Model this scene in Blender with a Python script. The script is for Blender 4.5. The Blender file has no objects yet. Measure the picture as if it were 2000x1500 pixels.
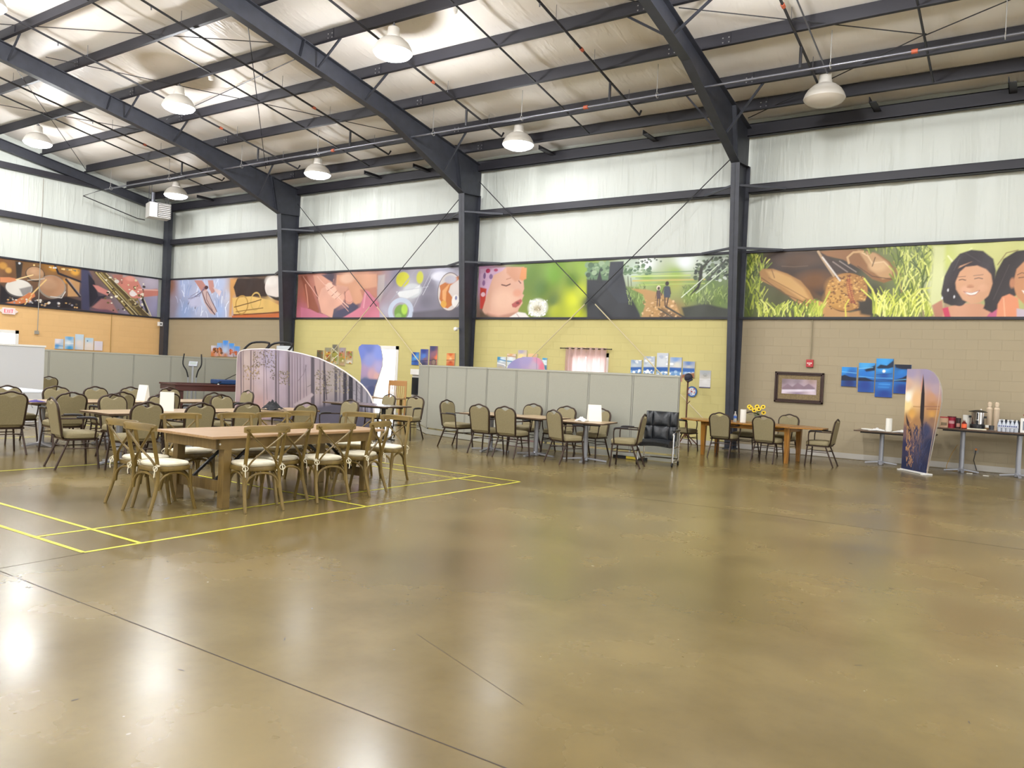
# hall with dining tables
import bpy, math, random
import numpy as np
from mathutils import Matrix, Vector
EXPOSURE = -0.25
LAMP_E, LAMP_W, LAMP_P = 18.0, 92.0, 390.0
FLOOR_A, FLOOR_B, FLOOR_C = '#8f7a48', '#b09a64', '#c4b280'
TAN, YEL, MUS = '#a29478', '#c8bc7c', '#e2b87e'
VINYL, CEIL = '#c8ccc4', '#f2ece4'
STEEL, STEEL2, STEELD = '#2e3037', '#383a43', '#26252c'
JOINTS = [[(-5.93,2.53),(10.4,2.49)],[(-5.93,2.53),(-5.97,3.19)],[(-4.5,9.25),(-2.87,9.4),(10.4,9.42)],[(-2.9,3.46),(-1.9,3.05)],[(-5.93,2.53),(-29,2.6)]]
SC = bpy.context.scene
COL = SC.collection
PI = math.pi
# ---------------------------------------------------------------- camera
yaw, pitch, roll = 0.5903, -0.0134, 0.0471
cam_d = bpy.data.cameras.new('camera')
cam_d.sensor_width = 36.0
cam_d.lens = 36.0 * 1527.4 / 2000.0
cam_d.clip_end = 200
cam = bpy.data.objects.new('camera', cam_d)
COL.objects.link(cam)
cy_, sy_ = math.cos(yaw), math.sin(yaw)
F_ = Vector((-sy_ * math.cos(pitch), cy_ * math.cos(pitch), math.sin(pitch)))
R0 = Vector((cy_, sy_, 0)); U0 = R0.cross(F_)
R_ = R0 * math.cos(roll) + U0 * math.sin(roll)
U_ = -R0 * math.sin(roll) + U0 * math.cos(roll)
M = Matrix(((R_.x, U_.x, -F_.x), (R_.y, U_.y, -F_.y), (R_.z, U_.z, -F_.z))).to_4x4()
M.translation = Vector((0, 0, 1.5243))
cam.matrix_world = M
SC.camera = cam
# ---------------------------------------------------------------- colour management, sky
SC.view_settings.view_transform = 'Standard'
SC.view_settings.look = 'None'
SC.view_settings.gamma = 1.0
SC.view_settings.use_curve_mapping = False
SC.view_settings.exposure = EXPOSURE
W = bpy.data.worlds.new('sky'); SC.world = W; W.use_nodes = True
W.node_tree.nodes['Background'].inputs[0].default_value = (0.86, 0.93, 1.0, 1)
W.node_tree.nodes['Background'].inputs[1].default_value = 8.0
try:
    SC.cycles.use_denoising = True
    SC.cycles.max_bounces = 8
    SC.cycles.diffuse_bounces = 4
    SC.cycles.glossy_bounces = 3
    SC.cycles.sample_clamp_indirect = 6
except Exception:
    pass
# ---------------------------------------------------------------- helpers
def lin(h):
    h = h.lstrip('#'); c = [int(h[i:i + 2], 16) / 255 for i in (0, 2, 4)]
    return tuple(x / 12.92 if x <= .04045 else ((x + .055) / 1.055) ** 2.4 for x in c)
def tag(o, label=None, cat=None, group=None, kind=None):
    if label: o['label'] = label
    if cat: o['category'] = cat
    if group: o['group'] = group
    if kind: o['kind'] = kind
    return o
def mat(name, col, rough=.6, metal=0, emis=None, es=0, alpha=None, trans=0, coat=0, spec=None):
    m = bpy.data.materials.new(name); m.use_nodes = True
    b = m.node_tree.nodes['Principled BSDF']
    c = lin(col) if isinstance(col, str) else col
    b.inputs['Base Color'].default_value = (*c, 1)
    b.inputs['Roughness'].default_value = rough
    b.inputs['Metallic'].default_value = metal
    if emis: b.inputs['Emission Color'].default_value = (*lin(emis), 1); b.inputs['Emission Strength'].default_value = es
    if trans: b.inputs['Transmission Weight'].default_value = trans
    if coat: b.inputs['Coat Weight'].default_value = coat; b.inputs['Coat Roughness'].default_value = .1
    if spec is not None: b.inputs['Specular IOR Level'].default_value = spec
    return m
def nodes(m): return m.node_tree.nodes, m.node_tree.links, m.node_tree.nodes['Principled BSDF']
def noisy(name, c1, c2, scale=8, stretch=(1, 1, 1), rough=.5, bump=0, detail=4, coat=0, metal=0, lo=.35, hi=.65):
    m = mat(name, c1, rough, metal, coat=coat); N, L, b = nodes(m)
    tc = N.new('ShaderNodeTexCoord'); mp = N.new('ShaderNodeMapping'); mp.inputs['Scale'].default_value = stretch
    no = N.new('ShaderNodeTexNoise'); no.inputs['Scale'].default_value = scale; no.inputs['Detail'].default_value = detail
    rp = N.new('ShaderNodeValToRGB'); rp.color_ramp.elements[0].position = lo; rp.color_ramp.elements[1].position = hi
    rp.color_ramp.elements[0].color = (*lin(c1), 1); rp.color_ramp.elements[1].color = (*lin(c2), 1)
    L.new(tc.outputs['Object'], mp.inputs[0]); L.new(mp.outputs[0], no.inputs['Vector']); L.new(no.outputs[0], rp.inputs[0]); L.new(rp.outputs[0], b.inputs['Base Color'])
    if bump:
        bp = N.new('ShaderNodeBump'); bp.inputs['Strength'].default_value = bump; bp.inputs['Distance'].default_value = .02
        L.new(no.outputs[0], bp.inputs['Height']); L.new(bp.outputs[0], b.inputs['Normal'])
    return m
class MB:
    def __init__(s): s.v = []; s.f = []; s.mi = []; s.m = 0
    def add(s, vs, fs):
        n = len(s.v); s.v += [tuple(v) for v in vs]
        for f in fs: s.f.append([i + n for i in f]); s.mi.append(s.m)
        return s
    def box(s, x0, x1, y0, y1, z0, z1, rz=0, c=None):
        vs = [(x, y, z) for z in (z0, z1) for y in (y0, y1) for x in (x0, x1)]
        if rz:
            cx, cy = c if c else ((x0 + x1) / 2, (y0 + y1) / 2); a, b_ = math.cos(rz), math.sin(rz)
            vs = [(cx + (x - cx) * a - (y - cy) * b_, cy + (x - cx) * b_ + (y - cy) * a, z) for x, y, z in vs]
        return s.add(vs, [(0, 2, 3, 1), (4, 5, 7, 6), (0, 1, 5, 4), (2, 6, 7, 3), (0, 4, 6, 2), (1, 3, 7, 5)])
    def bar(s, p, q, w, h, up=(0, 0, 1)):
        p, q = Vector(p), Vector(q); d = (q - p).normalized(); u = Vector(up)
        if abs(d.dot(u)) > .98: u = Vector((1, 0, 0))
        a = d.cross(u).normalized(); b_ = a.cross(d).normalized()
        vs = [e + a * (w / 2 * i) + b_ * (h / 2 * j) for e in (p, q) for i, j in ((-1, -1), (1, -1), (1, 1), (-1, 1))]
        return s.add(vs, [(0, 1, 2, 3), (7, 6, 5, 4), (0, 4, 5, 1), (1, 5, 6, 2), (2, 6, 7, 3), (3, 7, 4, 0)])
    def tube(s, pts, r, n=8, sy=1.0, closed=False):
        P = [Vector(p) for p in pts]; k = len(P); rs = r if isinstance(r, (list, tuple)) else [r] * k
        a = None; vs = []
        for i in range(k):
            if closed: d = (P[(i + 1) % k] - P[i - 1])
            else: d = (P[min(i + 1, k - 1)] - P[max(i - 1, 0)])
            if d.length < 1e-9: d = Vector((0, 0, 1))
            d.normalize()
            if a is None:
                u = Vector((0, 0, 1)) if abs(d.z) < .9 else Vector((1, 0, 0)); a = d.cross(u).normalized()
            else:
                a = (a - d * a.dot(d)).normalized()
            b_ = d.cross(a)
            for j in range(n):
                t = 2 * PI * j / n; vs.append(P[i] + a * (math.cos(t) * rs[i]) + b_ * (math.sin(t) * rs[i] * sy))
        fs = [(i * n + j, i * n + (j + 1) % n, (i + 1) * n + (j + 1) % n, (i + 1) * n + j) for i in range(k - 1) for j in range(n)]
        if closed: fs += [((k - 1) * n + j, (k - 1) * n + (j + 1) % n, (j + 1) % n, j) for j in range(n)]
        else: fs += [tuple(range(n))[::-1], tuple((k - 1) * n + j for j in range(n))]
        return s.add(vs, fs)
    def lathe(s, prof, c=(0, 0, 0), n=20, cap=True):
        vs = [(c[0] + r * math.cos(2 * PI * j / n), c[1] + r * math.sin(2 * PI * j / n), c[2] + z) for r, z in prof for j in range(n)]
        k = len(prof)
        fs = [(i * n + j, i * n + (j + 1) % n, (i + 1) * n + (j + 1) % n, (i + 1) * n + j) for i in range(k - 1) for j in range(n)]
        if cap: fs += [tuple(range(n))[::-1], tuple((k - 1) * n + j for j in range(n))]
        return s.add(vs, fs)
    def prism(s, out, z0, z1, X=None):
        """2-D outline extruded z0..z1; X maps (a,b,c) to 3-D"""
        X = X or (lambda a, b_, c: (a, b_, c)); n = len(out)
        vs = [X(a, b_, z0) for a, b_ in out] + [X(a, b_, z1) for a, b_ in out]
        return s.add(vs, [tuple(range(n))[::-1], tuple(range(n, 2 * n))] + [(i, (i + 1) % n, n + (i + 1) % n, n + i) for i in range(n)])
    def build(s, name, mats, parent=None, smooth=False, bevel=0, loc=None):
        me = bpy.data.meshes.new(name); me.from_pydata(s.v, [], s.f)
        for m in (mats if isinstance(mats, (list, tuple)) else [mats]): me.materials.append(m)
        me.polygons.foreach_set('material_index', s.mi)
        if smooth:
            me.polygons.foreach_set('use_smooth', [True] * len(s.f)); me.set_sharp_from_angle(angle=math.radians(38))
        me.validate(); me.update()
        o = bpy.data.objects.new(name, me); COL.objects.link(o)
        if parent: o.parent = parent
        if loc: o.location = loc
        if bevel:
            bm_ = o.modifiers.new('bevel', 'BEVEL'); bm_.width = bevel; bm_.segments = 2; bm_.limit_method = 'ANGLE'
        return o
def thing(name, label, cat, loc=(0, 0, 0), rz=0, group=None):
    o = bpy.data.objects.new(name, None); COL.objects.link(o); o.location = loc; o.rotation_euler = (0, 0, rz)
    o.empty_display_size = .1
    return tag(o, label, cat, group)
def dup(root, loc, rz, label=None, group=None):
    r = root.copy(); COL.objects.link(r); r.location = loc; r.rotation_euler = (0, 0, rz)
    if label: r['label'] = label
    if group: r['group'] = group
    for ch in list(root.children):
        c = ch.copy(); COL.objects.link(c); c.parent = r
        for g in list(ch.children):
            d = g.copy(); COL.objects.link(d); d.parent = c
    return r
def struct(name, mb, m, **k): return tag(mb.build(name, m, **k), kind='structure')
def arc(cx, cy, r, a0, a1, n): return [(cx + r * math.cos(math.radians(a0 + (a1 - a0) * i / n)), cy + r * math.sin(math.radians(a0 + (a1 - a0) * i / n))) for i in range(n + 1)]
def smooth_path(pts, k=6):
    P = [Vector(p) for p in pts]; out = []
    for i in range(len(P) - 1):
        a = P[max(i - 1, 0)]; b_ = P[i]; c = P[i + 1]; d = P[min(i + 2, len(P) - 1)]
        for j in range(k):
            t = j / k; out.append(.5 * ((2 * b_) + (c - a) * t + (2 * a - 5 * b_ + 4 * c - d) * t * t + (3 * b_ - a - 3 * c + d) * t ** 3))
    return out + [P[-1]]
# ---------------------------------------------------------------- printed pictures (vertex colours painted by rule)
def painted_mat(name, rough=.5, bump=0.0, scale=1.5, stretch=(1, 1, 1)):
    m = mat(name, '#ffffff', rough); N, L, b = nodes(m)
    at = N.new('ShaderNodeVertexColor'); at.layer_name = 'print'; L.new(at.outputs[0], b.inputs['Base Color'])
    if bump:
        tc = N.new('ShaderNodeTexCoord'); mp = N.new('ShaderNodeMapping'); mp.inputs['Scale'].default_value = stretch; mp.inputs['Rotation'].default_value = (0, .6, 0)
        no = N.new('ShaderNodeTexNoise'); no.inputs['Scale'].default_value = scale; no.inputs['Detail'].default_value = 3
        bp = N.new('ShaderNodeBump'); bp.inputs['Strength'].default_value = bump; bp.inputs['Distance'].default_value = .05
        L.new(tc.outputs['Object'], mp.inputs[0]); L.new(mp.outputs[0], no.inputs['Vector']); L.new(no.outputs[0], bp.inputs['Height']); L.new(bp.outputs[0], b.inputs['Normal'])
    return m
def vnoise(S, T, fx, fy, seed):
    r = np.random.RandomState(seed); g = r.rand(64, 64)
    x = S * fx; y = T * fy; xi = np.floor(x).astype(int); yi = np.floor(y).astype(int); u = x - xi; v = y - yi
    u = u * u * (3 - 2 * u); v = v * v * (3 - 2 * v)
    a = g[xi % 64, yi % 64]; b_ = g[(xi + 1) % 64, yi % 64]; c = g[xi % 64, (yi + 1) % 64]; d = g[(xi + 1) % 64, (yi + 1) % 64]
    return (a * (1 - u) + b_ * u) * (1 - v) + (c * (1 - u) + d * u) * v
def segdist(S, T, a, b_):
    dx, dy = b_[0] - a[0], b_[1] - a[1]; l = dx * dx + dy * dy + 1e-12
    t = np.clip(((S - a[0]) * dx + (T - a[1]) * dy) / l, 0, 1)
    return np.hypot(S - a[0] - t * dx, T - a[1] - t * dy)
def paint(S, T, ops, aa):
    C = np.zeros(S.shape + (3,)); 
    def put(mask, col, sl):
        m = np.clip(mask, 0, 1)[..., None]; C[sl] = C[sl] * (1 - m) + np.array(col) * m
    def window(x0, x1, y0, y1):
        return (S > x0) & (S < x1) & (T > y0) & (T < y1)
    for k, op in enumerate(ops):
        o = op[0]
        if o == 'g':
            w = 0; acc = 0
            for x, y, c in op[1]:
                q = 1 / (((S - x) ** 2 + (T - y) ** 2) + 1e-4) ** op[2]; w = w + q; acc = acc + q[..., None] * np.array(lin(c))
            C[:] = acc / w[..., None]
        elif o == 'e' or o == 'r':
            x, y, rx, ry = op[1:5]; m = max(rx, ry) * 1.6 + 4 * aa; sl = window(x - m, x + m, y - m, y + m)
            d = np.hypot((S[sl] - x) / rx, (T[sl] - y) / ry)
            if o == 'e': put((1 - d) * min(rx, ry) / (aa + op[6]) + .5, lin(op[5]), sl)
            else: put((op[5] / 2 - abs(1 - d) * min(rx, ry)) / aa + .5, lin(op[6]), sl)
        elif o == 'p':
            pts = op[1]; xs = [q[0] for q in pts]; ys = [q[1] for q in pts]; sf = aa + op[3]
            sl = window(min(xs) - 2 * sf, max(xs) + 2 * sf, min(ys) - 2 * sf, max(ys) + 2 * sf); s, t = S[sl], T[sl]
            if not s.size: continue
            ins = np.zeros(s.shape, bool); dd = np.full(s.shape, 9.)
            for i in range(len(pts)):
                a, b_ = pts[i], pts[(i + 1) % len(pts)]; dd = np.minimum(dd, segdist(s, t, a, b_))
                cr = (a[1] > t) != (b_[1] > t); ins ^= cr & (s < (b_[0] - a[0]) * (t - a[1]) / (b_[1] - a[1] + 1e-12) + a[0])
            put(np.where(ins, dd, -dd) / sf + .5, lin(op[2]), sl)
        elif o == 'l':
            pts, w_, c = op[1:4]; xs = [q[0] for q in pts]; ys = [q[1] for q in pts]; m = w_ + 2 * aa
            sl = window(min(xs) - m, max(xs) + m, min(ys) - m, max(ys) + m); s, t = S[sl], T[sl]
            if not s.size: continue
            dd = np.full(s.shape, 9.)
            for a, b_ in zip(pts, pts[1:]): dd = np.minimum(dd, segdist(s, t, a, b_))
            put((w_ / 2 - dd) / aa + .5, lin(c), sl)
        elif o == 'grass' or o == 'speck':
            x0, x1, y0, y1, n, h, w_, cols = op[1:9]; r = random.Random(k * 7 + 1)
            for _ in range(n):
                x = r.uniform(x0, x1); y = r.uniform(y0, y1); c = lin(r.choice(cols))
                if o == 'speck':
                    rr = h * r.uniform(.4, 1); sl = window(x - 2 * rr, x + 2 * rr, y - 2 * rr, y + 2 * rr)
                    put((1 - np.hypot((S[sl] - x) / rr, (T[sl] - y) / rr / r.uniform(.5, 1))) * rr / aa + .5, c, sl); continue
                hh = h * r.uniform(.5, 1.1); dx = hh * r.uniform(-.7, .7); pts = [(x, y), (x + dx * .3, y + hh * .55), (x + dx, y + hh)]
                sl = window(min(x, x + dx) - .1, max(x, x + dx) + .1, y - .05, y + hh + .1); s, t = S[sl], T[sl]
                if not s.size: continue
                dd = np.minimum(segdist(s, t, pts[0], pts[1]), segdist(s, t, pts[1], pts[2]))
                put((w_ * r.uniform(.3, .7) - dd) / aa + .5, c, sl)
        elif o == 'm': C *= op[1]
        elif o == 'n':
            f = 1 + op[1] * (vnoise(S + 50, T + 50, op[2], op[3], k) - .5) * 2; C *= f[..., None]
    return np.clip(C, 0, 1)
def sheet(name, m, rows, ops, origin, ux, uz=(0, 0, 1), thick=.02, ds=.012, aa=None, parent=None, back=None, warp=None, off=0.0):
    """printed sheet; rows = [(t,s0,s1),...] bounds of the sheet at each height; (s,t) metres in its plane; ux = direction of s; the print faces ux x uz reversed"""
    ux = Vector(ux); uz = Vector(uz); nrm = ux.cross(uz).normalized()
    t0, t1 = rows[0][0], rows[-1][0]; nt = max(2, int(round((t1 - t0) / ds))); wmax = max(b_ - a for _, a, b_ in rows); ns = max(2, int(round(wmax / ds)))
    ts = np.linspace(t0, t1, nt + 1); A = np.interp(ts, [r[0] for r in rows], [r[1] for r in rows]); B = np.interp(ts, [r[0] for r in rows], [r[2] for r in rows])
    u = np.linspace(0, 1, ns + 1); S = A[:, None] + (B - A)[:, None] * u[None]; T = np.repeat(ts[:, None], ns + 1, 1)
    C = paint(S, T, ops, aa or ds * 1.1)
    O = np.array(origin); P = O + S[..., None] * np.array(ux) + T[..., None] * np.array(uz) + (off) * np.array(nrm)
    if warp is not None: P = P + warp(S, T)[..., None] * np.array(nrm)
    n1 = (nt + 1) * (ns + 1); V = P.reshape(-1, 3)
    V2 = (P - thick * np.array(nrm)).reshape(-1, 3)
    idx = np.arange(n1).reshape(nt + 1, ns + 1)
    q = np.stack([idx[:-1, :-1], idx[:-1, 1:], idx[1:, 1:], idx[1:, :-1]], -1).reshape(-1, 4)
    ring = list(idx[0]) + list(idx[1:, -1]) + list(idx[-1, ::-1][1:]) + list(idx[::-1, 0][1:-1])
    nr = len(ring); Vb = V2[ring]
    me = bpy.data.meshes.new(name)
    faces = q.tolist() + [(ring[i], n1 + i, n1 + (i + 1) % nr, ring[(i + 1) % nr]) for i in range(nr)]
    if warp is None:
        pos = {int(v): i for i, v in enumerate(ring)}
        for i in range(nt):
            a, b_, c, d = (pos[int(idx[i, 0])], pos[int(idx[i, -1])], pos[int(idx[i + 1, -1])], pos[int(idx[i + 1, 0])]); faces.append((n1 + b_, n1 + a, n1 + d, n1 + c))
        extra = Vb
    else:
        cols = sorted(set(list(range(0, ns, 12)) + [ns])); rws = sorted(set(list(range(0, nt, 12)) + [nt])); base = n1 + nr
        extra = np.vstack([Vb, (P - thick * np.array(nrm))[np.ix_(rws, cols)].reshape(-1, 3)]); w_ = len(cols)
        faces += [(base + j * w_ + i + 1, base + j * w_ + i, base + (j + 1) * w_ + i, base + (j + 1) * w_ + i + 1) for j in range(len(rws) - 1) for i in range(w_ - 1)]
    me.from_pydata(np.vstack([V, extra]).tolist(), [], faces)
    me.materials.append(m); me.materials.append(back or MAT_EDGE)
    mi = np.ones(len(faces), int); mi[:len(q)] = 0; me.polygons.foreach_set('material_index', mi)
    if warp is not None: me.polygons.foreach_set('use_smooth', (mi == 0))
    ca = me.color_attributes.new('print', 'FLOAT_COLOR', 'POINT')
    full = np.ones((n1 + len(extra), 4)); full[:n1, :3] = C.reshape(-1, 3); full[n1:, :3] = .6
    ca.data.foreach_set('color', full.ravel())
    me.update()
    o = bpy.data.objects.new(name, me); COL.objects.link(o)
    if parent: o.parent = parent
    return o
MAT_EDGE = mat('white_edge', '#cfcac2', .7)
# ================================================================= SETTING
XL, XR, YB, YN = -29.19, 10.5, 18.3, -12.2      # end wall, far right, long wall, wall behind the viewer
ZC = 3.05
def roof_z(y): return 7.53 + .1667 * (min(18.3 - y, y + 12.2))   # top of rafters
# floor: stained, polished concrete; its mottling also paints in patchy reflections
m_floor = mat('stained_concrete', '#8a6a40', .22); N, L, b = nodes(m_floor)
tc = N.new('ShaderNodeTexCoord')
def nz(scale, det, rough=.6, dist=0.0):
    n = N.new('ShaderNodeTexNoise'); n.inputs['Scale'].default_value = scale; n.inputs['Detail'].default_value = det; n.inputs['Roughness'].default_value = rough; n.inputs['Distortion'].default_value = dist
    L.new(tc.outputs['Object'], n.inputs['Vector']); return n
def ramp(src, stops):
    r = N.new('ShaderNodeValToRGB'); e = r.color_ramp.elements
    e[0].position, e[0].color = stops[0][0], (*lin(stops[0][1]), 1); e[1].position, e[1].color = stops[-1][0], (*lin(stops[-1][1]), 1)
    for p_, c in stops[1:-1]:
        x = e.new(p_); x.color = (*lin(c), 1)
    L.new(src, r.inputs[0]); return r
n1 = nz(.3, 5, .55, .3); n2 = nz(.9, 5, .55, 0); n3 = nz(14, 3, .6)
r1 = ramp(n1.outputs[0], [(.26, FLOOR_A), (.5, FLOOR_B), (.76, FLOOR_C)])
r2 = ramp(n2.outputs[0], [(.3, '#6a665c'), (.5, '#7f7c72'), (.7, '#969284')])
mx = N.new('ShaderNodeMix'); mx.data_type = 'RGBA'; mx.blend_type = 'OVERLAY'; mx.inputs[0].default_value = .75
L.new(r1.outputs[0], mx.inputs[6]); L.new(r2.outputs[0], mx.inputs[7])
r3 = ramp(n3.outputs[0], [(.25, '#787878'), (.45, '#808080'), (.8, '#848484')])
mx2 = N.new('ShaderNodeMix'); mx2.data_type = 'RGBA'; mx2.blend_type = 'OVERLAY'; mx2.inputs[0].default_value = .6
L.new(mx.outputs[2], mx2.inputs[6]); L.new(r3.outputs[0], mx2.inputs[7]); L.new(mx2.outputs[2], b.inputs['Base Color'])
rr = N.new('ShaderNodeMapRange'); rr.inputs[1].default_value = .3; rr.inputs[2].default_value = .7; rr.inputs[3].default_value = .2; rr.inputs[4].default_value = .3
L.new(n2.outputs[0], rr.inputs[0]); L.new(rr.outputs[0], b.inputs['Roughness'])
bp = N.new('ShaderNodeBump'); bp.inputs['Strength'].default_value = .06; bp.inputs['Distance'].default_value = .002
nb = nz(1.3, 3, .5); L.new(nb.outputs[0], bp.inputs['Height']); L.new(bp.outputs[0], b.inputs['Normal'])
b.inputs['Specular IOR Level'].default_value = .5
struct('floor', MB().box(XL - .3, XR + .3, YN - .3, YB + .35, -.2, 0), m_floor)
m_joint = mat('saw_cut', '#3b2f22', .7)
def fline(pts, w, z=.0012, mb=None):
    mb = mb or MB()
    for (x0, y0), (x1, y1) in zip(pts, pts[1:]):
        d = Vector((x1 - x0, y1 - y0, 0)).normalized(); n = Vector((-d.y, d.x, 0)) * (w / 2)
        mb.add([(x0 - n.x, y0 - n.y, z), (x1 - n.x, y1 - n.y, z), (x1 + n.x, y1 + n.y, z), (x0 + n.x, y0 + n.y, z)], [(0, 1, 2, 3)])
    return mb
jm = MB()
for l in JOINTS: fline(l, .003 if l[0][0] == -2.9 else .008, .0006, jm)
struct('trim_floor_joints', jm, m_joint)
mk = MB(); r = random.Random(11)
for k in range(46):
    x, y = r.uniform(-5.5, 3), r.uniform(1.6, 8.5); a = r.uniform(0, PI); L1, L2 = r.uniform(.006, .03), r.uniform(.003, .009)
    mk.add([(x + L1 * math.cos(t_) * math.cos(a) - L2 * math.sin(t_) * math.sin(a), y + L1 * math.cos(t_) * math.sin(a) + L2 * math.sin(t_) * math.cos(a), .0007) for t_ in [2 * PI * j / 7 * (1 + .05 * (j % 2)) for j in range(7)]], [tuple(range(7))])
struct('trim_floor_marks', mk, mat('dark_scuff', '#4a4030', .6))
# yellow court lines
cx, cyy = -5.998, 3.170
tm = MB(); z = .0015
for l in [[(cx, cyy), (cx, cyy + 6.1)], [(cx - .76, cyy), (cx - .76, cyy + 6.1)], [(cx, cyy), (cx - 13.4, cyy)], [(cx, cyy + .46), (cx - 13.4, cyy + .46)], [(cx, cyy + 6.1), (cx - 13.4, cyy + 6.1)], [(cx, cyy + 5.64), (cx - 13.4, cyy + 5.64)],
          [(cx, cyy + 3.05), (cx - 4.72, cyy + 3.05)], [(cx - 4.72, cyy), (cx - 4.72, cyy + 6.1)], [(cx - 8.68, cyy), (cx - 8.68, cyy + 6.1)]]:
    fline(l, .038, z, tm); z += .0002
struct('trim_court_lines', tm, noisy('yellow_paint', '#d6d02e', '#bdb940', 30, rough=.5))
# block walls
def block_mat(name, col, axis):
    m = mat(name, col, .62); N_, L_, b_ = nodes(m)
    t = N_.new('ShaderNodeTexCoord'); s = N_.new('ShaderNodeSeparateXYZ'); c = N_.new('ShaderNodeCombineXYZ')
    L_.new(t.outputs['Object'], s.inputs[0]); L_.new(s.outputs[0 if axis == 'x' else 1], c.inputs[0]); L_.new(s.outputs[2], c.inputs[1])
    br = N_.new('ShaderNodeTexBrick'); br.inputs['Scale'].default_value = 1; br.inputs['Brick Width'].default_value = .406; br.inputs['Row Height'].default_value = .2033
    br.inputs['Mortar Size'].default_value = .004; br.inputs['Mortar Smooth'].default_value = .6
    k = lin(col); br.inputs['Color1'].default_value = (*k, 1); br.inputs['Color2'].default_value = (*[v * .97 for v in k], 1); br.inputs['Mortar'].default_value = (*[v * .95 for v in k], 1)
    L_.new(c.outputs[0], br.inputs['Vector']); L_.new(br.outputs[0], b_.inputs['Base Color'])
    bp_ = N_.new('ShaderNodeBump'); bp_.inputs['Strength'].default_value = .5; bp_.inputs['Distance'].default_value = .008; bp_.invert = True
    no = N_.new('ShaderNodeTexNoise'); no.inputs['Scale'].default_value = 60; L_.new(t.outputs['Object'], no.inputs['Vector'])
    ad = N_.new('ShaderNodeMath'); ad.operation = 'MULTIPLY_ADD'; ad.inputs[1].default_value = .12; L_.new(no.outputs[0], ad.inputs[0]); L_.new(br.outputs[1], ad.inputs[2])
    L_.new(ad.outputs[0], bp_.inputs['Height']); L_.new(bp_.outputs[0], b_.inputs['Normal']); return m
m_tan = block_mat('tan_block', TAN, 'x'); m_yel = block_mat('yellow_block', YEL, 'x'); m_mus = block_mat('mustard_block', MUS, 'y')
def wall_rects(u0, u1, z0, z1, holes):
    us = sorted({u0, u1, *[h[0] for h in holes], *[h[1] for h in holes]}); us = [u for u in us if u0 <= u <= u1]; out = []
    for a, c in zip(us, us[1:]):
        hs = sorted([h for h in holes if h[0] <= a and h[1] >= c], key=lambda h: h[2]); z_ = z0
        for h in hs:
            if h[2] > z_: out.append((a, c, z_, h[2]))
            z_ = h[3]
        if z_ < z1: out.append((a, c, z_, z1))
    return out
HB = [(-17.58, -16.62, 0, 2.16), (-10.38, -9.32, .95, 2.12), (.55, 3.2, 0, 2.5)]
wb = MB()
for a, c, k in ((XL - .3, -21.5, 0), (-21.5, -13.73, 1), (-13.73, -5.9, 1), (-5.9, XR + .3, 0)):
    wb.m = k
    for r in wall_rects(a, c, 0, ZC, [h for h in HB if h[0] >= a and h[1] <= c]): wb.box(r[0], r[1], YB, YB + .2, r[2], r[3])
struct('wall_back', wb, [m_tan, m_yel])
we = MB()
for r in wall_rects(YN - .3, YB, 0, ZC, [(10.9, 12.85, 0, 2.15)]): we.box(XL - .2, XL, r[0], r[1], r[2], r[3])
struct('wall_end', we, m_mus)
# upper walls: white vinyl-faced insulation with creases
m_vin = mat('white_vinyl_insulation', VINYL, .42); N, L, b = nodes(m_vin)
def vinyl_bump(m, sx, sy, sz, strength):
    N_, L_, b_ = nodes(m); t = N_.new('ShaderNodeTexCoord'); out = None
    for k, (sc, st, rot) in enumerate(((1.0, (sx, sy, sz), 0), (2.3, (sx * 1.3, sy * 1.3, sz * 2), .25), (3.1, (sx * .8, sy * .8, sz * 3), -.3))):
        mp = N_.new('ShaderNodeMapping'); mp.inputs['Scale'].default_value = st; mp.inputs['Rotation'].default_value = (rot, rot, 0)
        n_ = N_.new('ShaderNodeTexNoise'); n_.inputs['Scale'].default_value = sc; n_.inputs['Detail'].default_value = 2
        L_.new(t.outputs['Object'], mp.inputs[0]); L_.new(mp.outputs[0], n_.inputs['Vector'])
        if k:   # sparse sharp creases
            pw = N_.new('ShaderNodeMapRange'); pw.inputs[1].default_value = .56; pw.inputs[2].default_value = .74; L_.new(n_.outputs[0], pw.inputs[0]); o_ = pw.outputs[0]
        else: o_ = n_.outputs[0]
        if out is None: out = o_
        else:
            a = N_.new('ShaderNodeMath'); a.operation = 'MULTIPLY_ADD'; a.inputs[1].default_value = .5; L_.new(o_, a.inputs[0]); L_.new(out, a.inputs[2]); out = a.outputs[0]
    bp_ = N_.new('ShaderNodeBump'); bp_.inputs['Strength'].default_value = strength; bp_.inputs['Distance'].default_value = .06
    L_.new(out, bp_.inputs['Height']); L_.new(bp_.outputs[0], b_.inputs['Normal'])
vinyl_bump(m_vin, 2.6, 2.6, .12, .3)
def bulge(mb, u0, u1, du, z0, z1, dz, fn, X):
    nu = int((u1 - u0) / du); nz_ = max(1, int((z1 - z0) / dz)); base = len(mb.v)
    vs = [X(u0 + (u1 - u0) * i / nu, fn(u0 + (u1 - u0) * i / nu, z0 + (z1 - z0) * j / nz_), z0 + (z1 - z0) * j / nz_) for j in range(nz_ + 1) for i in range(nu + 1)]
    mb.add(vs, [(j * (nu + 1) + i, j * (nu + 1) + i + 1, (j + 1) * (nu + 1) + i + 1, (j + 1) * (nu + 1) + i) for j in range(nz_) for i in range(nu)])
def seam(u, z):   # blanket strips 1.5 m wide, pinched at their seams and at the girts
    f = abs(((u + 100) / 1.52) % 1 - .5) * 2
    return .05 * (f ** 6) + .012 * math.sin(u * 9 + z) * math.exp(-((z - 6.1) ** 2))
wu = MB(); bulge(wu, XL, XR, .1, ZC, 7.7, .25, seam, lambda u, d, z: (u, YB + .13 + d * .7, z)); 
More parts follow.
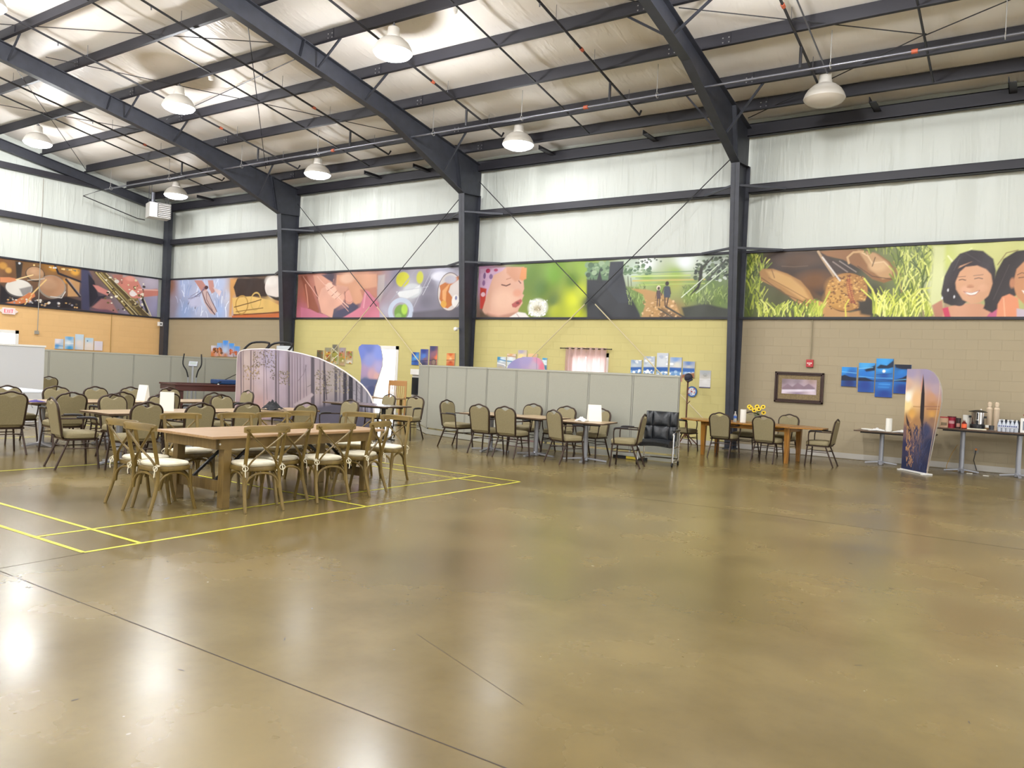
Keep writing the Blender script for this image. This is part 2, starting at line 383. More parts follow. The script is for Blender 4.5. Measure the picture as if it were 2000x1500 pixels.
wu.box(XL - .3, XR + .3, YB + .2, YB + .3, ZC, 7.9)
struct('wall_back_upper', wu, m_vin, smooth=True)
m_vin2 = m_vin.copy(); m_vin2.name = 'white_vinyl_end'
wv = MB(); 
nu = 150
vs = []; 
for j in range(20):
    for i in range(nu + 1):
        y = YN + (YB + .15 - YN) * i / nu; zt = roof_z(y) + .15; z = ZC + (zt - ZC) * j / 19
        vs.append((XL - .08 - seam(y, z) * .7, y, z))
wv.add(vs, [(j * (nu + 1) + i, j * (nu + 1) + i + 1, (j + 1) * (nu + 1) + i + 1, (j + 1) * (nu + 1) + i) for j in range(19) for i in range(nu)])
wv.prism([(YN - .3, ZC), (YB + .3, ZC), (YB + .3, 7.9), (3.05, 10.6), (YN - .3, 7.9)], XL - .3, XL - .2, lambda a, b_, c: (c, a, b_))
struct('wall_end_upper', wv, m_vin2, smooth=True)
# walls behind the viewer (seen only in reflections), with openings added for fill daylight
wn = MB()
for r in wall_rects(XL - .3, XR + .3, 0, 7.8, [(-20, -15.5, 0, 3.6), (-3, 1.6, 0, 3.6), (5, 9, 0, 3.6)]): wn.box(r[0], r[1], YN - .2, YN, r[2], r[3])
struct('wall_near', wn, mat('pale_wall', '#d8d2c4', .6))
wr = MB()
for r in wall_rects(YN - .3, YB + .3, 0, 7.8, [(8, 12.5, 0, 3.6)]): wr.box(XR, XR + .2, r[0], r[1], r[2], r[3])
wr.prism([(YN - .3, 7.8), (YB + .3, 7.8), (3.05, 10.6)], XR, XR + .2, lambda a, b_, c: (c, a, b_))
struct('wall_right', wr, mat('pale_wall_right', '#d8d2c4', .6))
# ceiling blanket, sagging between purlins
PUR = [17.52, 16.45, 14.91, 13.39, 11.9, 10.4, 8.88, 7.36, 5.84, 4.32, 3.05]
PUR = PUR + [6.1 - y for y in PUR[:-1]][::-1]
ys_ = [18.5] + PUR + [-12.4]
m_ceil = mat('ceiling_vinyl', CEIL, .45); vinyl_bump(m_ceil, 2.2, .3, 1.2, .28)
cm_ = MB(); rows = []
for a, c in zip(ys_, ys_[1:]):
    for k in range(6):
        t = k / 6; rows.append((a + (c - a) * t, -.05 * math.sin(PI * t)))
rows.append((ys_[-1], 0)); nx = 120; vs = []
for y, d in rows:
    for i in range(nx + 1):
        x = XL - .2 + (XR - XL + .4) * i / nx
        vs.append((x, y, roof_z(max(min(y, 18.5), -12.4)) + .30 + d + .012 * math.sin(x * 5.1 + y)))
cm_.add(vs, [(j * (nx + 1) + i, j * (nx + 1) + i + 1, (j + 1) * (nx + 1) + i + 1, (j + 1) * (nx + 1) + i) for j in range(len(rows) - 1) for i in range(nx)])
struct('ceiling', cm_, m_ceil, smooth=True)
rf = MB(); rf.prism([(18.8, 7.85), (3.05, 10.47), (-12.7, 7.85), (-12.7, 8.1), (3.05, 10.75), (18.8, 8.1)], XL - .4, XR + .4, lambda a, b_, c: (c, a, b_)); struct('ceiling_deck', rf, mat('roof_sheet', '#b0aca4', .6))
# pale painted foot of the walls
bb = MB()
for a, c in ((XL, -17.6), (-16.6, .53), (3.22, XR)): bb.box(a, c, YB - .012, YB, .012, .13)
struct('baseboard_back', bb, mat('pale_base', '#b9b4ab', .6)); struct('baseboard_end', MB().box(XL, XL + .012, 12.95, YB, .012, .13), mat('pale_base_end', '#b9b4ab', .6))
# steel
m_steel = noisy('charcoal_steel', STEEL, STEEL2, 5, rough=.5, lo=.3, hi=.75)
m_steel_d = mat('dark_primer_steel', STEELD, .55)
# banner trims and girts
tr = MB(); tr.box(XL, XR, YB - .06, YB + .02, ZC, ZC + .055); tr.box(XL, XR, YB - .05, YB + .05, 4.60, 4.66); struct('trim_back', tr, m_steel_d)
tr = MB(); tr.box(XL, XL + .06, YN, YB, ZC, ZC + .055); tr.box(XL, XL + .05, YN, YB, 4.60, 4.66); struct('trim_end', tr, m_steel_d)
def girt(name, label, p, q, z, side):
    mb = MB(); 
    if side == 'y': mb.box(p, q, YB - .1, YB + .1, z, z + .014); mb.box(p, q, YB - .1, YB - .088, z, z + .19); mb.box(p, q, YB - .1, YB + .1, z + .185, z + .2); mb.box(p, q, YB + .08, YB + .1, z, z + .2)
    else: mb.box(XL - .05, XL + .16, p, q, z, z + .014); mb.box(XL + .15, XL + .162, p, q, z, z + .19); mb.box(XL - .05, XL + .16, p, q, z + .185, z + .2)
    return tag(mb.build(name, m_steel_d), label, 'wall beam')
FX = [-21.5, -13.73, -5.9, 1.87, 9.6]
for (a, c), w_ in zip(((XL + .1, -21.6), (-21.4, -13.83), (-13.63, -6.0), (-5.8, 10.4)), ('above the ballet banner', 'above the baby hands banner', 'above the dandelion banner', 'above the baseball glove banner')):
    girt('wall_girt', 'dark steel girt across the white wall ' + w_, a, c, 6.0, 'y')
girt('wall_girt', 'dark steel girt on the left end wall above the drum banner', YN + .2, 18.0, 6.0, 'x')
girt('wall_girt', 'upper dark steel girt on the left end wall, just below the roof', YN + .2, 15.6, 7.62, 'x')
# rigid frames: column and roof beam as one bolted frame
def frame(x, label):
    t = thing('steel_frame', label, 'steel frame', (x, 0, 0))
    fi = [(18.0, 0), (17.47, 6.55)]; fo = [(18.27, 0), (18.27, 7.42)]
    c = MB()
    c.prism([(18.0, 0), (18.27, 0), (18.27, 6.62), (17.47, 6.55)], -.006, .006, lambda a, b_, c_: (c_, a, b_))
    c.prism([(18.0, .0), (18.012, .0), (17.482, 6.55), (17.47, 6.55)], -.1, .1, lambda a, b_, c_: (c_, a, b_))
    c.prism([(18.258, 0), (18.27, 0), (18.27, 6.62), (18.258, 6.62)], -.1, .1, lambda a, b_, c_: (c_, a, b_))
    c.box(-.13, .13, 17.93, 18.28, 0, .02)
    c.build('column', m_steel, t)
    b_ = MB()
    lo = [(17.47, 6.55), (15.3, 7.36), (14.3, 7.72), (3.05, 9.6), (-8.2, 7.72), (-11.4, 6.55)]
    hi = [(18.27, 6.62), (18.27, 7.5), (3.05, 10.04), (-12.17, 7.5), (-12.17, 6.62)]
    b_.prism(lo + [(-12.17, 6.62), (-12.17, 7.5), (3.05, 10.04), (18.27, 7.5), (18.27, 6.62)], -.006, .006, lambda a, q, c_: (c_, a, q))
    for (p, q) in list(zip(lo, lo[1:])) + [((18.27, 7.5), (3.05, 10.04)), ((3.05, 10.04), (-12.17, 7.5)), ((18.262, 6.62), (18.262, 7.5))]:
        b_.bar((0, p[0], p[1]), (0, q[0], q[1]), .2, .016)
    for p, q in (((17.47, 6.55), (18.27, 6.62)), ((17.3, 6.62), (17.05, 7.7)), ((17.36, 6.6), (17.1, 7.7)), ((15.3, 7.36), (15.42, 7.98)), ((11.5, 8.19), (11.6, 8.62))):
        b_.bar((0, p[0], p[1]), (0, q[0], q[1]), .19, .014)
    b_.build('roof_beam', m_steel, t)
    for yb_, zb in ((16.45, 6.94), (13.39, 7.88), (11.9, 8.13), (8.88, 8.63)):
        for s_ in (-1, 1):
            MB().bar((s_ * .09, yb_ + .1, zb + .02), (s_ * .85, yb_ + .02, roof_z(yb_) + .03), .04, .04).build('flange_brace', m_steel, t)
    for zb in (6.03, 4.63):
        for s_ in (-1, 1):
            MB().bar((s_ * .09, 18.0 - .53 * zb / 6.55 + .03, zb), (s_ * .95, YB - .1, zb), .05, .05).build('girt_brace', m_steel, t)
    return t
FL = ['grey steel column and roof beam between the ballet and baby hands banners', 'grey steel column and roof beam between the marble and dandelion banners', 'grey steel column and roof beam left of the baseball glove banner', 'grey steel column and roof beam right of the smiling girls banner', 'rightmost grey steel column and roof beam by the right wall']
for x, l in zip(FX[:4], FL): frame(x, l)
t = thing('steel_frame', 'dark end frame with slender corner column left of the ballet banner', 'steel frame', (-29.03, 0, 0))
MB().box(-.12, .16, 18.08, 18.28, 0, 7.4).build('column', m_steel, t)
e_ = MB()
for a, q in (((18.27, 7.5), (3.05, 10.04)), ((3.05, 10.04), (-12.1, 7.5))):
    e_.bar((0, a[0], a[1] - .17), (0, q[0], q[1] - .17), .02, .3); e_.bar((0, a[0], a[1] - .02), (0, q[0], q[1] - .02), .18, .02); e_.bar((0, a[0], a[1] - .33), (0, q[0], q[1] - .33), .18, .02)
e_.build('roof_beam', m_steel, t)
# purlins
def purlin(y, label):
    z0 = roof_z(y) + .005; mb = MB(); zt = .275
    mb.box(XL + .1, XR, y - .006, y + .006, z0, z0 + zt); s_ = -1 if y > 3 else 1
    mb.box(XL + .1, XR, y - .075, y, z0, z0 + .012); mb.box(XL + .1, XR, y, y + .075, z0 + zt - .01, z0 + zt); mb.box(XL + .1, XR, y - .078, y - .07, z0, z0 + .03)
    for fx in FX[:4]:
        mb.box(fx - .65, fx + .65, y - .02, y + .02, z0 + .01, z0 + zt - .01)
    o = mb.build('roof_purlin', m_steel_d)
    if y > 10:
        bo = MB()
        for fx in FX[:4]:
            for dx in (-.62, -.5, .5, .62):
                for dz in (.06, .15): bo.box(fx + dx - .012, fx + dx + .012, y - .028, y - .018, z0 + dz, z0 + dz + .022)
        bo.build('bolt_heads', mat('zinc', '#b9b9bb', .3, .9) if 'zinc' not in bpy.data.materials else bpy.data.materials['zinc'], o)
    return tag(o, label, 'roof beam', 'roof purlins')
ORD = ['first', 'second', 'third', 'fourth', 'fifth', 'sixth', 'seventh', 'eighth', 'ninth', 'tenth', 'eleventh']
k = 0
for y in PUR:
    if y > 5: purlin(y, 'dark roof purlin running the length of the hall, %s in from the eave strut' % ORD[k]); k += 1
    elif y > 4: purlin(y, 'dark roof purlin just short of the ridge, above the viewer')
    elif y > 2.9: purlin(y, 'dark roof purlin at the ridge')
es = MB(); es.box(XL + .1, XR, 18.2, 18.215, 7.33, 7.62); es.box(XL + .1, XR, 18.2, 18.34, 7.33, 7.345); es.box(XL + .1, XR, 18.2, 18.34, 7.6, 7.615)
tag(es.build('eave_strut', m_steel_d), 'dark eave strut where the white back wall meets the roof', 'roof beam')
# short struts between first purlin and eave
for x, l in ((-26.2, 'above the ballet banner'), (-17.6, 'above the baby hands banner'), (-15.6, 'left of the second column top'), (-11.2, 'right of the third high bay lamp'), (-8.2, 'left of the third column top'), (-3.1, 'behind the unlit high bay lamp'), (-.65, 'right of the unlit high bay lamp')):
    tag(MB().box(x - .07, x + .07, 17.55, 18.2, 7.5, 7.515).box(x - .07, x - .055, 17.55, 18.2, 7.5, 7.62).build('roof_strut', m_steel_d), 'short dark strut from eave to first purlin, ' + l, 'roof beam')
# sag rods / thin bracing bars along the slope
m_rod = mat('rod_steel', '#2c2c30', .5)
def slope_bar(x, y0, y1, off, r, name, label, cat, m, group=None):
    z = lambda y: roof_z(y) + off
    return tag(MB().tube([(x, y0, z(y0)), (x, y1, z(y1))], r, 6).build(name, m, smooth=True), label, cat, group)
for x, l in ((-25.2, 'in the end bay'), (-17.35, 'in the second bay'), (-9.7, 'in the bay above the dandelion banner'), (-1.98, 'in the right hand bay')):
    slope_bar(x, 5, 17.5, .02, .022, 'sag_rod', 'thin dark sag rod under the purlins ' + l, 'rod', m_rod)
XB = [((-21.4, 8.2), (-13.9, 11.9)), ((-21.4, 13.2), (-13.9, 12.1)), ((-13.6, 6.5), (-6.1, 13.4)), ((-5.78, 13.54), (-2.0, 15.8)), ((-2.0, 15.86), (1.7, 14.2)), ((-13.9, 10.2), (-21.3, 16.7)), ((-21.3, 9.8), (-13.9, 16.9)), ((-5.8, 17.9), (-1.95, 15.8)), ((-28.9, 8.5), (-21.7, 14.5)), ((-28.9, 14.8), (-21.7, 8.8))]
XBL = ['in the second bay, sloping down right from the top edge', 'in the second bay, nearly level beside the upper lamps', 'in the bay above the dandelion banner, from the top edge', 'behind the unlit lamp, left part', 'right of the unlit lamp, rising to the top right corner', 'in the second bay, falling left to the eave', 'in the second bay, falling right to the eave', 'low behind the unlit lamp, toward the eave', 'in the end bay, falling right to the eave', 'in the end bay, falling left to the eave']
for (a, b_), xl in zip(XB, XBL):
    tag(MB().tube([(a[0], a[1], roof_z(a[1]) + .06), (b_[0], b_[1], roof_z(b_[1]) + .06)], .011, 5).build('brace_rod', m_rod), 'thin diagonal roof brace rod ' + xl, 'rod', 'diagonal roof rods')
# wall cross bracing
for a, b_, l in ((-21.35, -13.85, 'across the baby hands banner'), (-13.6, -6.05, 'across the dandelion banner')):
    for s_ in (0, 1):
        p, q = ((a, YB - .17, 7.0), (b_, YB - .12, .15)) if s_ == 0 else ((b_, YB - .17, 7.0), (a, YB - .12, .15))
        P_, Q_ = Vector(p), Vector(q); mid = P_.lerp(Q_, .52)
        ro = MB().tube([P_, mid], .012, 6).build('brace_rod', m_rod); MB().tube([mid, Q_], .014, 6).build('painted_end', bpy.data.materials.get('painted_rod') or mat('painted_rod', '#d0c29a', .5), ro)
        tag(ro, 'thin steel brace rod sloping down to the %s %s' % ('right' if s_ == 0 else 'left', l), 'rod')
# sprinkler piping
m_pipe = mat('black_pipe', '#2b2a2e', .45); m_galv = mat('galvanised_pipe', '#7d7e86', .3, .6); m_red = mat('orange_fitting', '#b2583c', .5)
t = thing('sprinkler_main', 'long grey sprinkler main pipe hung below the purlins along the hall', 'pipe', (0, 15.26, 7.51))
MB().tube([(-28.4, 0, 0), (10, 0, 0)], .023, 10).build('pipe', m_galv, t, smooth=True)
for x in (-28.0, -24.4, -20.6, -17.2, -12.98, -10.3, -6.9, -3.45, -.7): 
    h = MB().tube([(x, -.02, .06), (x, -.02, roof_z(15.26) - 7.51 + .12)], .008, 5); h.tube([(x, .06 * math.cos(k * PI / 4), .06 * math.sin(k * PI / 4)) for k in range(8)], .008, 4, closed=True); h.build('hanger', mat('galv_rod', '#b5b2ae', .4, .6) if 'galv_rod' not in bpy.data.materials else bpy.data.materials['galv_rod'], t)
for x in (-16.6, -8.6, -2.05): MB().tube([(x - .05, 0, 0), (x + .05, 0, 0)], .042, 10).build('coupling', m_red, t, smooth=True)
for x in (-4.0, -8.02, -11.95, -15.95, -19.85, -23.72):
    l = {-4.0: 'nearest the unlit lamp', -8.02: 'left of the third column', -11.95: 'right of the second column', -15.95: 'left of the second column', -19.85: 'right of the first column', -23.72: 'in the end bay'}[x]
    t = thing('sprinkler_branch', 'dark sprinkler branch pipe sloping up the roof ' + l, 'pipe', (x, 0, 0))
    z = lambda y: roof_z(y) - .06
    MB().tube([(0, 4, z(4)), (0, 16.8, z(16.8)), (0, 16.88, z(16.8) + .12)], .026, 8).build('pipe', m_pipe, t, smooth=True)
    MB().tube([(0, 15.26, z(15.26) - .02), (0, 15.26, 7.56)], .03, 8).build('drop', m_pipe, t, smooth=True)
    MB().tube([(0, 13.9, z(13.9)), (0, 13.99, z(13.99))], .038, 8).build('coupling', m_red, t, smooth=True)
    for y in (14.5, 12.9, 10.1, 16.2): MB().tube([(0, y, z(y) + .02), (0, y, z(y) + .3)], .006, 4).build('hanger', m_galv, t)
    for y in (12.3, 9.4): MB().lathe([(.012, 0), (.012, .05), (.02, .055), (.02, .06)], (0, y, z(y) - .09), 8).build('sprinkler_head', m_galv, t)
# tail of small gas pipe to the heater
tag(MB().tube([(-28.35, 15.2, 7.5), (-28.6, 14.6, 7.15), (-28.7, 16.7, 6.75), (-28.7, 17.0, 6.75)], .02, 6).build('gas_pipe', m_pipe), 'thin black pipe leading along the end wall to the unit heater', 'pipe')
t = thing('unit_heater', 'white box unit heater with louvred front hung in the corner', 'heater', (-27.9, 17.05, 6.75), math.radians(72))
m_hw = mat('heater_white', '#d9d5d0', .45); 
MB().box(-.38, .38, -.3, .3, 0, .55).build('casing', m_hw, t, bevel=.01)
for k in range(7): MB().bar((-.08, -.315, .06 + k * .07), (.35, -.315, .06 + k * .07), .05, .03, (0, .5, 1)).build('louvre', m_hw, t)
MB().box(-.1, .37, -.304, -.302, .02, .53).build('opening', mat('heater_dark', '#29262a', .7), t)
MB().lathe([(.09, 0), (.09, .01), (.03, .012), (.03, 0)], (0, 0, 0), 14).build('fan_cover', mat('zinc2', '#d8d8da', .3, .3), t).matrix_local = Matrix.Translation((-.24, -.305, .33)) @ Matrix.Rotation(PI / 2, 4, 'X')
MB().tube([(-.2, 0, .55), (-.2, 0, .95)], .07, 12).build('flue', m_galv, t, smooth=True)
for q in ((-.3, -.2), (.3, -.2), (-.3, .2), (.3, .2)): MB().tube([(q[0], q[1], .55), (q[0], q[1], 1.42)], .01, 5).build('hanger', m_galv, t)
# high bay lamps
m_shell = mat('lamp_shell', '#e2ddd4', .4); m_lens_on = mat('lamp_lens_lit', '#ffffff', .4, emis='#f4f8ff', es=LAMP_E); m_lens_off = mat('lamp_lens_off', '#cfc6b8', .3)
def lamp(x, y, zr, label, on=True, dim=1.0):
    t = thing('high_bay_lamp', label, 'lamp', (x, y, zr))
    MB().lathe([(.40, 0), (.405, .02), (.375, .1), (.32, .19), (.23, .27), (.14, .31)], (0, 0, 0), 28, cap=False).build('reflector', m_shell, t, smooth=True)
    (MB().lathe([(.14, 0), (.135, .08), (.125, .085), (.12, .21), (.105, .22), (.03, .225)], (0, 0, .3), 12)).build('ballast_housing', m_shell, t, smooth=True)
    MB().lathe([(.40, 0), (.36, -.05), (.25, -.1), (.1, -.13), (.0, -.135)], (0, 0, 0), 28, cap=False).build('lens', m_lens_on if on else m_lens_off, t, smooth=True)
    MB().tube([(0, 0, .5), (0, 0, roof_z(y) - zr)], .014, 6).lathe([(.05, 0), (.05, .04)], (0, 0, .52), 10).build('hook', m_galv, t)
    if on:
        ld = bpy.data.lights.new('high_bay_light', 'AREA'); ld.shape = 'DISK'; ld.size = .7; ld.energy = LAMP_W * dim; ld.color = (.95, .97, 1.0); ld.spread = PI
        lo = bpy.data.objects.new('bulb', ld); COL.objects.link(lo); lo.parent = t; lo.location = (0, 0, -.15)
        ld2 = bpy.data.lights.new('high_bay_glow', 'POINT'); ld2.shadow_soft_size = .2; ld2.energy = LAMP_P * (.1 + dim * .9); ld2.color = (.96, .97, 1.0)
        lo2 = bpy.data.objects.new('bulb_glow', ld2); COL.objects.link(lo2); lo2.parent = t; lo2.location = (0, 0, -.38)
    return t
LX = [-26.1, -18.7, -11.28, -3.84, 3.6]
for x, l in zip(LX, ('leftmost lit', 'second lit', 'biggest lit', 'lit one just above the frame edge,', 'lit one outside the frame,')):
    lamp(x, 11.87, 7.98, 'white high bay lamp, %s, upper row' % l)
for x, l in zip(LX, ('lit, beside the unit heater', 'lit, right of the first column top', 'lit, right of the second column top', 'unlit, right of the third column top', 'lit, outside the frame at right')):
    lamp(x, 16.6, 7.37, 'white high bay lamp nearest the back wall, ' + l, on='unlit' not in l, dim=.06)
for (y, zz), rw in zip(((7.36, 8.74), (2.5, 9.35), (-3.2, 8.4), (-8.5, 7.55)), ('third row from the back wall', 'added unseen row by the ridge', 'added unseen row behind the viewer', 'added unseen rearmost row')):
    for k, x in enumerate(LX):  # ridge and rear rows are unseen, added for the light they give
        lamp(x, y, zz, 'lit high bay lamp, %s from the end wall, %s' % (ORD[k], rw), on=True)['group'] = 'high bay lamps behind the viewer'
for x, l in ((-9.77, 'above the dandelion banner'), (-17.5, 'above the baby hands banner')):
    tag(MB().lathe([(.02, 0), (.055, .02), (.06, .07), (.07, .09)], (x, 11.95, roof_z(11.95) - .1), 16).build('smoke_detector', m_shell, smooth=True), 'small round smoke detector under the roof ' + l, 'detector')
slope_bar(-3.76, 6, 16.4, -.03, .016, 'conduit', 'thin grey conduit sloping down to the unlit lamp', 'conduit', m_galv)
m_cond = mat('conduit_grey', '#9a958a', .5)
tag(MB().tube([(-4.23, YB - .03, ZC + .05), (-4.23, YB - .03, 2.15)], .012, 6).build('conduit', mat('conduit_tan', '#8f8468', .5)), 'thin painted conduit running down to the red fire alarm', 'conduit')
tag(MB().tube([(XL + .09, 13.47, 7.55), (XL + .09, 13.47, 2.24)], .014, 6).build('conduit', m_cond), 'thin conduit running down the end wall past the drums', 'conduit')
tag(MB().box(XL, XL + .05, 13.4, 13.54, 2.12, 2.24).build('junction_box', m_cond), 'small grey junction box at foot of the end wall conduit', 'box')
tag(MB().tube([(XL + .02, 16.12, ZC), (XL + .02, 16.12, .2)], .01, 6).build('conduit', mat('conduit_mustard', '#a08040', .6)), 'thin mustard painted conduit on the end wall, right of the pale pictures', 'conduit')
# doors and window
m_white = mat('white_paint', '#e9e7e2', .45); m_glass = mat('window_glass', '#ffffff', .02, trans=1.0); m_glass.node_tree.nodes['Principled BSDF'].inputs['IOR'].default_value = 1.01
def opening(name, u0, u1, z0, z1, side, mull=()):
    d = MB(); w_ = .06
    def bx(a, b_, c, e, f, g):
        if side == 'y': d.box(a, b_, YB + f, YB + g, c, e)
        else: d.box(XL - g, XL - f, a, b_, c, e)
    bx(u0 - .05, u0 + w_, z0, z1 + .05, -.02, .15); bx(u1 - w_, u1 + .05, z0, z1 + .05, -.02, .15); bx(u0 - .05, u1 + .05, z1 - w_, z1 + .05, -.02, .15)
    if z0 > .1: bx(u0 - .05, u1 + .05, z0 - .05, z0 + .04, -.04, .15)
    for mu in mull: bx(mu - .05, mu + .05, z0, z1, .04, .1)
    o = tag(d.build(name, m_white), kind='structure')
    g = MB(); d = g; bx(u0 + .05, u1 - .05, z0 + .02, z1 - .05, .07, .076); g.build('glass', m_glass, o)
    return o
o = opening('door_1', -17.58, -16.62, 0, 2.16, 'y'); opening('window_1', -10.38, -9.32, .95, 2.12, 'y', mull=(-9.85,)); opening('door_3', .55, 3.2, 0, 2.5, 'y', mull=(1.87,))
o = opening('door_2', 10.9, 12.85, 0, 2.15, 'x', mull=(11.87,))
tag(MB().box(-140, 110, -100, 130, -.35, -.3).build('ground', mat('concrete_outside', '#c8c4bc', .8)), kind='structure')
for (loc, rot, sx, sz, e) in (((-17.1, YB + .35, 1.1), (-PI / 2, 0, 0), .95, 2.1, 0), ((-9.85, YB + .35, 1.5), (-PI / 2, 0, 0), 1.0, 1.15, 0), ((1.87, YB + .35, 1.2), (-PI / 2, 0, 0), 2.6, 2.4, 0), ((-17.7, YN - .35, 1.8), (PI / 2, 0, 0), 4.5, 3.6, 0), ((-.7, YN - .35, 1.8), (PI / 2, 0, 0), 4.6, 3.6, 0), ((7, YN - .35, 1.8), (PI / 2, 0, 0), 4, 3.6, 0), ((XR + .35, 10.25, 1.8), (0, PI / 2, 0), 3.6, 4.5, 0), ((XL - .35, 11.87, 1.08), (0, -PI / 2, 0), 2.1, 1.95, 0)):
    ld = bpy.data.lights.new('daylight_portal', 'AREA'); ld.shape = 'RECTANGLE'; ld.size = sx; ld.size_y = sz
    try: ld.cycles.is_portal = True
    except Exception: continue
    lo = bpy.data.objects.new('daylight_portal', ld); COL.objects.link(lo); lo.location = loc; lo.rotation_euler = rot
# ================================================================= FURNITURE
m_fab = noisy('taupe_fabric', '#827757', '#8c8160', 90, rough=.75); m_fab_l = noisy('light_taupe_vinyl', '#b0a282', '#b8ab8c', 60, rough=.6)
m_brown = mat('dark_bronze_frame', '#38281f', .38, .4); m_arm = mat('black_armrest', '#232226', .45)
def rr_out(w0, w1, h, r, dip=0.0, hump=0.0, n=8):
    """backrest outline (x,z): narrow foot w0, wide shoulders w1, rounded top with a dip or a hump in the middle"""
    L_ = []
    for i in range(n + 1):
        a = PI / 2 * i / n; L_.append((w1 - r + r * math.cos(a), h - r + r * math.sin(a)))
    top = [(x, h + hump * math.cos(min(1, abs(x) / .11) * PI / 2) ** 1.5 - dip * math.cos(min(1, abs(x) / .075) * PI / 2)) for x in [(w1 - r) * (1 - 2 * k / 16) for k in range(1, 16)]]
    R_s = [(-x, z) for x, z in L_[::-1]]
    return [(w0, 0)] + L_ + top + R_s + [(-w0, 0)]
def recl(x, z, t): return (x, -.225 - (z - .42) * .17 + t, z)   # reclining back plane; t = offset forward
def make_armchair():
    t = thing('banquet_armchair', '', 'chair')
    s = MB(); n = 20
    prof = []
    out = [(.245 * (abs(math.cos(a)) ** .45) * (1 if math.cos(a) >= 0 else -1), .01 + .225 * (abs(math.sin(a)) ** .45) * (1 if math.sin(a) >= 0 else -1)) for a in [2 * PI * k / 28 for k in range(28)]]
    vs = []; 
    for f, z in ((.9, .395), (1, .41), (1.02, .44), (1, .465), (.9, .482), (.6, .49), (.0, .492)): vs += [(x * f, .01 + (y - .01) * f, z + (.008 if y < 0 and z > .47 else 0)) for x, y in out]
    k = 28
    s.add(vs, [(i * k + j, i * k + (j + 1) % k, (i + 1) * k + (j + 1) % k, (i + 1) * k + j) for i in range(6) for j in range(k)] + [tuple(range(k))[::-1]])
    s.build('seat', m_fab, t, smooth=True)
    bk = MB(); o = [(x, z + .435) for x, z in rr_out(.185, .205, .45, .1, dip=.035)]
    bk.prism(o, -.02, .03, lambda a, b_, c: recl(a, b_, c)); bk.build('backrest', m_fab, t, bevel=.012)
    fr = MB(); q = rr_out(.2, .222, .468, .12, hump=.028)
    pts = [(-q_[0], q_[1] + .43) for q_ in q][::1]
    fr.tube([recl(.17, .40, .02)] + [recl(x, z, 0) for x, z in [(a, b_ + .43) for a, b_ in q]] + [recl(-.17, .40, .02)], .0145, 8); fr.build('back_frame', m_brown, t, smooth=True)
    sf = MB(); sf.box(-.225, .225, -.2, .215, .375, .398); sf.build('seat_frame', m_brown, t)
    for s_ in (-1, 1):
        lf = MB().tube([(s_ * .215, .19, .39), (s_ * .235, .2, .2), (s_ * .25, .215, .012)], .0145, 8).lathe([(.016, 0), (.016, .015)], (s_ * .25, .215, 0), 8); lf.build('leg', m_brown, t, smooth=True)
        lb = MB().tube([(s_ * .205, -.14, .4), (s_ * .21, -.19, .28), (s_ * .225, -.30, .012)], .0145, 8).lathe([(.016, 0), (.016, .015)], (s_ * .225, -.302, 0), 8); lb.build('leg', m_brown, t, smooth=True)
        a_ = MB().tube(smooth_path([recl(s_ * .212, .665, 0), (s_ * .265, -.1, .668), (s_ * .272, .08, .668), (s_ * .272, .145, .655), (s_ * .268, .165, .61), (s_ * .255, .165, .5), (s_ * .225, .16, .39)], 4), .011, 7)
        arm = a_.build('arm', m_brown, t, smooth=True)
        MB().tube(smooth_path([(s_ * .268, -.08, .682), (s_ * .272, .05, .684), (s_ * .272, .14, .675), (s_ * .27, .165, .645)], 4), .0175, 8, sy=.75).build('arm_pad', m_arm, arm, smooth=True)
    st = MB()
    for s_ in (-1, 1):
        st.tube([(s_ * .225, .195, .27), (s_ * .212, -.2, .27)], .008, 6); 
    st.tube([(-.222, .19, .3), (.222, .19, .3)], .008, 6); st.tube([(-.21, -.2, .3), (.21, -.2, .3)], .008, 6); st.build('stretcher', m_brown, t, smooth=True)
    return t
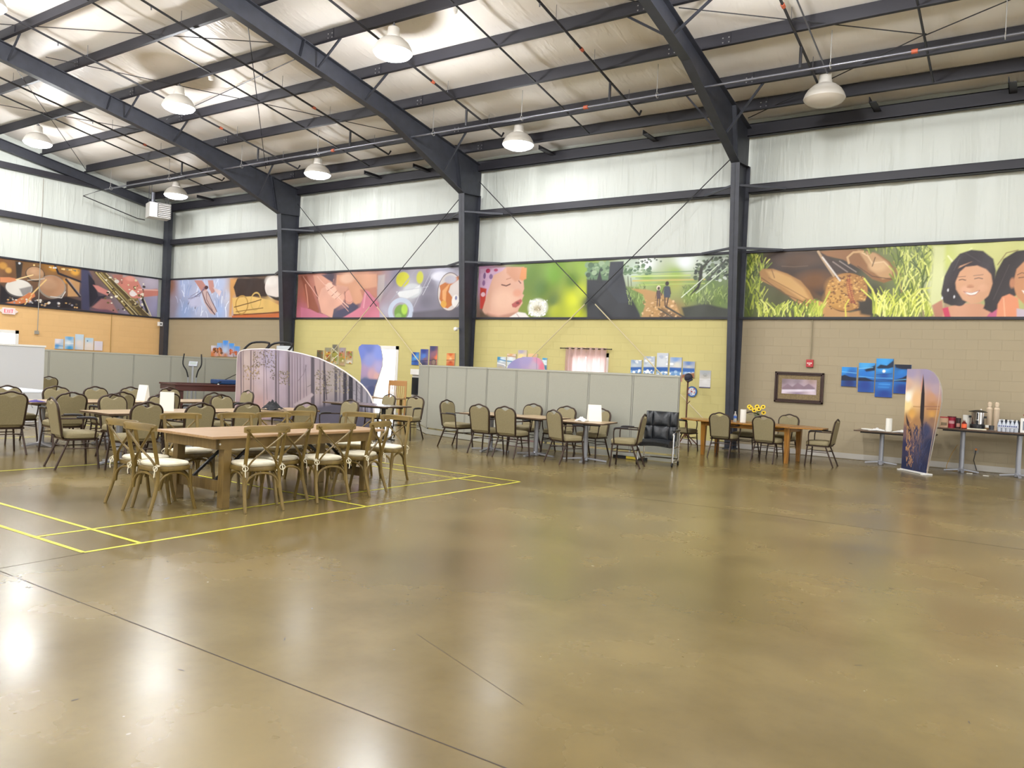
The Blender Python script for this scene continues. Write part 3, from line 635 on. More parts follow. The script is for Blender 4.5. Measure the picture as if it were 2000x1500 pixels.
CH = [  # x, y, facing degrees, label
 (-12.53, 5.36, 176, 'taupe banquet armchair at the left edge of the photo, its broad back to the viewer'),
 (-13.95, 6.17, 2, 'taupe banquet armchair facing right behind the leftmost chair, beside the purple cloth'),
 (-13.95, 6.92, 356, 'taupe banquet armchair beyond the rear table, right of the white folding table'),
 (-12.42, 6.17, 174, 'taupe banquet armchair with its back to the viewer, behind the side-on chair at left'),
 (-10.64, 5.46, 80, 'taupe banquet armchair seen side on at the left end of the middle table'),
 (-13.95, 7.63, 0, 'taupe banquet armchair beyond the rear table, left of the slanted white tent'),
 (-12.6, 7.02, 180, 'taupe banquet armchair seen from behind, half hidden by the chair facing the middle table'),
 (-11.33, 6.5, 2, 'taupe banquet armchair facing the viewer behind the left part of the middle table'),
 (-9.95, 5.86, 180, 'large taupe banquet armchair back right behind the two leftmost cross-back chairs'),
 (-13.95, 8.3, 0, 'taupe banquet armchair behind the rear table, partly hidden by the slanted white tent'),
 (-13.95, 9.1, 0, 'taupe banquet armchair facing the viewer in front of the pool table corner'),
 (-12.55, 7.8, 182, 'taupe banquet armchair with its back mostly hidden behind the upright white tent'),
 (-11.33, 7.27, 358, 'taupe banquet armchair facing the viewer, directly behind the upright white tent'),
 (-9.72, 6.5, 178, 'taupe banquet armchair back just right of the upright white tent, dark handle hole'),
 (-12.6, 8.68, 188, 'taupe banquet armchair turned left at the right part of the rear table'),
 (-11.33, 8.4, 0, 'taupe banquet armchair facing the viewer in front of the pool table right end'),
 (-13.35, 9.95, 265, 'taupe banquet armchair at the right end of the rear table beside the forest display'),
 (-9.7, 7.24, 180, 'taupe banquet armchair back behind the middle of the farm table'),
 (-9.62, 8.26, 178, 'taupe banquet armchair back beside the black bag on the middle table'),
 (-10.1, 9.65, 268, 'taupe banquet armchair seen edge on, facing left at the right end of the middle table'),
 (-12.16, 12.85, 262, 'taupe banquet armchair behind the dark table, under the wooden slat-back chair'),
 (-11.3, 12.85, 276, 'taupe banquet armchair behind the dark table, beside the end of the grey partition'),
 (-20.1, 9.46, 180, 'taupe banquet armchair far back, cut off by the white screen at left'),
 (-9.6, 12.43, 358, 'taupe banquet armchair facing right at the left end of the square tables by the partition'),
 (-8.55, 12.0, 91, 'taupe banquet armchair, left one of two backs at the square tables'),
 (-7.92, 11.92, 92, 'taupe banquet armchair, right one of two backs at the square tables'),
 (-8.5, 13.22, 271, 'taupe banquet armchair facing the viewer behind the pair of chair backs by the partition'),
 (-6.82, 11.98, 67, 'taupe banquet armchair turned at an angle in front of the white tent and napkins'),
 (-7.72, 13.22, 270, 'taupe banquet armchair against the partition, left of the white tent and napkins'),
 (-6.97, 13.2, 264, 'taupe banquet armchair against the partition, right behind the white tent and napkins'),
 (-5.9, 12.46, 194, 'taupe banquet armchair seen side on facing left in front of the black recliner'),
 (-6.45, 16.62, 357, 'taupe banquet armchair between recliner and wooden table, in front of the coat rack'),
 (-5.3, 15.88, 86, 'taupe banquet armchair, left one of two backs at the wooden table'),
 (-4.39, 15.82, 84, 'taupe banquet armchair, right one of two backs at the wooden table, below the framed picture'),
 (-5.23, 17.05, 268, 'taupe banquet armchair behind the wooden table, hidden by the sunflower vase'),
 (-4.42, 17.0, 262, 'taupe banquet armchair facing the viewer behind the right half of the wooden table'),
 (-3.5, 16.26, 180, 'taupe banquet armchair at the right end of the wooden table, facing left'),
]
base = make_armchair()
for i, (x, y, th, l) in enumerate(CH):
    rz = math.radians(th - 90)
    if i == 0: base.location = (x, y, 0); base.rotation_euler = (0, 0, rz); base['label'] = l; base['group'] = 'taupe banquet armchairs'
    else: dup(base, (x, y, 0), rz, l, 'taupe banquet armchairs')
# cross-back chairs
m_oak = noisy('limed_oak', '#645124', '#7c6733', 14, (1, 1, .15), .42, detail=6); m_oak2 = noisy('limed_oak_rail', '#6c5829', '#846e3a', 14, (.15, 1, 1), .4, detail=6)
m_cush = noisy('cream_cushion', '#ded6bd', '#e8e2cc', 12, rough=.85, bump=.3); m_cord = mat('cream_cord', '#e6dfc8', .8); m_seatd = mat('rattan_seat', '#4a3220', .7)
def make_cross():
    t = thing('cross_back_chair', '', 'chair')
    k = 28; out = [(.215 * (abs(math.cos(a)) ** .6) * (1 if math.cos(a) >= 0 else -1) * (1 + .07 * math.sin(a)), .205 * (abs(math.sin(a)) ** .6) * (1 if math.sin(a) >= 0 else -1)) for a in [2 * PI * j / k for j in range(k)]]
    s = MB(); vs = []
    for f, z in ((.96, .405), (1.0, .41), (1.02, .43), (1.0, .448), (.9, .452)): vs += [(x * f, y * f, z) for x, y in out]
    s.add(vs, [(i * k + j, i * k + (j + 1) % k, (i + 1) * k + (j + 1) % k, (i + 1) * k + j) for i in range(4) for j in range(k)] + [tuple(range(k))[::-1], tuple(range(4 * k, 5 * k))]); s.build('seat', m_oak, t, smooth=True)
    c = MB(); vs = []
    for f, z in ((.88, .452), (.93, .462), (.94, .475), (.88, .489), (.6, .497), (.0, .498)): vs += [(x * f, y * f + .005, z) for x, y in out]
    c.add(vs, [(i * k + j, i * k + (j + 1) % k, (i + 1) * k + (j + 1) % k, (i + 1) * k + j) for i in range(5) for j in range(k)] + [tuple(range(k))[::-1]]); cu = c.build('cushion', m_cush, t, smooth=True)
    for s_ in (-1, 1):
        ti = MB().tube(smooth_path([(s_ * .17, -.18, .478), (s_ * .2, -.225, .48), (s_ * .222, -.205, .47), (s_ * .2, -.235, .455), (s_ * .205, -.25, .40), (s_ * .2, -.25, .36)], 4), .005, 5)
        ti.tube([(s_ * (.2 + .03 * math.cos(a)), -.238, .445 + .026 * math.sin(a)) for a in [2 * PI * j / 8 for j in range(8)]], .0045, 5, closed=True); ti.build('tie', m_cord, cu, smooth=True)
    P = lambda z: -.2 - (z - .45) * .22 if z > .45 else -.2
    for s_ in (-1, 1):
        MB().tube(smooth_path([(s_ * .195, P(.85), .85), (s_ * .19, P(.65), .65), (s_ * .186, -.2, .44), (s_ * .19, -.21, .25), (s_ * .205, -.29, .0)], 5), [.019] * 16 + [.019, .0185, .018, .0175, .016], 9).build('post', m_oak, t, smooth=True)
        MB().tube(smooth_path([(s_ * .185, .17, .41), (s_ * .185, .185, .22), (s_ * .2, .235, 0)], 5), .018, 9).build('leg', m_oak, t, smooth=True)
    r = MB(); n = 16; vs = []
    for j in range(n + 1):
        u = -1 + 2 * j / n; x = .245 * u; yo = P(.86) - .035 * (1 - u * u) + .012; w = .033 if abs(u) < .97 else .025
        for dy, dz in ((.011, -w), (.013, w - .006), (.004, w + .004), (-.008, w + .004), (-.013, w - .006), (-.011, -w)): vs.append((x, yo + dy, .845 + dz - .008 * u * u))
    r.add(vs, [(j * 6 + i, j * 6 + (i + 1) % 6, (j + 1) * 6 + (i + 1) % 6, (j + 1) * 6 + i) for j in range(n) for i in range(6)] + [tuple(range(6))[::-1], tuple(n * 6 + i for i in range(6))]); r.build('top_rail', m_oak2, t, smooth=True)
    for s_ in (-1, 1):
        MB().tube(smooth_path([(s_ * .23, P(.85) - .012, .85), (s_ * .15, P(.78) - .012, .765), (0, P(.63) - .022 + .008 * s_, .635), (-s_ * .12, P(.52) - .01, .52), (-s_ * .165, -.19, .43)], 5), .0165, 7, sy=.5).build('cross_slat', m_oak, t, smooth=True)
    a_ = []
    for p, q in (((-.188, -.205), (.188, -.205)), ((-.185, .18), (.185, .18)), ((-.188, -.2), (-.185, .175)), ((.188, -.2), (.185, .175))):
        mb = MB(); P0, P1 = Vector((*p, 0)), Vector((*q, 0)); pts = []
        for j in range(11):
            th = PI * j / 10; u = .5 - .5 * math.cos(th); pts.append(P0.lerp(P1, u * .94 + .03) + Vector((0, 0, .225 + .165 * math.sin(th) ** .7)))
        mb.tube(pts, .0125, 7).build('bentwood_arch', m_oak, t, smooth=True)
    return t
XC = [(-7.22, 4.58, 94, 'front cross-back chair with cream cushion at the left end of the farm table'),
 (-7.72, 4.68, 97, 'cross-back chair behind the frontmost one at the left end of the farm table'),
 (-6.72, 5.28, 167, 'leftmost cross-back chair on the near side of the farm table, back to the viewer'),
 (-6.98, 5.8, 178, 'second cross-back chair from the left on the near side, pushed in behind the leftmost'),
 (-6.72, 6.22, 167, 'third cross-back chair from the left on the near side of the farm table'),
 (-6.78, 6.86, 194, 'cross-back chair seen almost edge on near the right end of the farm table'),
 (-7.2, 7.78, 286, 'cross-back chair standing clear at the right end of the farm table, facing it'),
 (-8.02, 5.42, 352, 'leftmost cross-back chair on the far side of the farm table'),
 (-7.92, 6.1, 350, 'second cross-back chair on the far side of the farm table'),
 (-7.9, 6.65, 350, 'third cross-back chair on the far side of the farm table, touching the second'),
 (-8.05, 7.22, 352, 'fourth cross-back chair on the far side of the farm table, set slightly back'),
 (-7.75, 7.72, 300, 'cross-back chair at the far right corner of the farm table, turned left')]
base = make_cross()
for i, (x, y, th, l) in enumerate(XC):
    rz = math.radians(th - 90)
    if i == 0: base.location = (x, y, 0); base.rotation_euler = (0, 0, rz); base['label'] = l; base['group'] = 'cross-back chairs'
    else: dup(base, (x, y, 0), rz, l, 'cross-back chairs')
# farm table
m_pine = noisy('pine_planks', '#977752', '#aa8a64', 9, (6, .4, 6), .4, detail=7); m_pine2 = noisy('pine_frame', '#665126', '#7c6434', 9, (4, .5, .5), .5, detail=7); m_blk = mat('black_steel', '#1d1d20', .4, .3)
t = thing('farm_table', 'long pine farm table with folding trestle legs, set with cross-back chairs', 'table', (-7.3, 6.07, 0), math.radians(-1))
MB().box(-.51, .51, -1.22, 1.22, .722, .75).build('tabletop', m_pine, t, bevel=.004)
ap = MB(); ap.box(-.46, .46, -1.13, -1.105, .61, .722).box(-.46, .46, 1.105, 1.13, .61, .722).box(-.46, -.435, -1.13, 1.13, .61, .722).box(.435, .46, -1.13, 1.13, .61, .722).build('apron', m_pine2, t)
for y in (-1.0, 1.0):
    for x in (-.41, .41): MB().box(x - .045, x + .045, y - .045, y + .045, 0, .722).build('leg', m_pine2, t, bevel=.004)
    MB().box(-.37, .37, y - .018, y + .018, .16, .27).build('stretcher', m_pine2, t, bevel=.003)
    for x in (-.2, .2): MB().bar((x, y * .97, .25), (x, y * .42, .70), .025, .025).build('brace', m_blk, t)
for y in (-1.1, 1.02): MB().lathe([(.011, 0), (.009, .006)], (0, 0, 0), 10).build('bolt', mat('bolt_%d' % (y > 0), '#e8e6e0', .3, .4), t).matrix_local = Matrix.Translation((.46, y, .665)) @ Matrix.Rotation(PI / 2, 4, 'Y')
# laminate tables on pedestals
m_lam = noisy('tan_laminate', '#a88d6a', '#b89e7c', 6, (5, .6, 1), .3, detail=5); m_lam_e = mat('brown_edge', '#4e3a28', .5); m_ped = mat('grey_pedestal', '#9c9da3', .35, .35); m_lam_d = noisy('dark_laminate', '#5e5350', '#6e625c', 6, (5, .6, 1), .25)
def pedestal(t, x, y, h, r=.3, blk=None):
    p_ = MB().lathe([(.045, .03), (.045, h - .04), (.12, h - .02), (.12, h)], (x, y, 0), 14).build('pedestal', blk or m_ped, t, smooth=True)
    f = MB()
    for a in (0, 90, 180, 270):
        a = math.radians(a + 8); f.bar((x, y, .055), (x + r * math.cos(a), y + r * math.sin(a), .018), .05, .025)
    f.lathe([(.06, .01), (.06, .06), (.045, .08)], (x, y, 0), 12); f.build('foot', blk or m_ped, t)
def ped_table(name, label, cx_, cy_, lx, ly, rz, h, peds, m=None, loc_r=.3, group=None, rad=0, blk=None):
    t = thing(name, label, 'table', (cx_, cy_, 0), math.radians(rz), group)
    out = [(-lx / 2, -ly / 2), (lx / 2, -ly / 2), (lx / 2, ly / 2), (-lx / 2, ly / 2)]
    MB().prism(out, h - .028, h).build('tabletop', m or m_lam, t, bevel=.003)
    MB().prism([(x * 1.003, y * 1.006) for x, y in out], h - .026, h - .003).build('edge_band', m_lam_e, t)
    for q_ in (-ly / 2 + .15, ly / 2 - .19): MB().box(-lx / 2 + .1, lx / 2 - .1, q_, q_ + .04, h - .06, h - .028).build('rail', m_blk, t)
    for p_ in peds: pedestal(t, p_[0], p_[1], h - .03, loc_r, blk)
    return t
g = 'tan laminate dining tables'
ped_table('dining_table', 'tan pedestal table holding the upright white tent, left of the middle row', -10.7, 6.64, .76, 1.83, 0, .73, [(0, -.55), (0, .55)], group=g)
ped_table('dining_table', 'tan pedestal table holding the black bag, right of the middle row', -10.66, 8.5, .76, 1.83, 1, .73, [(0, -.55), (0, .55)], group=g)
ped_table('dining_table', 'tan pedestal table in the rear row with the purple cloth on it', -13.25, 6.8, .86, 1.83, 0, .73, [(0, -.55), (0, .55)], group=g)
ped_table('dining_table', 'tan pedestal table in the rear row with the slanted white tent on it', -13.25, 8.66, .86, 1.83, 0, .73, [(0, -.55), (0, .55)], group=g)
ped_table('dining_table', 'dark topped table in front of the right end of the forest display', -11.85, 12.15, 1.83, .8, 0, .73, [(-.5, 0), (.5, 0)], m=m_lam_d, blk=m_blk)
g = 'square tables by the partition'
ped_table('square_table', 'square tan pedestal table, leftmost of the three along the partition', -8.78, 12.45, .9, .91, 0, .725, [(0, 0)], loc_r=.4, group=g)
ped_table('square_table', 'square tan pedestal table, middle one of three along the partition', -7.77, 12.5, .9, .9, -7, .735, [(0, 0)], loc_r=.4, group=g)
ped_table('square_table', 'square tan pedestal table with white tent and napkins, rightmost of three', -6.76, 12.58, .9, .9, 10, .72, [(0, 0)], loc_r=.4, group=g)
g = 'tables along the tan wall'
ped_table('serving_table', 'brown pedestal table against the tan wall with white plates and a towel roll', -2.36, 17.74, 1.46, .76, 0, .70, [(-.26, .1)], m=mat('brown_laminate', '#7c6a56', .35), group=g)
ped_table('serving_table', 'long brown pedestal table against the tan wall holding the coffee urn', -.35, 17.8, 2.5, .7, 0, .86, [(-.81, 0), (.13, 0)], m=mat('brown_laminate_2', '#7a5f50', .35), group=g)
# light wooden table seen past the display, and white folding table at left
t = thing('side_table', 'light wooden side table in front of the bright doorway', 'table', (-14.6, 15.35, 0))
MB().box(-.75, .75, -.3, .3, .7, .73).build('tabletop', m_pine, t)
for x in (-.65, .65):
    for y in (-.24, .24): MB().box(x - .025, x + .025, y - .025, y + .025, 0, .7).build('leg', m_pine2, t)
m_fold = mat('white_plastic', '#dfe4ec', .25)
t = thing('folding_table', 'white folding table shining at left in front of the white screen', 'table', (-17.2, 7.6, 0), math.radians(0))
MB().box(-.95, .95, -.38, .38, .70, .735).build('tabletop', m_fold, t, bevel=.01)
for x in (-.7, .7):
    lg = MB()
    for y in (-.28, .28): lg.tube([(x, y, .7), (x, y, 0)], .014, 6)
    lg.tube([(x, -.28, .12), (x, .28, .12)], .012, 6); lg.tube([(x, 0, .4), (x * .4, 0, .7)], .01, 6); lg.build('leg', m_ped, t, smooth=True)
# wooden dining table at right
m_amber = noisy('amber_wood', '#94652c', '#ac7a38', 7, (.5, 5, 5), .28, detail=6); m_amber_leg = noisy('amber_wood_leg', '#8c5c22', '#a8762f', 7, (5, 5, .5), .32, detail=6)
t = thing('wooden_table', 'amber wooden dining table with clipped corners, holding the sunflowers', 'table', (-4.9, 16.33, 0), math.radians(-4))
MB().prism([(-1.5, -.2), (-1.05, -.5), (1.05, -.5), (1.5, -.2), (1.5, .2), (1.05, .5), (-1.05, .5), (-1.5, .2)], .705, .733).build('tabletop', m_amber, t, bevel=.004)
for x in (-.95, 0, .95): MB().box(x - .004, x + .004, -.502, .502, .7, .7345).build('leaf_joint', m_lam_e, t)
MB().box(-.92, .92, -.4, -.375, .62, .705).box(-.92, .92, .375, .4, .62, .705).box(-.92, -.895, -.4, .4, .62, .705).box(.895, .92, -.4, .4, .62, .705).build('apron', m_amber, t)
for x in (-.88, .88):
    for y in (-.36, .36):
        MB().add([(x + i * w, y + j * w, z) for z, w in ((0, .034), (.705, .052)) for i, j in ((-1, -1), (1, -1), (1, 1), (-1, 1))], [(3, 2, 1, 0), (4, 5, 6, 7), (0, 1, 5, 4), (1, 2, 6, 5), (2, 3, 7, 6), (3, 0, 4, 7)]).build('leg', m_amber_leg, t)
# grey partitions
m_part = noisy('grey_partition_fabric', '#9c9b8e', '#a1a093', 120, rough=.85); m_pfr = mat('pale_partition_frame', '#a6a599', .5); m_seam = mat('seam_grey', '#939287', .6); m_pdk = mat('partition_gap', '#55564f', .8)
def partition(name, label, pts, h, seams, kick=True, m=None, cat='partition'):
    t = thing(name, label, cat, (pts[0][0], pts[0][1], 0)); o = Vector((pts[0][0], pts[0][1], 0))
    segs = []
    for (a, b_, n) in seams:
        A = Vector((*a, 0)) - o; B = Vector((*b_, 0)) - o
        for k in range(n): segs.append((A.lerp(B, k / n), A.lerp(B, (k + 1) / n)))
    for A, B in segs:
        d = (B - A).normalized(); nrm = Vector((-d.y, d.x, 0)); mb = MB()
        mb.bar(A + d * .022 + Vector((0, 0, (h + .13) / 2)), B - d * .022 + Vector((0, 0, (h + .13) / 2)), .05, h - .19); p_ = mb.build('panel', m or m_part, t)
        f = MB(); f.bar(A + Vector((0, 0, h - .015)), B + Vector((0, 0, h - .015)), .066, .035)
        for Q in (): f.bar(Q + Vector((0, 0, .02)), Q + Vector((0, 0, h - .03)), .055, .018, d)
        f.bar(A + Vector((0, 0, .065)), B + Vector((0, 0, .065)), .06, .11); f.build('panel_frame', m_pfr, p_)
        g_ = MB()
        for Q in (A + d * .008, B - d * .008): g_.bar(Q + Vector((0, 0, .12)), Q + Vector((0, 0, h - .03)), .05, .016, d)
        g_.build('seam_post', m_seam, p_)
    return t
partition('office_partition', 'long grey office partition behind the square tables, bending back at its left end', [(-5.5, 13.82)], 1.63, [((-5.5, 13.82), (-8.3, 13.72), 3), ((-8.3, 13.72), (-9.85, 13.75), 2), ((-9.85, 13.75), (-11.9, 14.25), 3), ((-11.9, 14.25), (-13.1, 15.3), 1)])
partition('office_partition', 'long grey office partition in front of the left corner, behind the pool table', [(-22, 9.3)], 1.58, [((-22, 9.3), (-22, 17.6), 7)])
t = thing('white_screen', 'tall white screen board standing at the far left in front of the end wall door', 'screen', (-19.1, 7.4, 0))
MB().box(-.03, .03, -1.6, 1.6, .05, 1.62).build('panel', mat('white_board', '#cfd0d2', .5), t); MB().box(-.05, .05, -1.62, 1.62, 1.62, 1.66).build('top_rail', m_white, t)
for y in (-1.4, 1.4): MB().box(-.3, .3, y - .02, y + .02, 0, .04).build('foot', m_pfr, t)
t = thing('power_rail', 'black and yellow power outlet rail lying along the partition foot beside the recliner', 'power strip', (-6.3, 13.62, 0))
MB().box(-.4, .3, -.02, .02, 0, .06).build('rail', m_blk, t); MB().box(-.12, .08, -.028, -.02, .01, .055).build('outlet', mat('yellow_plastic', '#c8b23a', .5), t)
# recliner
m_lea = noisy('black_leather', '#141619', '#1c1f23', 30, rough=.32, bump=.15); m_chr = mat('chrome', '#d4d4d6', .15, 1)
t = thing('recliner', 'black leather recliner on a chrome frame in front of the partition end', 'armchair', (-5.62, 13.22, 0), math.radians(8))
def pad(name, x0, x1, y0, y1, z0, z1, rec=0, par=t):
    n = 10; mb = MB(); vs = []
    def P(u, v, w):
        bul = 1 - .0; x = x0 + (x1 - x0) * u; z = z0 + (z1 - z0) * v
        return (x, (y0 if w else y1) + (z - .42) * rec * 1.0 - (0.05 * (math.sin(PI * u) * math.sin(PI * v)) ** .5 if w else 0), z)
    k = n + 1
    for w in (1, 0): vs += [P(i / n, j / n, w) for j in range(k) for i in range(k)]
    q = lambda w, j, i: w * k * k + j * k + i
    fs = [(q(0, j, i), q(0, j, i + 1), q(0, j + 1, i + 1), q(0, j + 1, i)) for j in range(n) for i in range(n)] + [(q(1, j, i), q(1, j + 1, i), q(1, j + 1, i + 1), q(1, j, i + 1)) for j in range(n) for i in range(n)]
    fs += [(q(0, 0, i), q(1, 0, i), q(1, 0, i + 1), q(0, 0, i + 1)) for i in range(n)] + [(q(0, n, i), q(0, n, i + 1), q(1, n, i + 1), q(1, n, i)) for i in range(n)]
    fs += [(q(0, j, 0), q(0, j + 1, 0), q(1, j + 1, 0), q(1, j, 0)) for j in range(n)] + [(q(0, j, n), q(1, j, n), q(1, j + 1, n), q(0, j + 1, n)) for j in range(n)]
    return mb.add(vs, fs).build(name, m_lea, par, smooth=True)
for a, c in ((-.29, -.15), (-.15, .15), (.15, .29)): pad('back_cushion', a, c, .1, .17, .44, .72, .18)
for a, c in ((-.29, -.16), (-.16, .16), (.16, .29)): pad('headrest', a, c, .07, .16, .70, .96, .2)
s = MB(); k = 9
vs = [(-.27 + .54 * i / 8, y, z + .02 * math.sin(PI * i / 8)) for y, z in ((.16, .34), (.16, .44), (-.1, .46), (-.26, .45), (-.34, .41), (-.33, .35), (-.2, .33)) for i in range(9)]
s.add(vs, [(j * 9 + i, j * 9 + i + 1, ((j + 1) % 7) * 9 + i + 1, ((j + 1) % 7) * 9 + i) for j in range(7) for i in range(8)] + [tuple(j * 9 for j in range(7)), tuple(j * 9 + 8 for j in range(7))[::-1]]); s.build('seat', m_lea, t, smooth=True)
for s_ in (-1, 1):
    a = MB().tube(smooth_path([(s_ * .32, .2, .62), (s_ * .32, -.05, .62), (s_ * .32, -.17, .6), (s_ * .32, -.2, .5), (s_ * .32, -.21, .08)], 4), .016, 8); a.tube([(s_ * .32, .2, .62), (s_ * .32, .22, .08)], .016, 8); a.tube([(s_ * .32, -.21, .1), (s_ * .32, .22, .1)], .016, 8); a.tube([(s_ * .32, -.15, .34), (s_ * .32, .2, .34)], .012, 8)
    o = a.build('side_frame', m_chr, t, smooth=True); MB().box(s_ * .32 - .035, s_ * .32 + .035, -.18, .16, .625, .66).build('arm_pad', m_lea, t, bevel=.012)
    for y in (-.2, .22): 
        c = MB(); c.tube([(s_ * .32 - .012, y, .04), (s_ * .32 + .012, y, .04)], .04, 12); c.build('wheel', m_blk, t, smooth=True)
MB().tube([(-.32, .2, .12), (.32, .2, .12)], .012, 6).build('crossbar', m_chr, t, smooth=True)
# coat rack with cap
m_rack = mat('dark_red_wood', '#5a3524', .4)
t = thing('coat_rack', 'dark wooden coat rack standing at the yellow wall', 'coat rack', (-6.93, 17.9, 0))
MB().tube([(0, 0, .2), (0, 0, 1.62)], .02, 8).build('pole', m_rack, t, smooth=True)
for a in (20, 140, 260, 80): 
    a = math.radians(a); MB().tube([(0, 0, .3), (.3 * math.cos(a), .3 * math.sin(a), .02)], .016, 6).build('leg', m_rack, t, smooth=True)
for a, z in ((0, 1.5), (120, 1.5), (240, 1.5), (-30, .98)): 
    a = math.radians(a); MB().tube([(0, 0, z), (.11 * math.cos(a), .11 * math.sin(a), z + .09)], .009, 6).build('hook', m_rack, t, smooth=True)
c = MB().lathe([(.095, 0), (.1, .04), (.085, .09), (.05, .125), (0, .135)], (0, 0, 0), 18); c.prism([(-.06 + 0, -.09), (.06, -.09), (.055, -.17), (0, -.19), (-.055, -.17)], 0, .012)
o = c.build('cap', mat('navy_cap', '#2c2c3a', .8), smooth=True); o.location = (-6.9, 17.88, 1.6); o.rotation_euler = (.35, -.45, .5); tag(o, 'dark baseball cap hung on top of the coat rack', 'cap')
# things on tables
m_paper = mat('white_paper', '#e9e6dc', .8)
def tent(label, x, y, z, rz, w, h, d):
    t = MB().add([(-w / 2, -d / 2, 0), (w / 2, -d / 2, 0), (w / 2, d / 2, 0), (-w / 2, d / 2, 0), (-w / 2, 0, h), (w / 2, 0, h), (-w / 2, .02, h), (w / 2, .02, h)], [(0, 1, 5, 4), (2, 3, 6, 7), (4, 5, 7, 6), (0, 4, 6, 3), (1, 2, 7, 5), (0, 3, 2, 1)])
    o = t.build('table_tent', m_paper); o.location = (x, y, z); o.rotation_euler = (0, 0, math.radians(rz)); return tag(o, label, 'sign', 'blank white table tents')
tent('blank white upright tent on the middle table, seen face on', -10.64, 6.76, .731, 62, .19, .28, .12)
tent('blank white tent slanting on the rear table, seen from its side', -13.2, 7.92, .731, 20, .18, .28, .14)
tent('blank white tent on the square table beside the folded napkins', -6.72, 12.8, .721, 40, .24, .3, .2)
def cloth(name, label, x, y, z, lx, ly, h, col, seed, cat='cloth', m=None):
    r = random.Random(seed); n = 12; vs = []
    for j in range(n + 1):
        for i in range(n + 1):
            u, v = i / n * 2 - 1, j / n * 2 - 1; e = max(0, 1 - (u * u + v * v) ** .5 * .8)
            vs.append((u * lx / 2 * (1 + .08 * math.sin(5 * v + seed)), v * ly / 2 * (1 + .08 * math.sin(4 * u + seed)), h * e * (.5 + .5 * r.random()) + .002))
    k = len(vs); vs += [(a, b_, 0) for a, b_, c in vs]
    q = lambda j, i: j * (n + 1) + i
    fs = [(q(j, i), q(j, i + 1), q(j + 1, i + 1), q(j + 1, i)) for j in range(n) for i in range(n)] + [(k + q(j, i), k + q(j + 1, i), k + q(j + 1, i + 1), k + q(j, i + 1)) for j in range(n) for i in range(n)]
    o = MB().add(vs, fs).build(name, m or mat(name + '_stuff', col, .8), smooth=True); o.location = (x, y, z); return tag(o, label, cat)
cloth('purple_cloth', 'small purple cloth lying on the left end of the rear table', -12.98, 6.02, .731, .3, .22, .04, '#3a2a78', 1)
cloth('jacket', 'bundle of dark and white clothing on the rear table behind the slanted tent', -13.3, 8.25, .731, .34, .4, .1, '#3c3a52', 2, 'clothes')
cloth('bag', 'black soft bag slumped on the middle table near its right end', -10.55, 8.62, .731, .3, .34, .2, '#16161a', 3, 'bag')
cloth('napkins', 'pile of folded white napkins beside the white tent on the square table', -6.83, 12.52, .721, .2, .2, .1, '#ece9e2', 4, 'napkins')
o = cloth('napkins', 'white napkins right of the towel roll, beside the sail-shaped display', -2.22, 17.62, .701, .34, .34, .06, '#eceae6', 5, 'napkins')
o = cloth('napkins', 'white heap of napkins left of the towel roll on the small brown table', -2.68, 17.62, .701, .3, .3, .07, '#eceae6', 6, 'napkins')
# pool table, cushion, cue, trainers
m_cherry = mat('cherry_wood', '#4a2420', .35); m_felt = mat('green_felt', '#2c5a4c', .9)
t = thing('pool_table', 'dark cherry pool table with green cloth behind the dining chairs', 'pool table', (-19.9, 14.08, 0), math.radians(-15))
MB().box(-.66, .66, -1.27, 1.27, .62, .76).build('frame', m_cherry, t, bevel=.01); MB().box(-.56, .56, -1.17, 1.17, .76, .775).build('cloth', m_felt, t)
MB().box(-.68, -.55, -1.3, 1.3, .76, .81).box(.55, .68, -1.3, 1.3, .76, .81).box(-.55, .55, -1.3, -1.17, .76, .81).box(-.55, .55, 1.17, 1.3, .76, .81).build('rail', m_cherry, t, bevel=.008)
for x in (-.5, .5):
    for y in (-1.1, 1.1): MB().box(x - .08, x + .08, y - .08, y + .08, 0, .62).build('leg', m_cherry, t, bevel=.01)
tag(MB().lathe([(.0, 0), (.028, .028), (0, .056)], (-19.75, 14.15, .776), 12).build('cue_ball', m_white, smooth=True), 'white cue ball on the green pool table', 'ball')
m_navy = mat('navy_vinyl', '#1c3a68', .5)
o = MB().box(-.3, .3, -.4, .4, 0, .13).build('folded_mat', m_navy, bevel=.03); o.location = (-19.95, 14.55, .812); o.rotation_euler = (0, 0, -.26); tag(o, 'folded navy blue mat lying on the pool table edge', 'mat')
o.scale = (1, .9, 1)
tag(MB().tube([(-19.62, 14.0, .83), (-21.0, 16.6, 1.5)], .012, 6).build('pool_cue', m_blk), 'black pool cue leaning diagonally over the pool table', 'cue')
m_silver = mat('silver_steel', '#a8abb2', .3, .6)
t = thing('elliptical_trainer', 'elliptical trainer with curved black handles standing before the grey partition', 'exercise machine', (-21.3, 14.33, 0), math.radians(40))
MB().box(-.25, .25, -.5, .5, .0, .08).build('base', m_silver, t); MB().tube([(0, 0, .08), (0, .05, 1.3)], .035, 8).build('mast', m_silver, t, smooth=True)
c = MB().box(-.13, .13, -.03, .03, 0, .17).build('console', m_silver, t, bevel=.01); c.location = (0, .03, 1.28); c.rotation_euler = (-.5, 0, 0)
MB().box(-.09, .09, -.034, -.03, .05, .14).build('screen', mat('lcd', '#9aa39c', .3), c)
for s_ in (-1, 1):
    MB().tube([(s_ * .12, 0, .1), (s_ * .12, 0, .95)], .02, 8).build('lever', m_silver, t, smooth=True)
    MB().tube(smooth_path([(s_ * .12, 0, .95), (s_ * .17, -.02, 1.15), (s_ * .27, -.05, 1.35), (s_ * .25, -.03, 1.66)], 4), .02, 8).build('handle', m_blk, t, smooth=True)
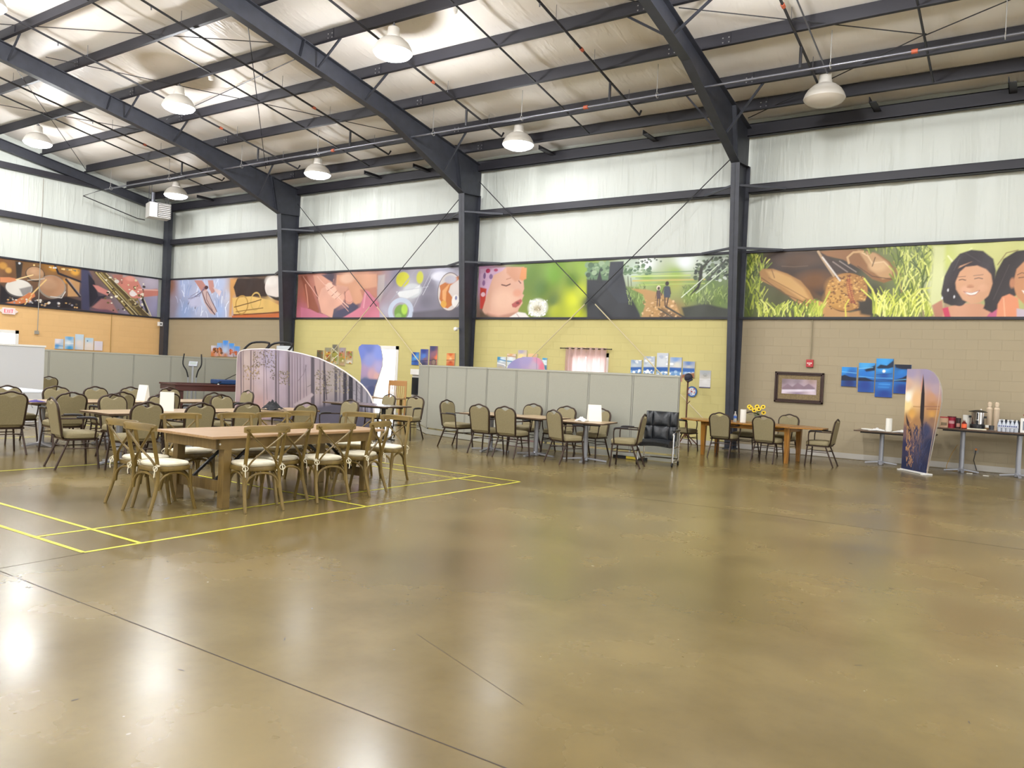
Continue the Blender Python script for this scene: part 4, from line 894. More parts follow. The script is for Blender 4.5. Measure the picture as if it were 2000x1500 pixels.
def treadmill(x, y, label, screen):
    t = thing('treadmill', label, 'exercise machine', (x, y, 0), 0); 
    MB().box(-.4, .4, -.9, .9, .08, .22).build('deck', m_blk, t, bevel=.01); MB().box(-.42, .42, -.92, -.8, 0, .2).build('foot', m_blk, t)
    for s_ in (-1, 1): MB().tube([(s_ * .4, .7, .15), (s_ * .4, .55, 1.9)], .03, 8).build('upright', m_blk, t, smooth=True)
    MB().tube(smooth_path([(-.52, .25, 1.86), (-.42, .52, 2.13), (.42, .52, 2.13), (.52, .25, 1.86)], 4), .035, 8).build('handlebar', m_blk, t, smooth=True)
    if screen: MB().box(-.36, .36, .56, .6, 1.75, 2.06).build('console', mat('pale_console', '#c9ced2', .4), t)
treadmill(-20.95, 16.0, 'black framed exercise machine top rising above the forest display, left one', False); treadmill(-19.85, 16.0, 'exercise machine with pale console above the forest display, right one', True)
# dark screen on white stand at the end of the partition
t = thing('television', 'dark television screen under a white shelf between doorway and partition', 'television', (-14.75, 17.2, 0))
MB().box(-.25, .5, -.02, .04, .78, 1.28).build('screen', mat('tv_dark', '#1a232b', .2), t); MB().box(-.3, .55, .05, .2, .7, 1.52).build('white_surround', m_white, t); MB().box(-.32, .57, -.02, .2, 1.36, 1.52).build('shelf', m_white, t)
t = thing('tv_stand', 'low black legged stand under the television', 'stand', (-14.62, 17.2, 0))
MB().box(-.45, .42, -.25, .25, .66, .7).build('top', m_lam_e, t)
for x in (-.42, .39):
    for y in (-.22, .22): MB().box(x - .015, x + .015, y - .015, y + .015, 0, .66).build('leg', m_blk, t)
m_light = mat('light_oak', '#c8935a', .45)
t = thing('slat_back_chair', 'light wooden slat-back chair in front of the bright doorway', 'chair', (-15.0, 16.45, 0), math.radians(205))
MB().box(-.25, .25, -.24, .24, .42, .45).build('seat', m_light, t, bevel=.01); MB().box(-.27, .27, -.33, -.3, 1.02, 1.17).build('top_rail', m_light, t, bevel=.01)
for k in range(8): MB().bar((-.21 + .06 * k, -.23, .45), (-.21 + .06 * k, -.315, 1.04), .022, .015).build('slat', m_light, t)
for x in (-.25, .25): MB().bar((x, -.23, 0), (x, -.32, 1.1), .035, .035).build('post', m_light, t); MB().bar((x * .9, .2, 0), (x * .9, .2, .42), .035, .035).build('leg', m_light, t)
# wall fittings
t = thing('fire_alarm', 'red fire alarm horn with white lettering on the tan wall above the framed picture', 'fire alarm', (-4.24, YB, 2.07))
MB().box(-.075, .075, -.06, 0, -.09, .08).build('housing', mat('alarm_red', '#b02a32', .35), t, bevel=.006); 
w = MB()
for k, (a, b_) in enumerate(((-.055, -.03), (-.02, .005), (.015, .05))): w.box(a, b_, -.063, -.06, -.015, .012)
w.box(-.02, .02, -.063, -.06, -.045, -.03); w.build('strobe', m_paper, t)
t = thing('security_camera', 'white security camera on the column between marble and dandelion banners', 'camera', (-13.86, 17.72, 2.72))
MB().lathe([(.0, 0), (.055, .02), (.06, .06), (.05, .1), (.0, .12)], (0, 0, 0), 14).build('dome', m_white, t, smooth=True).rotation_euler = (PI / 2, 0, 0); MB().box(-.02, .02, 0, .1, .0, .05).build('bracket', m_white, t)
t = thing('security_camera', 'small white camera box on the corner column', 'camera', (-29.18 + .16, 17.98, 2.75)); MB().box(-.06, .06, -.05, .1, 0, .16).build('body', m_white, t); MB().lathe([(.03, 0), (.03, .02)], (0, 0, 0), 10).build('lens_ring', m_blk, t).matrix_local = Matrix.Translation((.06, .02, .08)) @ Matrix.Rotation(PI / 2, 4, 'Y')
# exit sign
t = thing('exit_sign', 'EXIT sign with red letters and side arrows high on the mustard end wall', 'exit sign', (XL, 12.55, 2.84))
MB().box(0, .05, -.2, .2, -.11, .11).build('housing', mat('sign_white', '#f2dedb', .4), t, bevel=.008)
MB().prism([(-.2, .07), (-.3, 0), (-.2, -.07)], .005, .04, lambda a, b_, c: (c, a, b_)).prism([(.2, .07), (.2, -.07), (.3, 0)], .005, .04, lambda a, b_, c: (c, a, b_)).build('arrow', mat('sign_arrow', '#e8d6cc', .4), t)
m_exit = mat('exit_red', '#d8304a', .4, emis='#ff3a50', es=1.2)
lt = MB(); X = lambda y, z, w, h: lt.box(.05, .056, y, y + w, z, z + h)
for y0 in (-.15,): X(y0, -.06, .018, .12); X(y0, .044, .055, .016); X(y0, -.008, .045, .016); X(y0, -.06, .055, .016)
lt.bar((.053, -.07, -.06), (.053, -.015, .06), .006, .02, (1, 0, 0)).bar((.053, -.015, -.06), (.053, -.07, .06), .006, .02, (1, 0, 0)); X(.015, -.06, .018, .12); X(.055, .044, .075, .016); X(.084, -.06, .018, .12)
lt.build('lettering', m_exit, t)
# curtain
t = thing('curtain', 'sheer pinkish curtains hung on a dark rod over the small window', 'curtain', (-9.92, YB - .09, 0))
MB().tube([(-.75, 0, 2.27), (.75, 0, 2.27)], .012, 8).lathe([(.0, 0), (.025, .02), (0, .04)], (-.76, 0, 2.25), 8).lathe([(0, 0), (.025, .02), (0, .04)], (.76, 0, 2.25), 8).build('rod', m_blk, t, smooth=True)
m_cur = mat('sheer_pink', '#e6d2ce', .9); N, L, b = nodes(m_cur); tb = N.new('ShaderNodeBsdfTranslucent'); tb.inputs[0].default_value = (*lin('#f6e6e4'), 1); ms = N.new('ShaderNodeMixShader'); ms.inputs[0].default_value = .72
L.new(b.outputs[0], ms.inputs[1]); L.new(tb.outputs[0], ms.inputs[2]); L.new(ms.outputs[0], N['Material Output'].inputs[0])
for a, c in ((-.6, .02), (.03, .62)):
    n = 60; mb = MB(); vs = []
    for z in (2.3, 2.2, 1.6, .75):
        for i in range(n + 1): vs.append((a + (c - a) * i / n, .035 * math.sin(i / n * 2 * PI * 3.5), z))
    for z in (.75, 1.6, 2.2, 2.3):
        for i in range(n + 1): vs.append((a + (c - a) * i / n, .035 * math.sin(i / n * 2 * PI * 3.5) + .002, z))
    mb.add(vs, [(j * (n + 1) + i, j * (n + 1) + i + 1, (j + 1) * (n + 1) + i + 1, (j + 1) * (n + 1) + i) for j in range(7) for i in range(n)]); mb.build('drape', m_cur, t, smooth=True)
gr = MB()
for i in range(8): gr.tube([(-.55 + .157 * i, .028 * math.cos(k * PI / 4) * 0 - .0 + .0, 2.27 + .0) if False else (-.55 + .157 * i, .026 * math.cos(k * PI / 4), 2.27 + .026 * math.sin(k * PI / 4)) for k in range(8)], .005, 5, closed=True)
gr.build('grommets', m_chr, t, smooth=True)
zc = .861
zt = .734
t = thing('flower_vase', 'clear glass vase of yellow sunflowers on the wooden table', 'vase', (-4.78, 16.3, zt))
MB().lathe([(.045, 0), (.05, .02), (.045, .1), (.055, .17), (.052, .17), (.042, .1), (.046, .02), (0, .012)], (0, 0, 0), 18, cap=False).build('vase', mat('clear_glass', '#e8efe8', .05, trans=.9), t, smooth=True)
m_pet = mat('yellow_petal', '#e6c21e', .6); m_cen = mat('sunflower_centre', '#38220f', .8); m_leaf = mat('leaf_green', '#4a6a2a', .6)
r = random.Random(4)
for k, (dx, dy, dz) in enumerate(((-.13, 0, .3), (-.04, -.06, .26), (.05, -.05, .29), (.12, 0, .34), (.13, .02, .22), (-.02, .05, .34), (-.17, .02, .33))):
    c = Vector((dx, dy, dz)); MB().tube(smooth_path([(0, 0, .02), (dx * .4, dy * .4, dz * .6), c], 3), .004, 5).build('stem', m_leaf, t)
    up = Vector((dx * .5, -.8, .5)).normalized(); q = up.to_track_quat('Z', 'Y').to_matrix()
    mb = MB()
    for j in range(14):
        a = 2 * PI * j / 14; rr_ = .055
        ps = [(.018, -.3), (.04, -.22), (rr_, 0), (.04, .22), (.018, .3)]
        mb.add([c + q @ Vector((p_ * math.cos(a + w_), p_ * math.sin(a + w_), .004 + .01 * (p_ > .03))) for p_, w_ in ps], [(0, 1, 2, 3, 4)])
    f = mb.build('flower', m_pet, t)
    mc = MB(); mc.add([c + q @ Vector((.02 * math.cos(2 * PI * j / 10), .02 * math.sin(2 * PI * j / 10), .012)) for j in range(10)], [tuple(range(10))]); mc.build('flower_centre', m_cen, f)
lf = MB()
for k in range(14):
    a = r.uniform(0, 2 * PI); d = Vector((math.cos(a), math.sin(a), r.uniform(-.1, .5))); c = Vector((0, 0, r.uniform(.15, .24))); n_ = d.cross(Vector((0, 0, 1))).normalized() * .022
    lf.add([c, c + d * .05 + n_, c + d * .11, c + d * .05 - n_], [(0, 1, 2, 3)])
lf.build('leaves', m_leaf, t)
def roll(label, x, y, z, r_=.06, h=.27):
    t = thing('paper_towel_roll', label, 'paper towels', (x, y, z)); MB().lathe([(r_ * .96, 0), (r_, .01), (r_, h - .01), (r_ * .96, h), (.02, h), (.02, h - .02)], (0, 0, 0), 22).build('roll', m_paper, t, smooth=True); MB().lathe([(.02, h - .03), (.02, h + .002), (.017, h + .002), (.017, h - .03)], (0, 0, 0), 12, cap=False).build('core', mat('cardboard_core', '#a98d66', .9), t); return t
roll('white paper towel roll standing left of the sunflowers on the wooden table', -5.04, 16.22, zt)
roll('white paper towel roll on the small brown table by the tan wall', -2.47, 17.6, .701)
roll('white paper towel roll behind the orange bottle on the coffee table', -1.11, 17.8, zc, .07, .27)
t = thing('water_bottle', 'clear water bottle with blue label on the wooden table near the column', 'bottle', (-5.2, 16.2, zt))
m_pet_c = mat('clear_plastic', '#dde6ee', .1, trans=.75)
MB().lathe([(.03, 0), (.033, .01), (.033, .13), (.025, .165), (.013, .185), (.013, .2)], (0, 0, 0), 14).build('bottle', m_pet_c, t, smooth=True); MB().lathe([(.0335, .075), (.0335, .125)], (0, 0, 0), 14, cap=False).build('label', mat('blue_label', '#3b5fa8', .4), t); MB().lathe([(.015, .2), (.015, .215), (0, .216)], (0, 0, 0), 10).build('cap', m_white, t)
# coffee table things
def can(name, label, x, y, r_, h, col, lid, bandc=None, cat='canister'):
    t = thing(name, label, cat, (x, y, zc)); MB().lathe([(r_, 0), (r_, h), (r_ * .9, h + .004)], (0, 0, 0), 20).build('body', mat(name + '_body', col, .4), t, smooth=True)
    MB().lathe([(r_ * 1.03, h - .01), (r_ * 1.03, h + .012), (0, h + .014)], (0, 0, 0), 20).build('lid', mat(name + '_lid', lid, .5), t)
    if bandc: 
        pr = MB()
        for k in range(7):
            a0 = math.radians(230 + k * 12); a1 = math.radians(242 + k * 12)
            for zz, hh in bandc[1]: pr.add([((r_ + .001) * math.cos(a), (r_ + .001) * math.sin(a), z_) for a, z_ in ((a0, zz), (a1, zz), (a1, zz + hh), (a0, zz + hh))], [(0, 1, 2, 3)])
        pr.build('label', mat(name + '_print', bandc[0], .5), t)
    return t
can('coffee_canister', 'tan coffee canister with red rim, leftmost on the coffee table', -1.49, 17.68, .075, .2, '#c8a585', '#a83838', ('#7d6a50', [(.04, .06)]))
can('coffee_canister', 'dark red coffee canister with white lettering on the coffee table', -1.36, 17.72, .075, .215, '#a02038', '#5c1220', ('#e0b8b8', [(.085, .012), (.105, .018), (.13, .01)]))
can('creamer_jar', 'small dark jar with brown and white label between canister and orange bottle', -1.24, 17.64, .045, .19, '#33201d', '#1e1618', ('#c08a7a', [(.03, .07)]), 'jar')
t = thing('sauce_bottle', 'orange labelled bottle in front of the paper towels on the coffee table', 'bottle', (-1.135, 17.56, zc)); MB().lathe([(.042, 0), (.045, .01), (.045, .11), (.02, .14), (.02, .155)], (0, 0, 0), 16).build('body', mat('brown_bottle', '#6a1f1c', .3), t, smooth=True); MB().lathe([(.046, .02), (.046, .1)], (0, 0, 0), 16, cap=False).build('label', mat('orange_label', '#f0693c', .5), t); MB().lathe([(.022, .155), (.02, .175), (0, .176)], (0, 0, 0), 10).build('cap', mat('grey_cap', '#a89a86', .5), t)
t = thing('coffee_urn', 'stainless steel coffee urn with black lid, base and tap', 'coffee urn', (-.92, 17.68, zc + .025))
MB().lathe([(.115, .08), (.115, .31), (.12, .315)], (0, 0, 0), 30).build('tank', mat('brushed_steel', '#c4bfbc', .22, 1), t, smooth=True); MB().lathe([(.13, 0), (.13, .06), (.118, .085)], (0, 0, 0), 28).build('base', m_blk, t, smooth=True)
MB().lathe([(.16, .315), (.16, .325), (.09, .345), (.06, .355), (0, .358)], (0, 0, 0), 28).build('lid', m_blk, t, smooth=True); MB().box(-.02, .02, -.15, -.11, .08, .16).build('tap', m_blk, t, bevel=.005); MB().box(-.012, .012, -.119, -.114, .17, .3).build('level_gauge', m_blk, t)
for s_ in (-1, 1): MB().box(s_ * .13 - .02, s_ * .13 + .02, -.02, .02, .2, .24).build('handle', m_blk, t)
tag(MB().box(-1.08, -.76, 17.5, 17.86, zc, zc + .024).build('tray', mat('cream_tray', '#e2dcc2', .5), bevel=.004), 'cream serving tray under the coffee urn', 'tray')
for x, l in ((-.74, 'left'), (-.62, 'right')):
    t = thing('cup_stack', 'tall bagged stack of foam cups behind the urn, %s one' % l, 'cups', (x, 17.92, zc)); MB().lathe([(.05, 0), (.05, .4), (.055, .41), (.05, .42), (.03, .46), (.04, .52), (.02, .55)], (0, 0, 0), 14).build('cups', mat('foam_cream_' + l, '#d8c3a8', .6), t, smooth=True); MB().lathe([(.036, .44), (.036, .455)], (0, 0, 0), 10).build('twist_tie', m_lam_e, t)
t = thing('cup', 'small black cup on a saucer beside the urn', 'cup', (-.68, 17.55, zc)); MB().lathe([(.04, .012), (.045, .1), (.04, .1), (.035, .02)], (0, 0, 0), 16).build('cup', mat('dark_cup', '#3b3d42', .3), t, smooth=True); MB().lathe([(.05, 0), (.07, .012), (.065, .012), (.04, .006)], (0, 0, 0), 18).build('saucer', m_white, t, smooth=True)
t = thing('sugar_bowl', 'small tan bowl with white packets right of the urn', 'bowl', (-.76, 17.7, zc)); MB().lathe([(.04, 0), (.06, .05), (.055, .05), (.03, .01)], (0, 0, 0), 16).build('bowl', mat('tan_bowl', '#a8865c', .5), t, smooth=True); MB().box(-.03, .04, -.02, .03, .03, .1).build('packets', m_paper, t, bevel=.01)
m_pet_b = mat('milky_plastic', '#e3eaf4', .2, trans=.25)
t = thing('water_pack', 'shrink-wrapped pack of water bottles with blue print on the coffee table', 'water bottles', (-.415, 17.58, zc))
for i in range(5):
    for j in range(2):
        bo_ = MB().lathe([(.03, 0), (.034, .01), (.034, .14), (.02, .185), (.014, .195), (.014, .21)], (-.136 + .068 * i, -.035 + .07 * j, 0), 12).build('bottle', m_pet_b, t, smooth=True); MB().lathe([(.016, .21), (.016, .228), (0, .229)], (-.136 + .068 * i, -.035 + .07 * j, 0), 10).build('cap', m_white, bo_)
wr_ = MB().box(-.172, .172, -.072, .072, .06, .13).build('shrink_wrap', mat('wrap_film', '#e6ebf6', .25, trans=.35), t, bevel=.02)
pw = MB()
for k in range(9): pw.box(-.15 + .034 * k, -.15 + .034 * k + .022, -.0735, -.0725, .095, .117)
pw.build('print', mat('navy_print', '#3c4a86', .5), t)
t = thing('pod_rack', 'dark rack of coffee pods behind the water pack', 'rack', (-.4, 17.92, zc)); MB().box(-.17, .17, -.1, .1, 0, .2).build('rack', mat('rack_dark', '#2c3340', .4), t, bevel=.01)
for k in range(4): MB().lathe([(.03, .2), (.036, .225), (0, .226)], (-.12 + .08 * k, -.04, 0), 12).build('pod', mat('pod_%d' % k, ('#c8ccd2', '#3a3f4a', '#dfe2e6', '#4a4e58')[k], .4), t)
t = thing('microwave', 'white microwave oven with dark window, cut off by the right edge', 'microwave', (.02, 17.74, zc)); MB().box(-.24, .24, -.18, .18, 0, .27).build('case', m_white, t, bevel=.008); MB().box(-.2, .1, -.185, -.18, .05, .22).build('door_window', mat('mw_window', '#6a7078', .15), t); MB().box(.13, .22, -.184, -.18, .03, .24).build('control_panel', m_blk, t)
t = thing('snack_basket', 'red bowl of white packets on top of the microwave', 'bowl', (-.1, 17.72, zc + .272)); MB().lathe([(.05, 0), (.09, .07), (.085, .07), (.04, .01)], (0, 0, 0), 16).build('bowl', mat('red_bowl', '#a83844', .5), t, smooth=True)
pk = MB(); r = random.Random(9)
for k in range(9): a, d = r.uniform(0, 6.3), r.uniform(0, .055); pk.box(d * math.cos(a) - .02, d * math.cos(a) + .02, d * math.sin(a) - .015, d * math.sin(a) + .015, .05, .1 + r.uniform(0, .03), rz=r.uniform(0, 3))
pk.build('packets', m_paper, t)
for k in range(3): pass
t = thing('plate_stack', 'stack of white paper plates at the left of the small brown table', 'plates', (-2.88, 17.6, .701)); MB().lathe([(.07, 0), (.11, .012), (.11, .03), (.0, .02)], (0, 0, 0), 20).build('plates', m_paper, t, smooth=True)
tag(MB().tube(smooth_path([(-1.28, YB - .03, .5), (-1.36, 17.95, .3), (-1.42, 17.9, .02), (-1.2, 17.8, .012), (-.9, 17.9, .012)], 5), .006, 6).build('extension_cord', mat('yellow_cord', '#b8904a', .6), smooth=True), 'thin yellow cord hanging below the coffee table', 'cord')
t = thing('wall_outlet', 'orange plug in a wall outlet below the coffee table', 'outlet', (-.95, YB, .42)); MB().box(-.04, .04, -.01, 0, -.06, .06).build('plate', m_cond, t); MB().box(-.02, .02, -.04, -.01, 0, .04).build('plug', mat('orange_plug', '#d88a3a', .5), t); MB().tube([(0, -.035, 0), (-.03, -.06, -.2), (.03, -.03, -.4)], .008, 6).build('cord', m_blk, t)
tag(MB().box(-.07, .12, YB - .006, YB, 1.2, 1.42).build('wall_notice', m_paper), 'white notice on the tan wall at the right edge', 'notice')
tag(MB().lathe([(.0, 0), (.018, .015), (.012, .05), (0, .06)], (-.9, YB - .03, 1.2), 10).build('wall_hook', m_white, smooth=True), 'tiny white wall hook above the coffee urn', 'hook')
for (x, y, l) in ((-1.0, 17.55, 'under the coffee table, by the pedestal foot'), (-.72, 17.4, 'on the floor right of the pedestal foot')): 
    tag(MB().box(x - .05, x + .05, y - .03, y + .03, .001, .012).build('paper_scrap', m_paper, bevel=.004), 'white scrap of paper ' + l, 'litter')
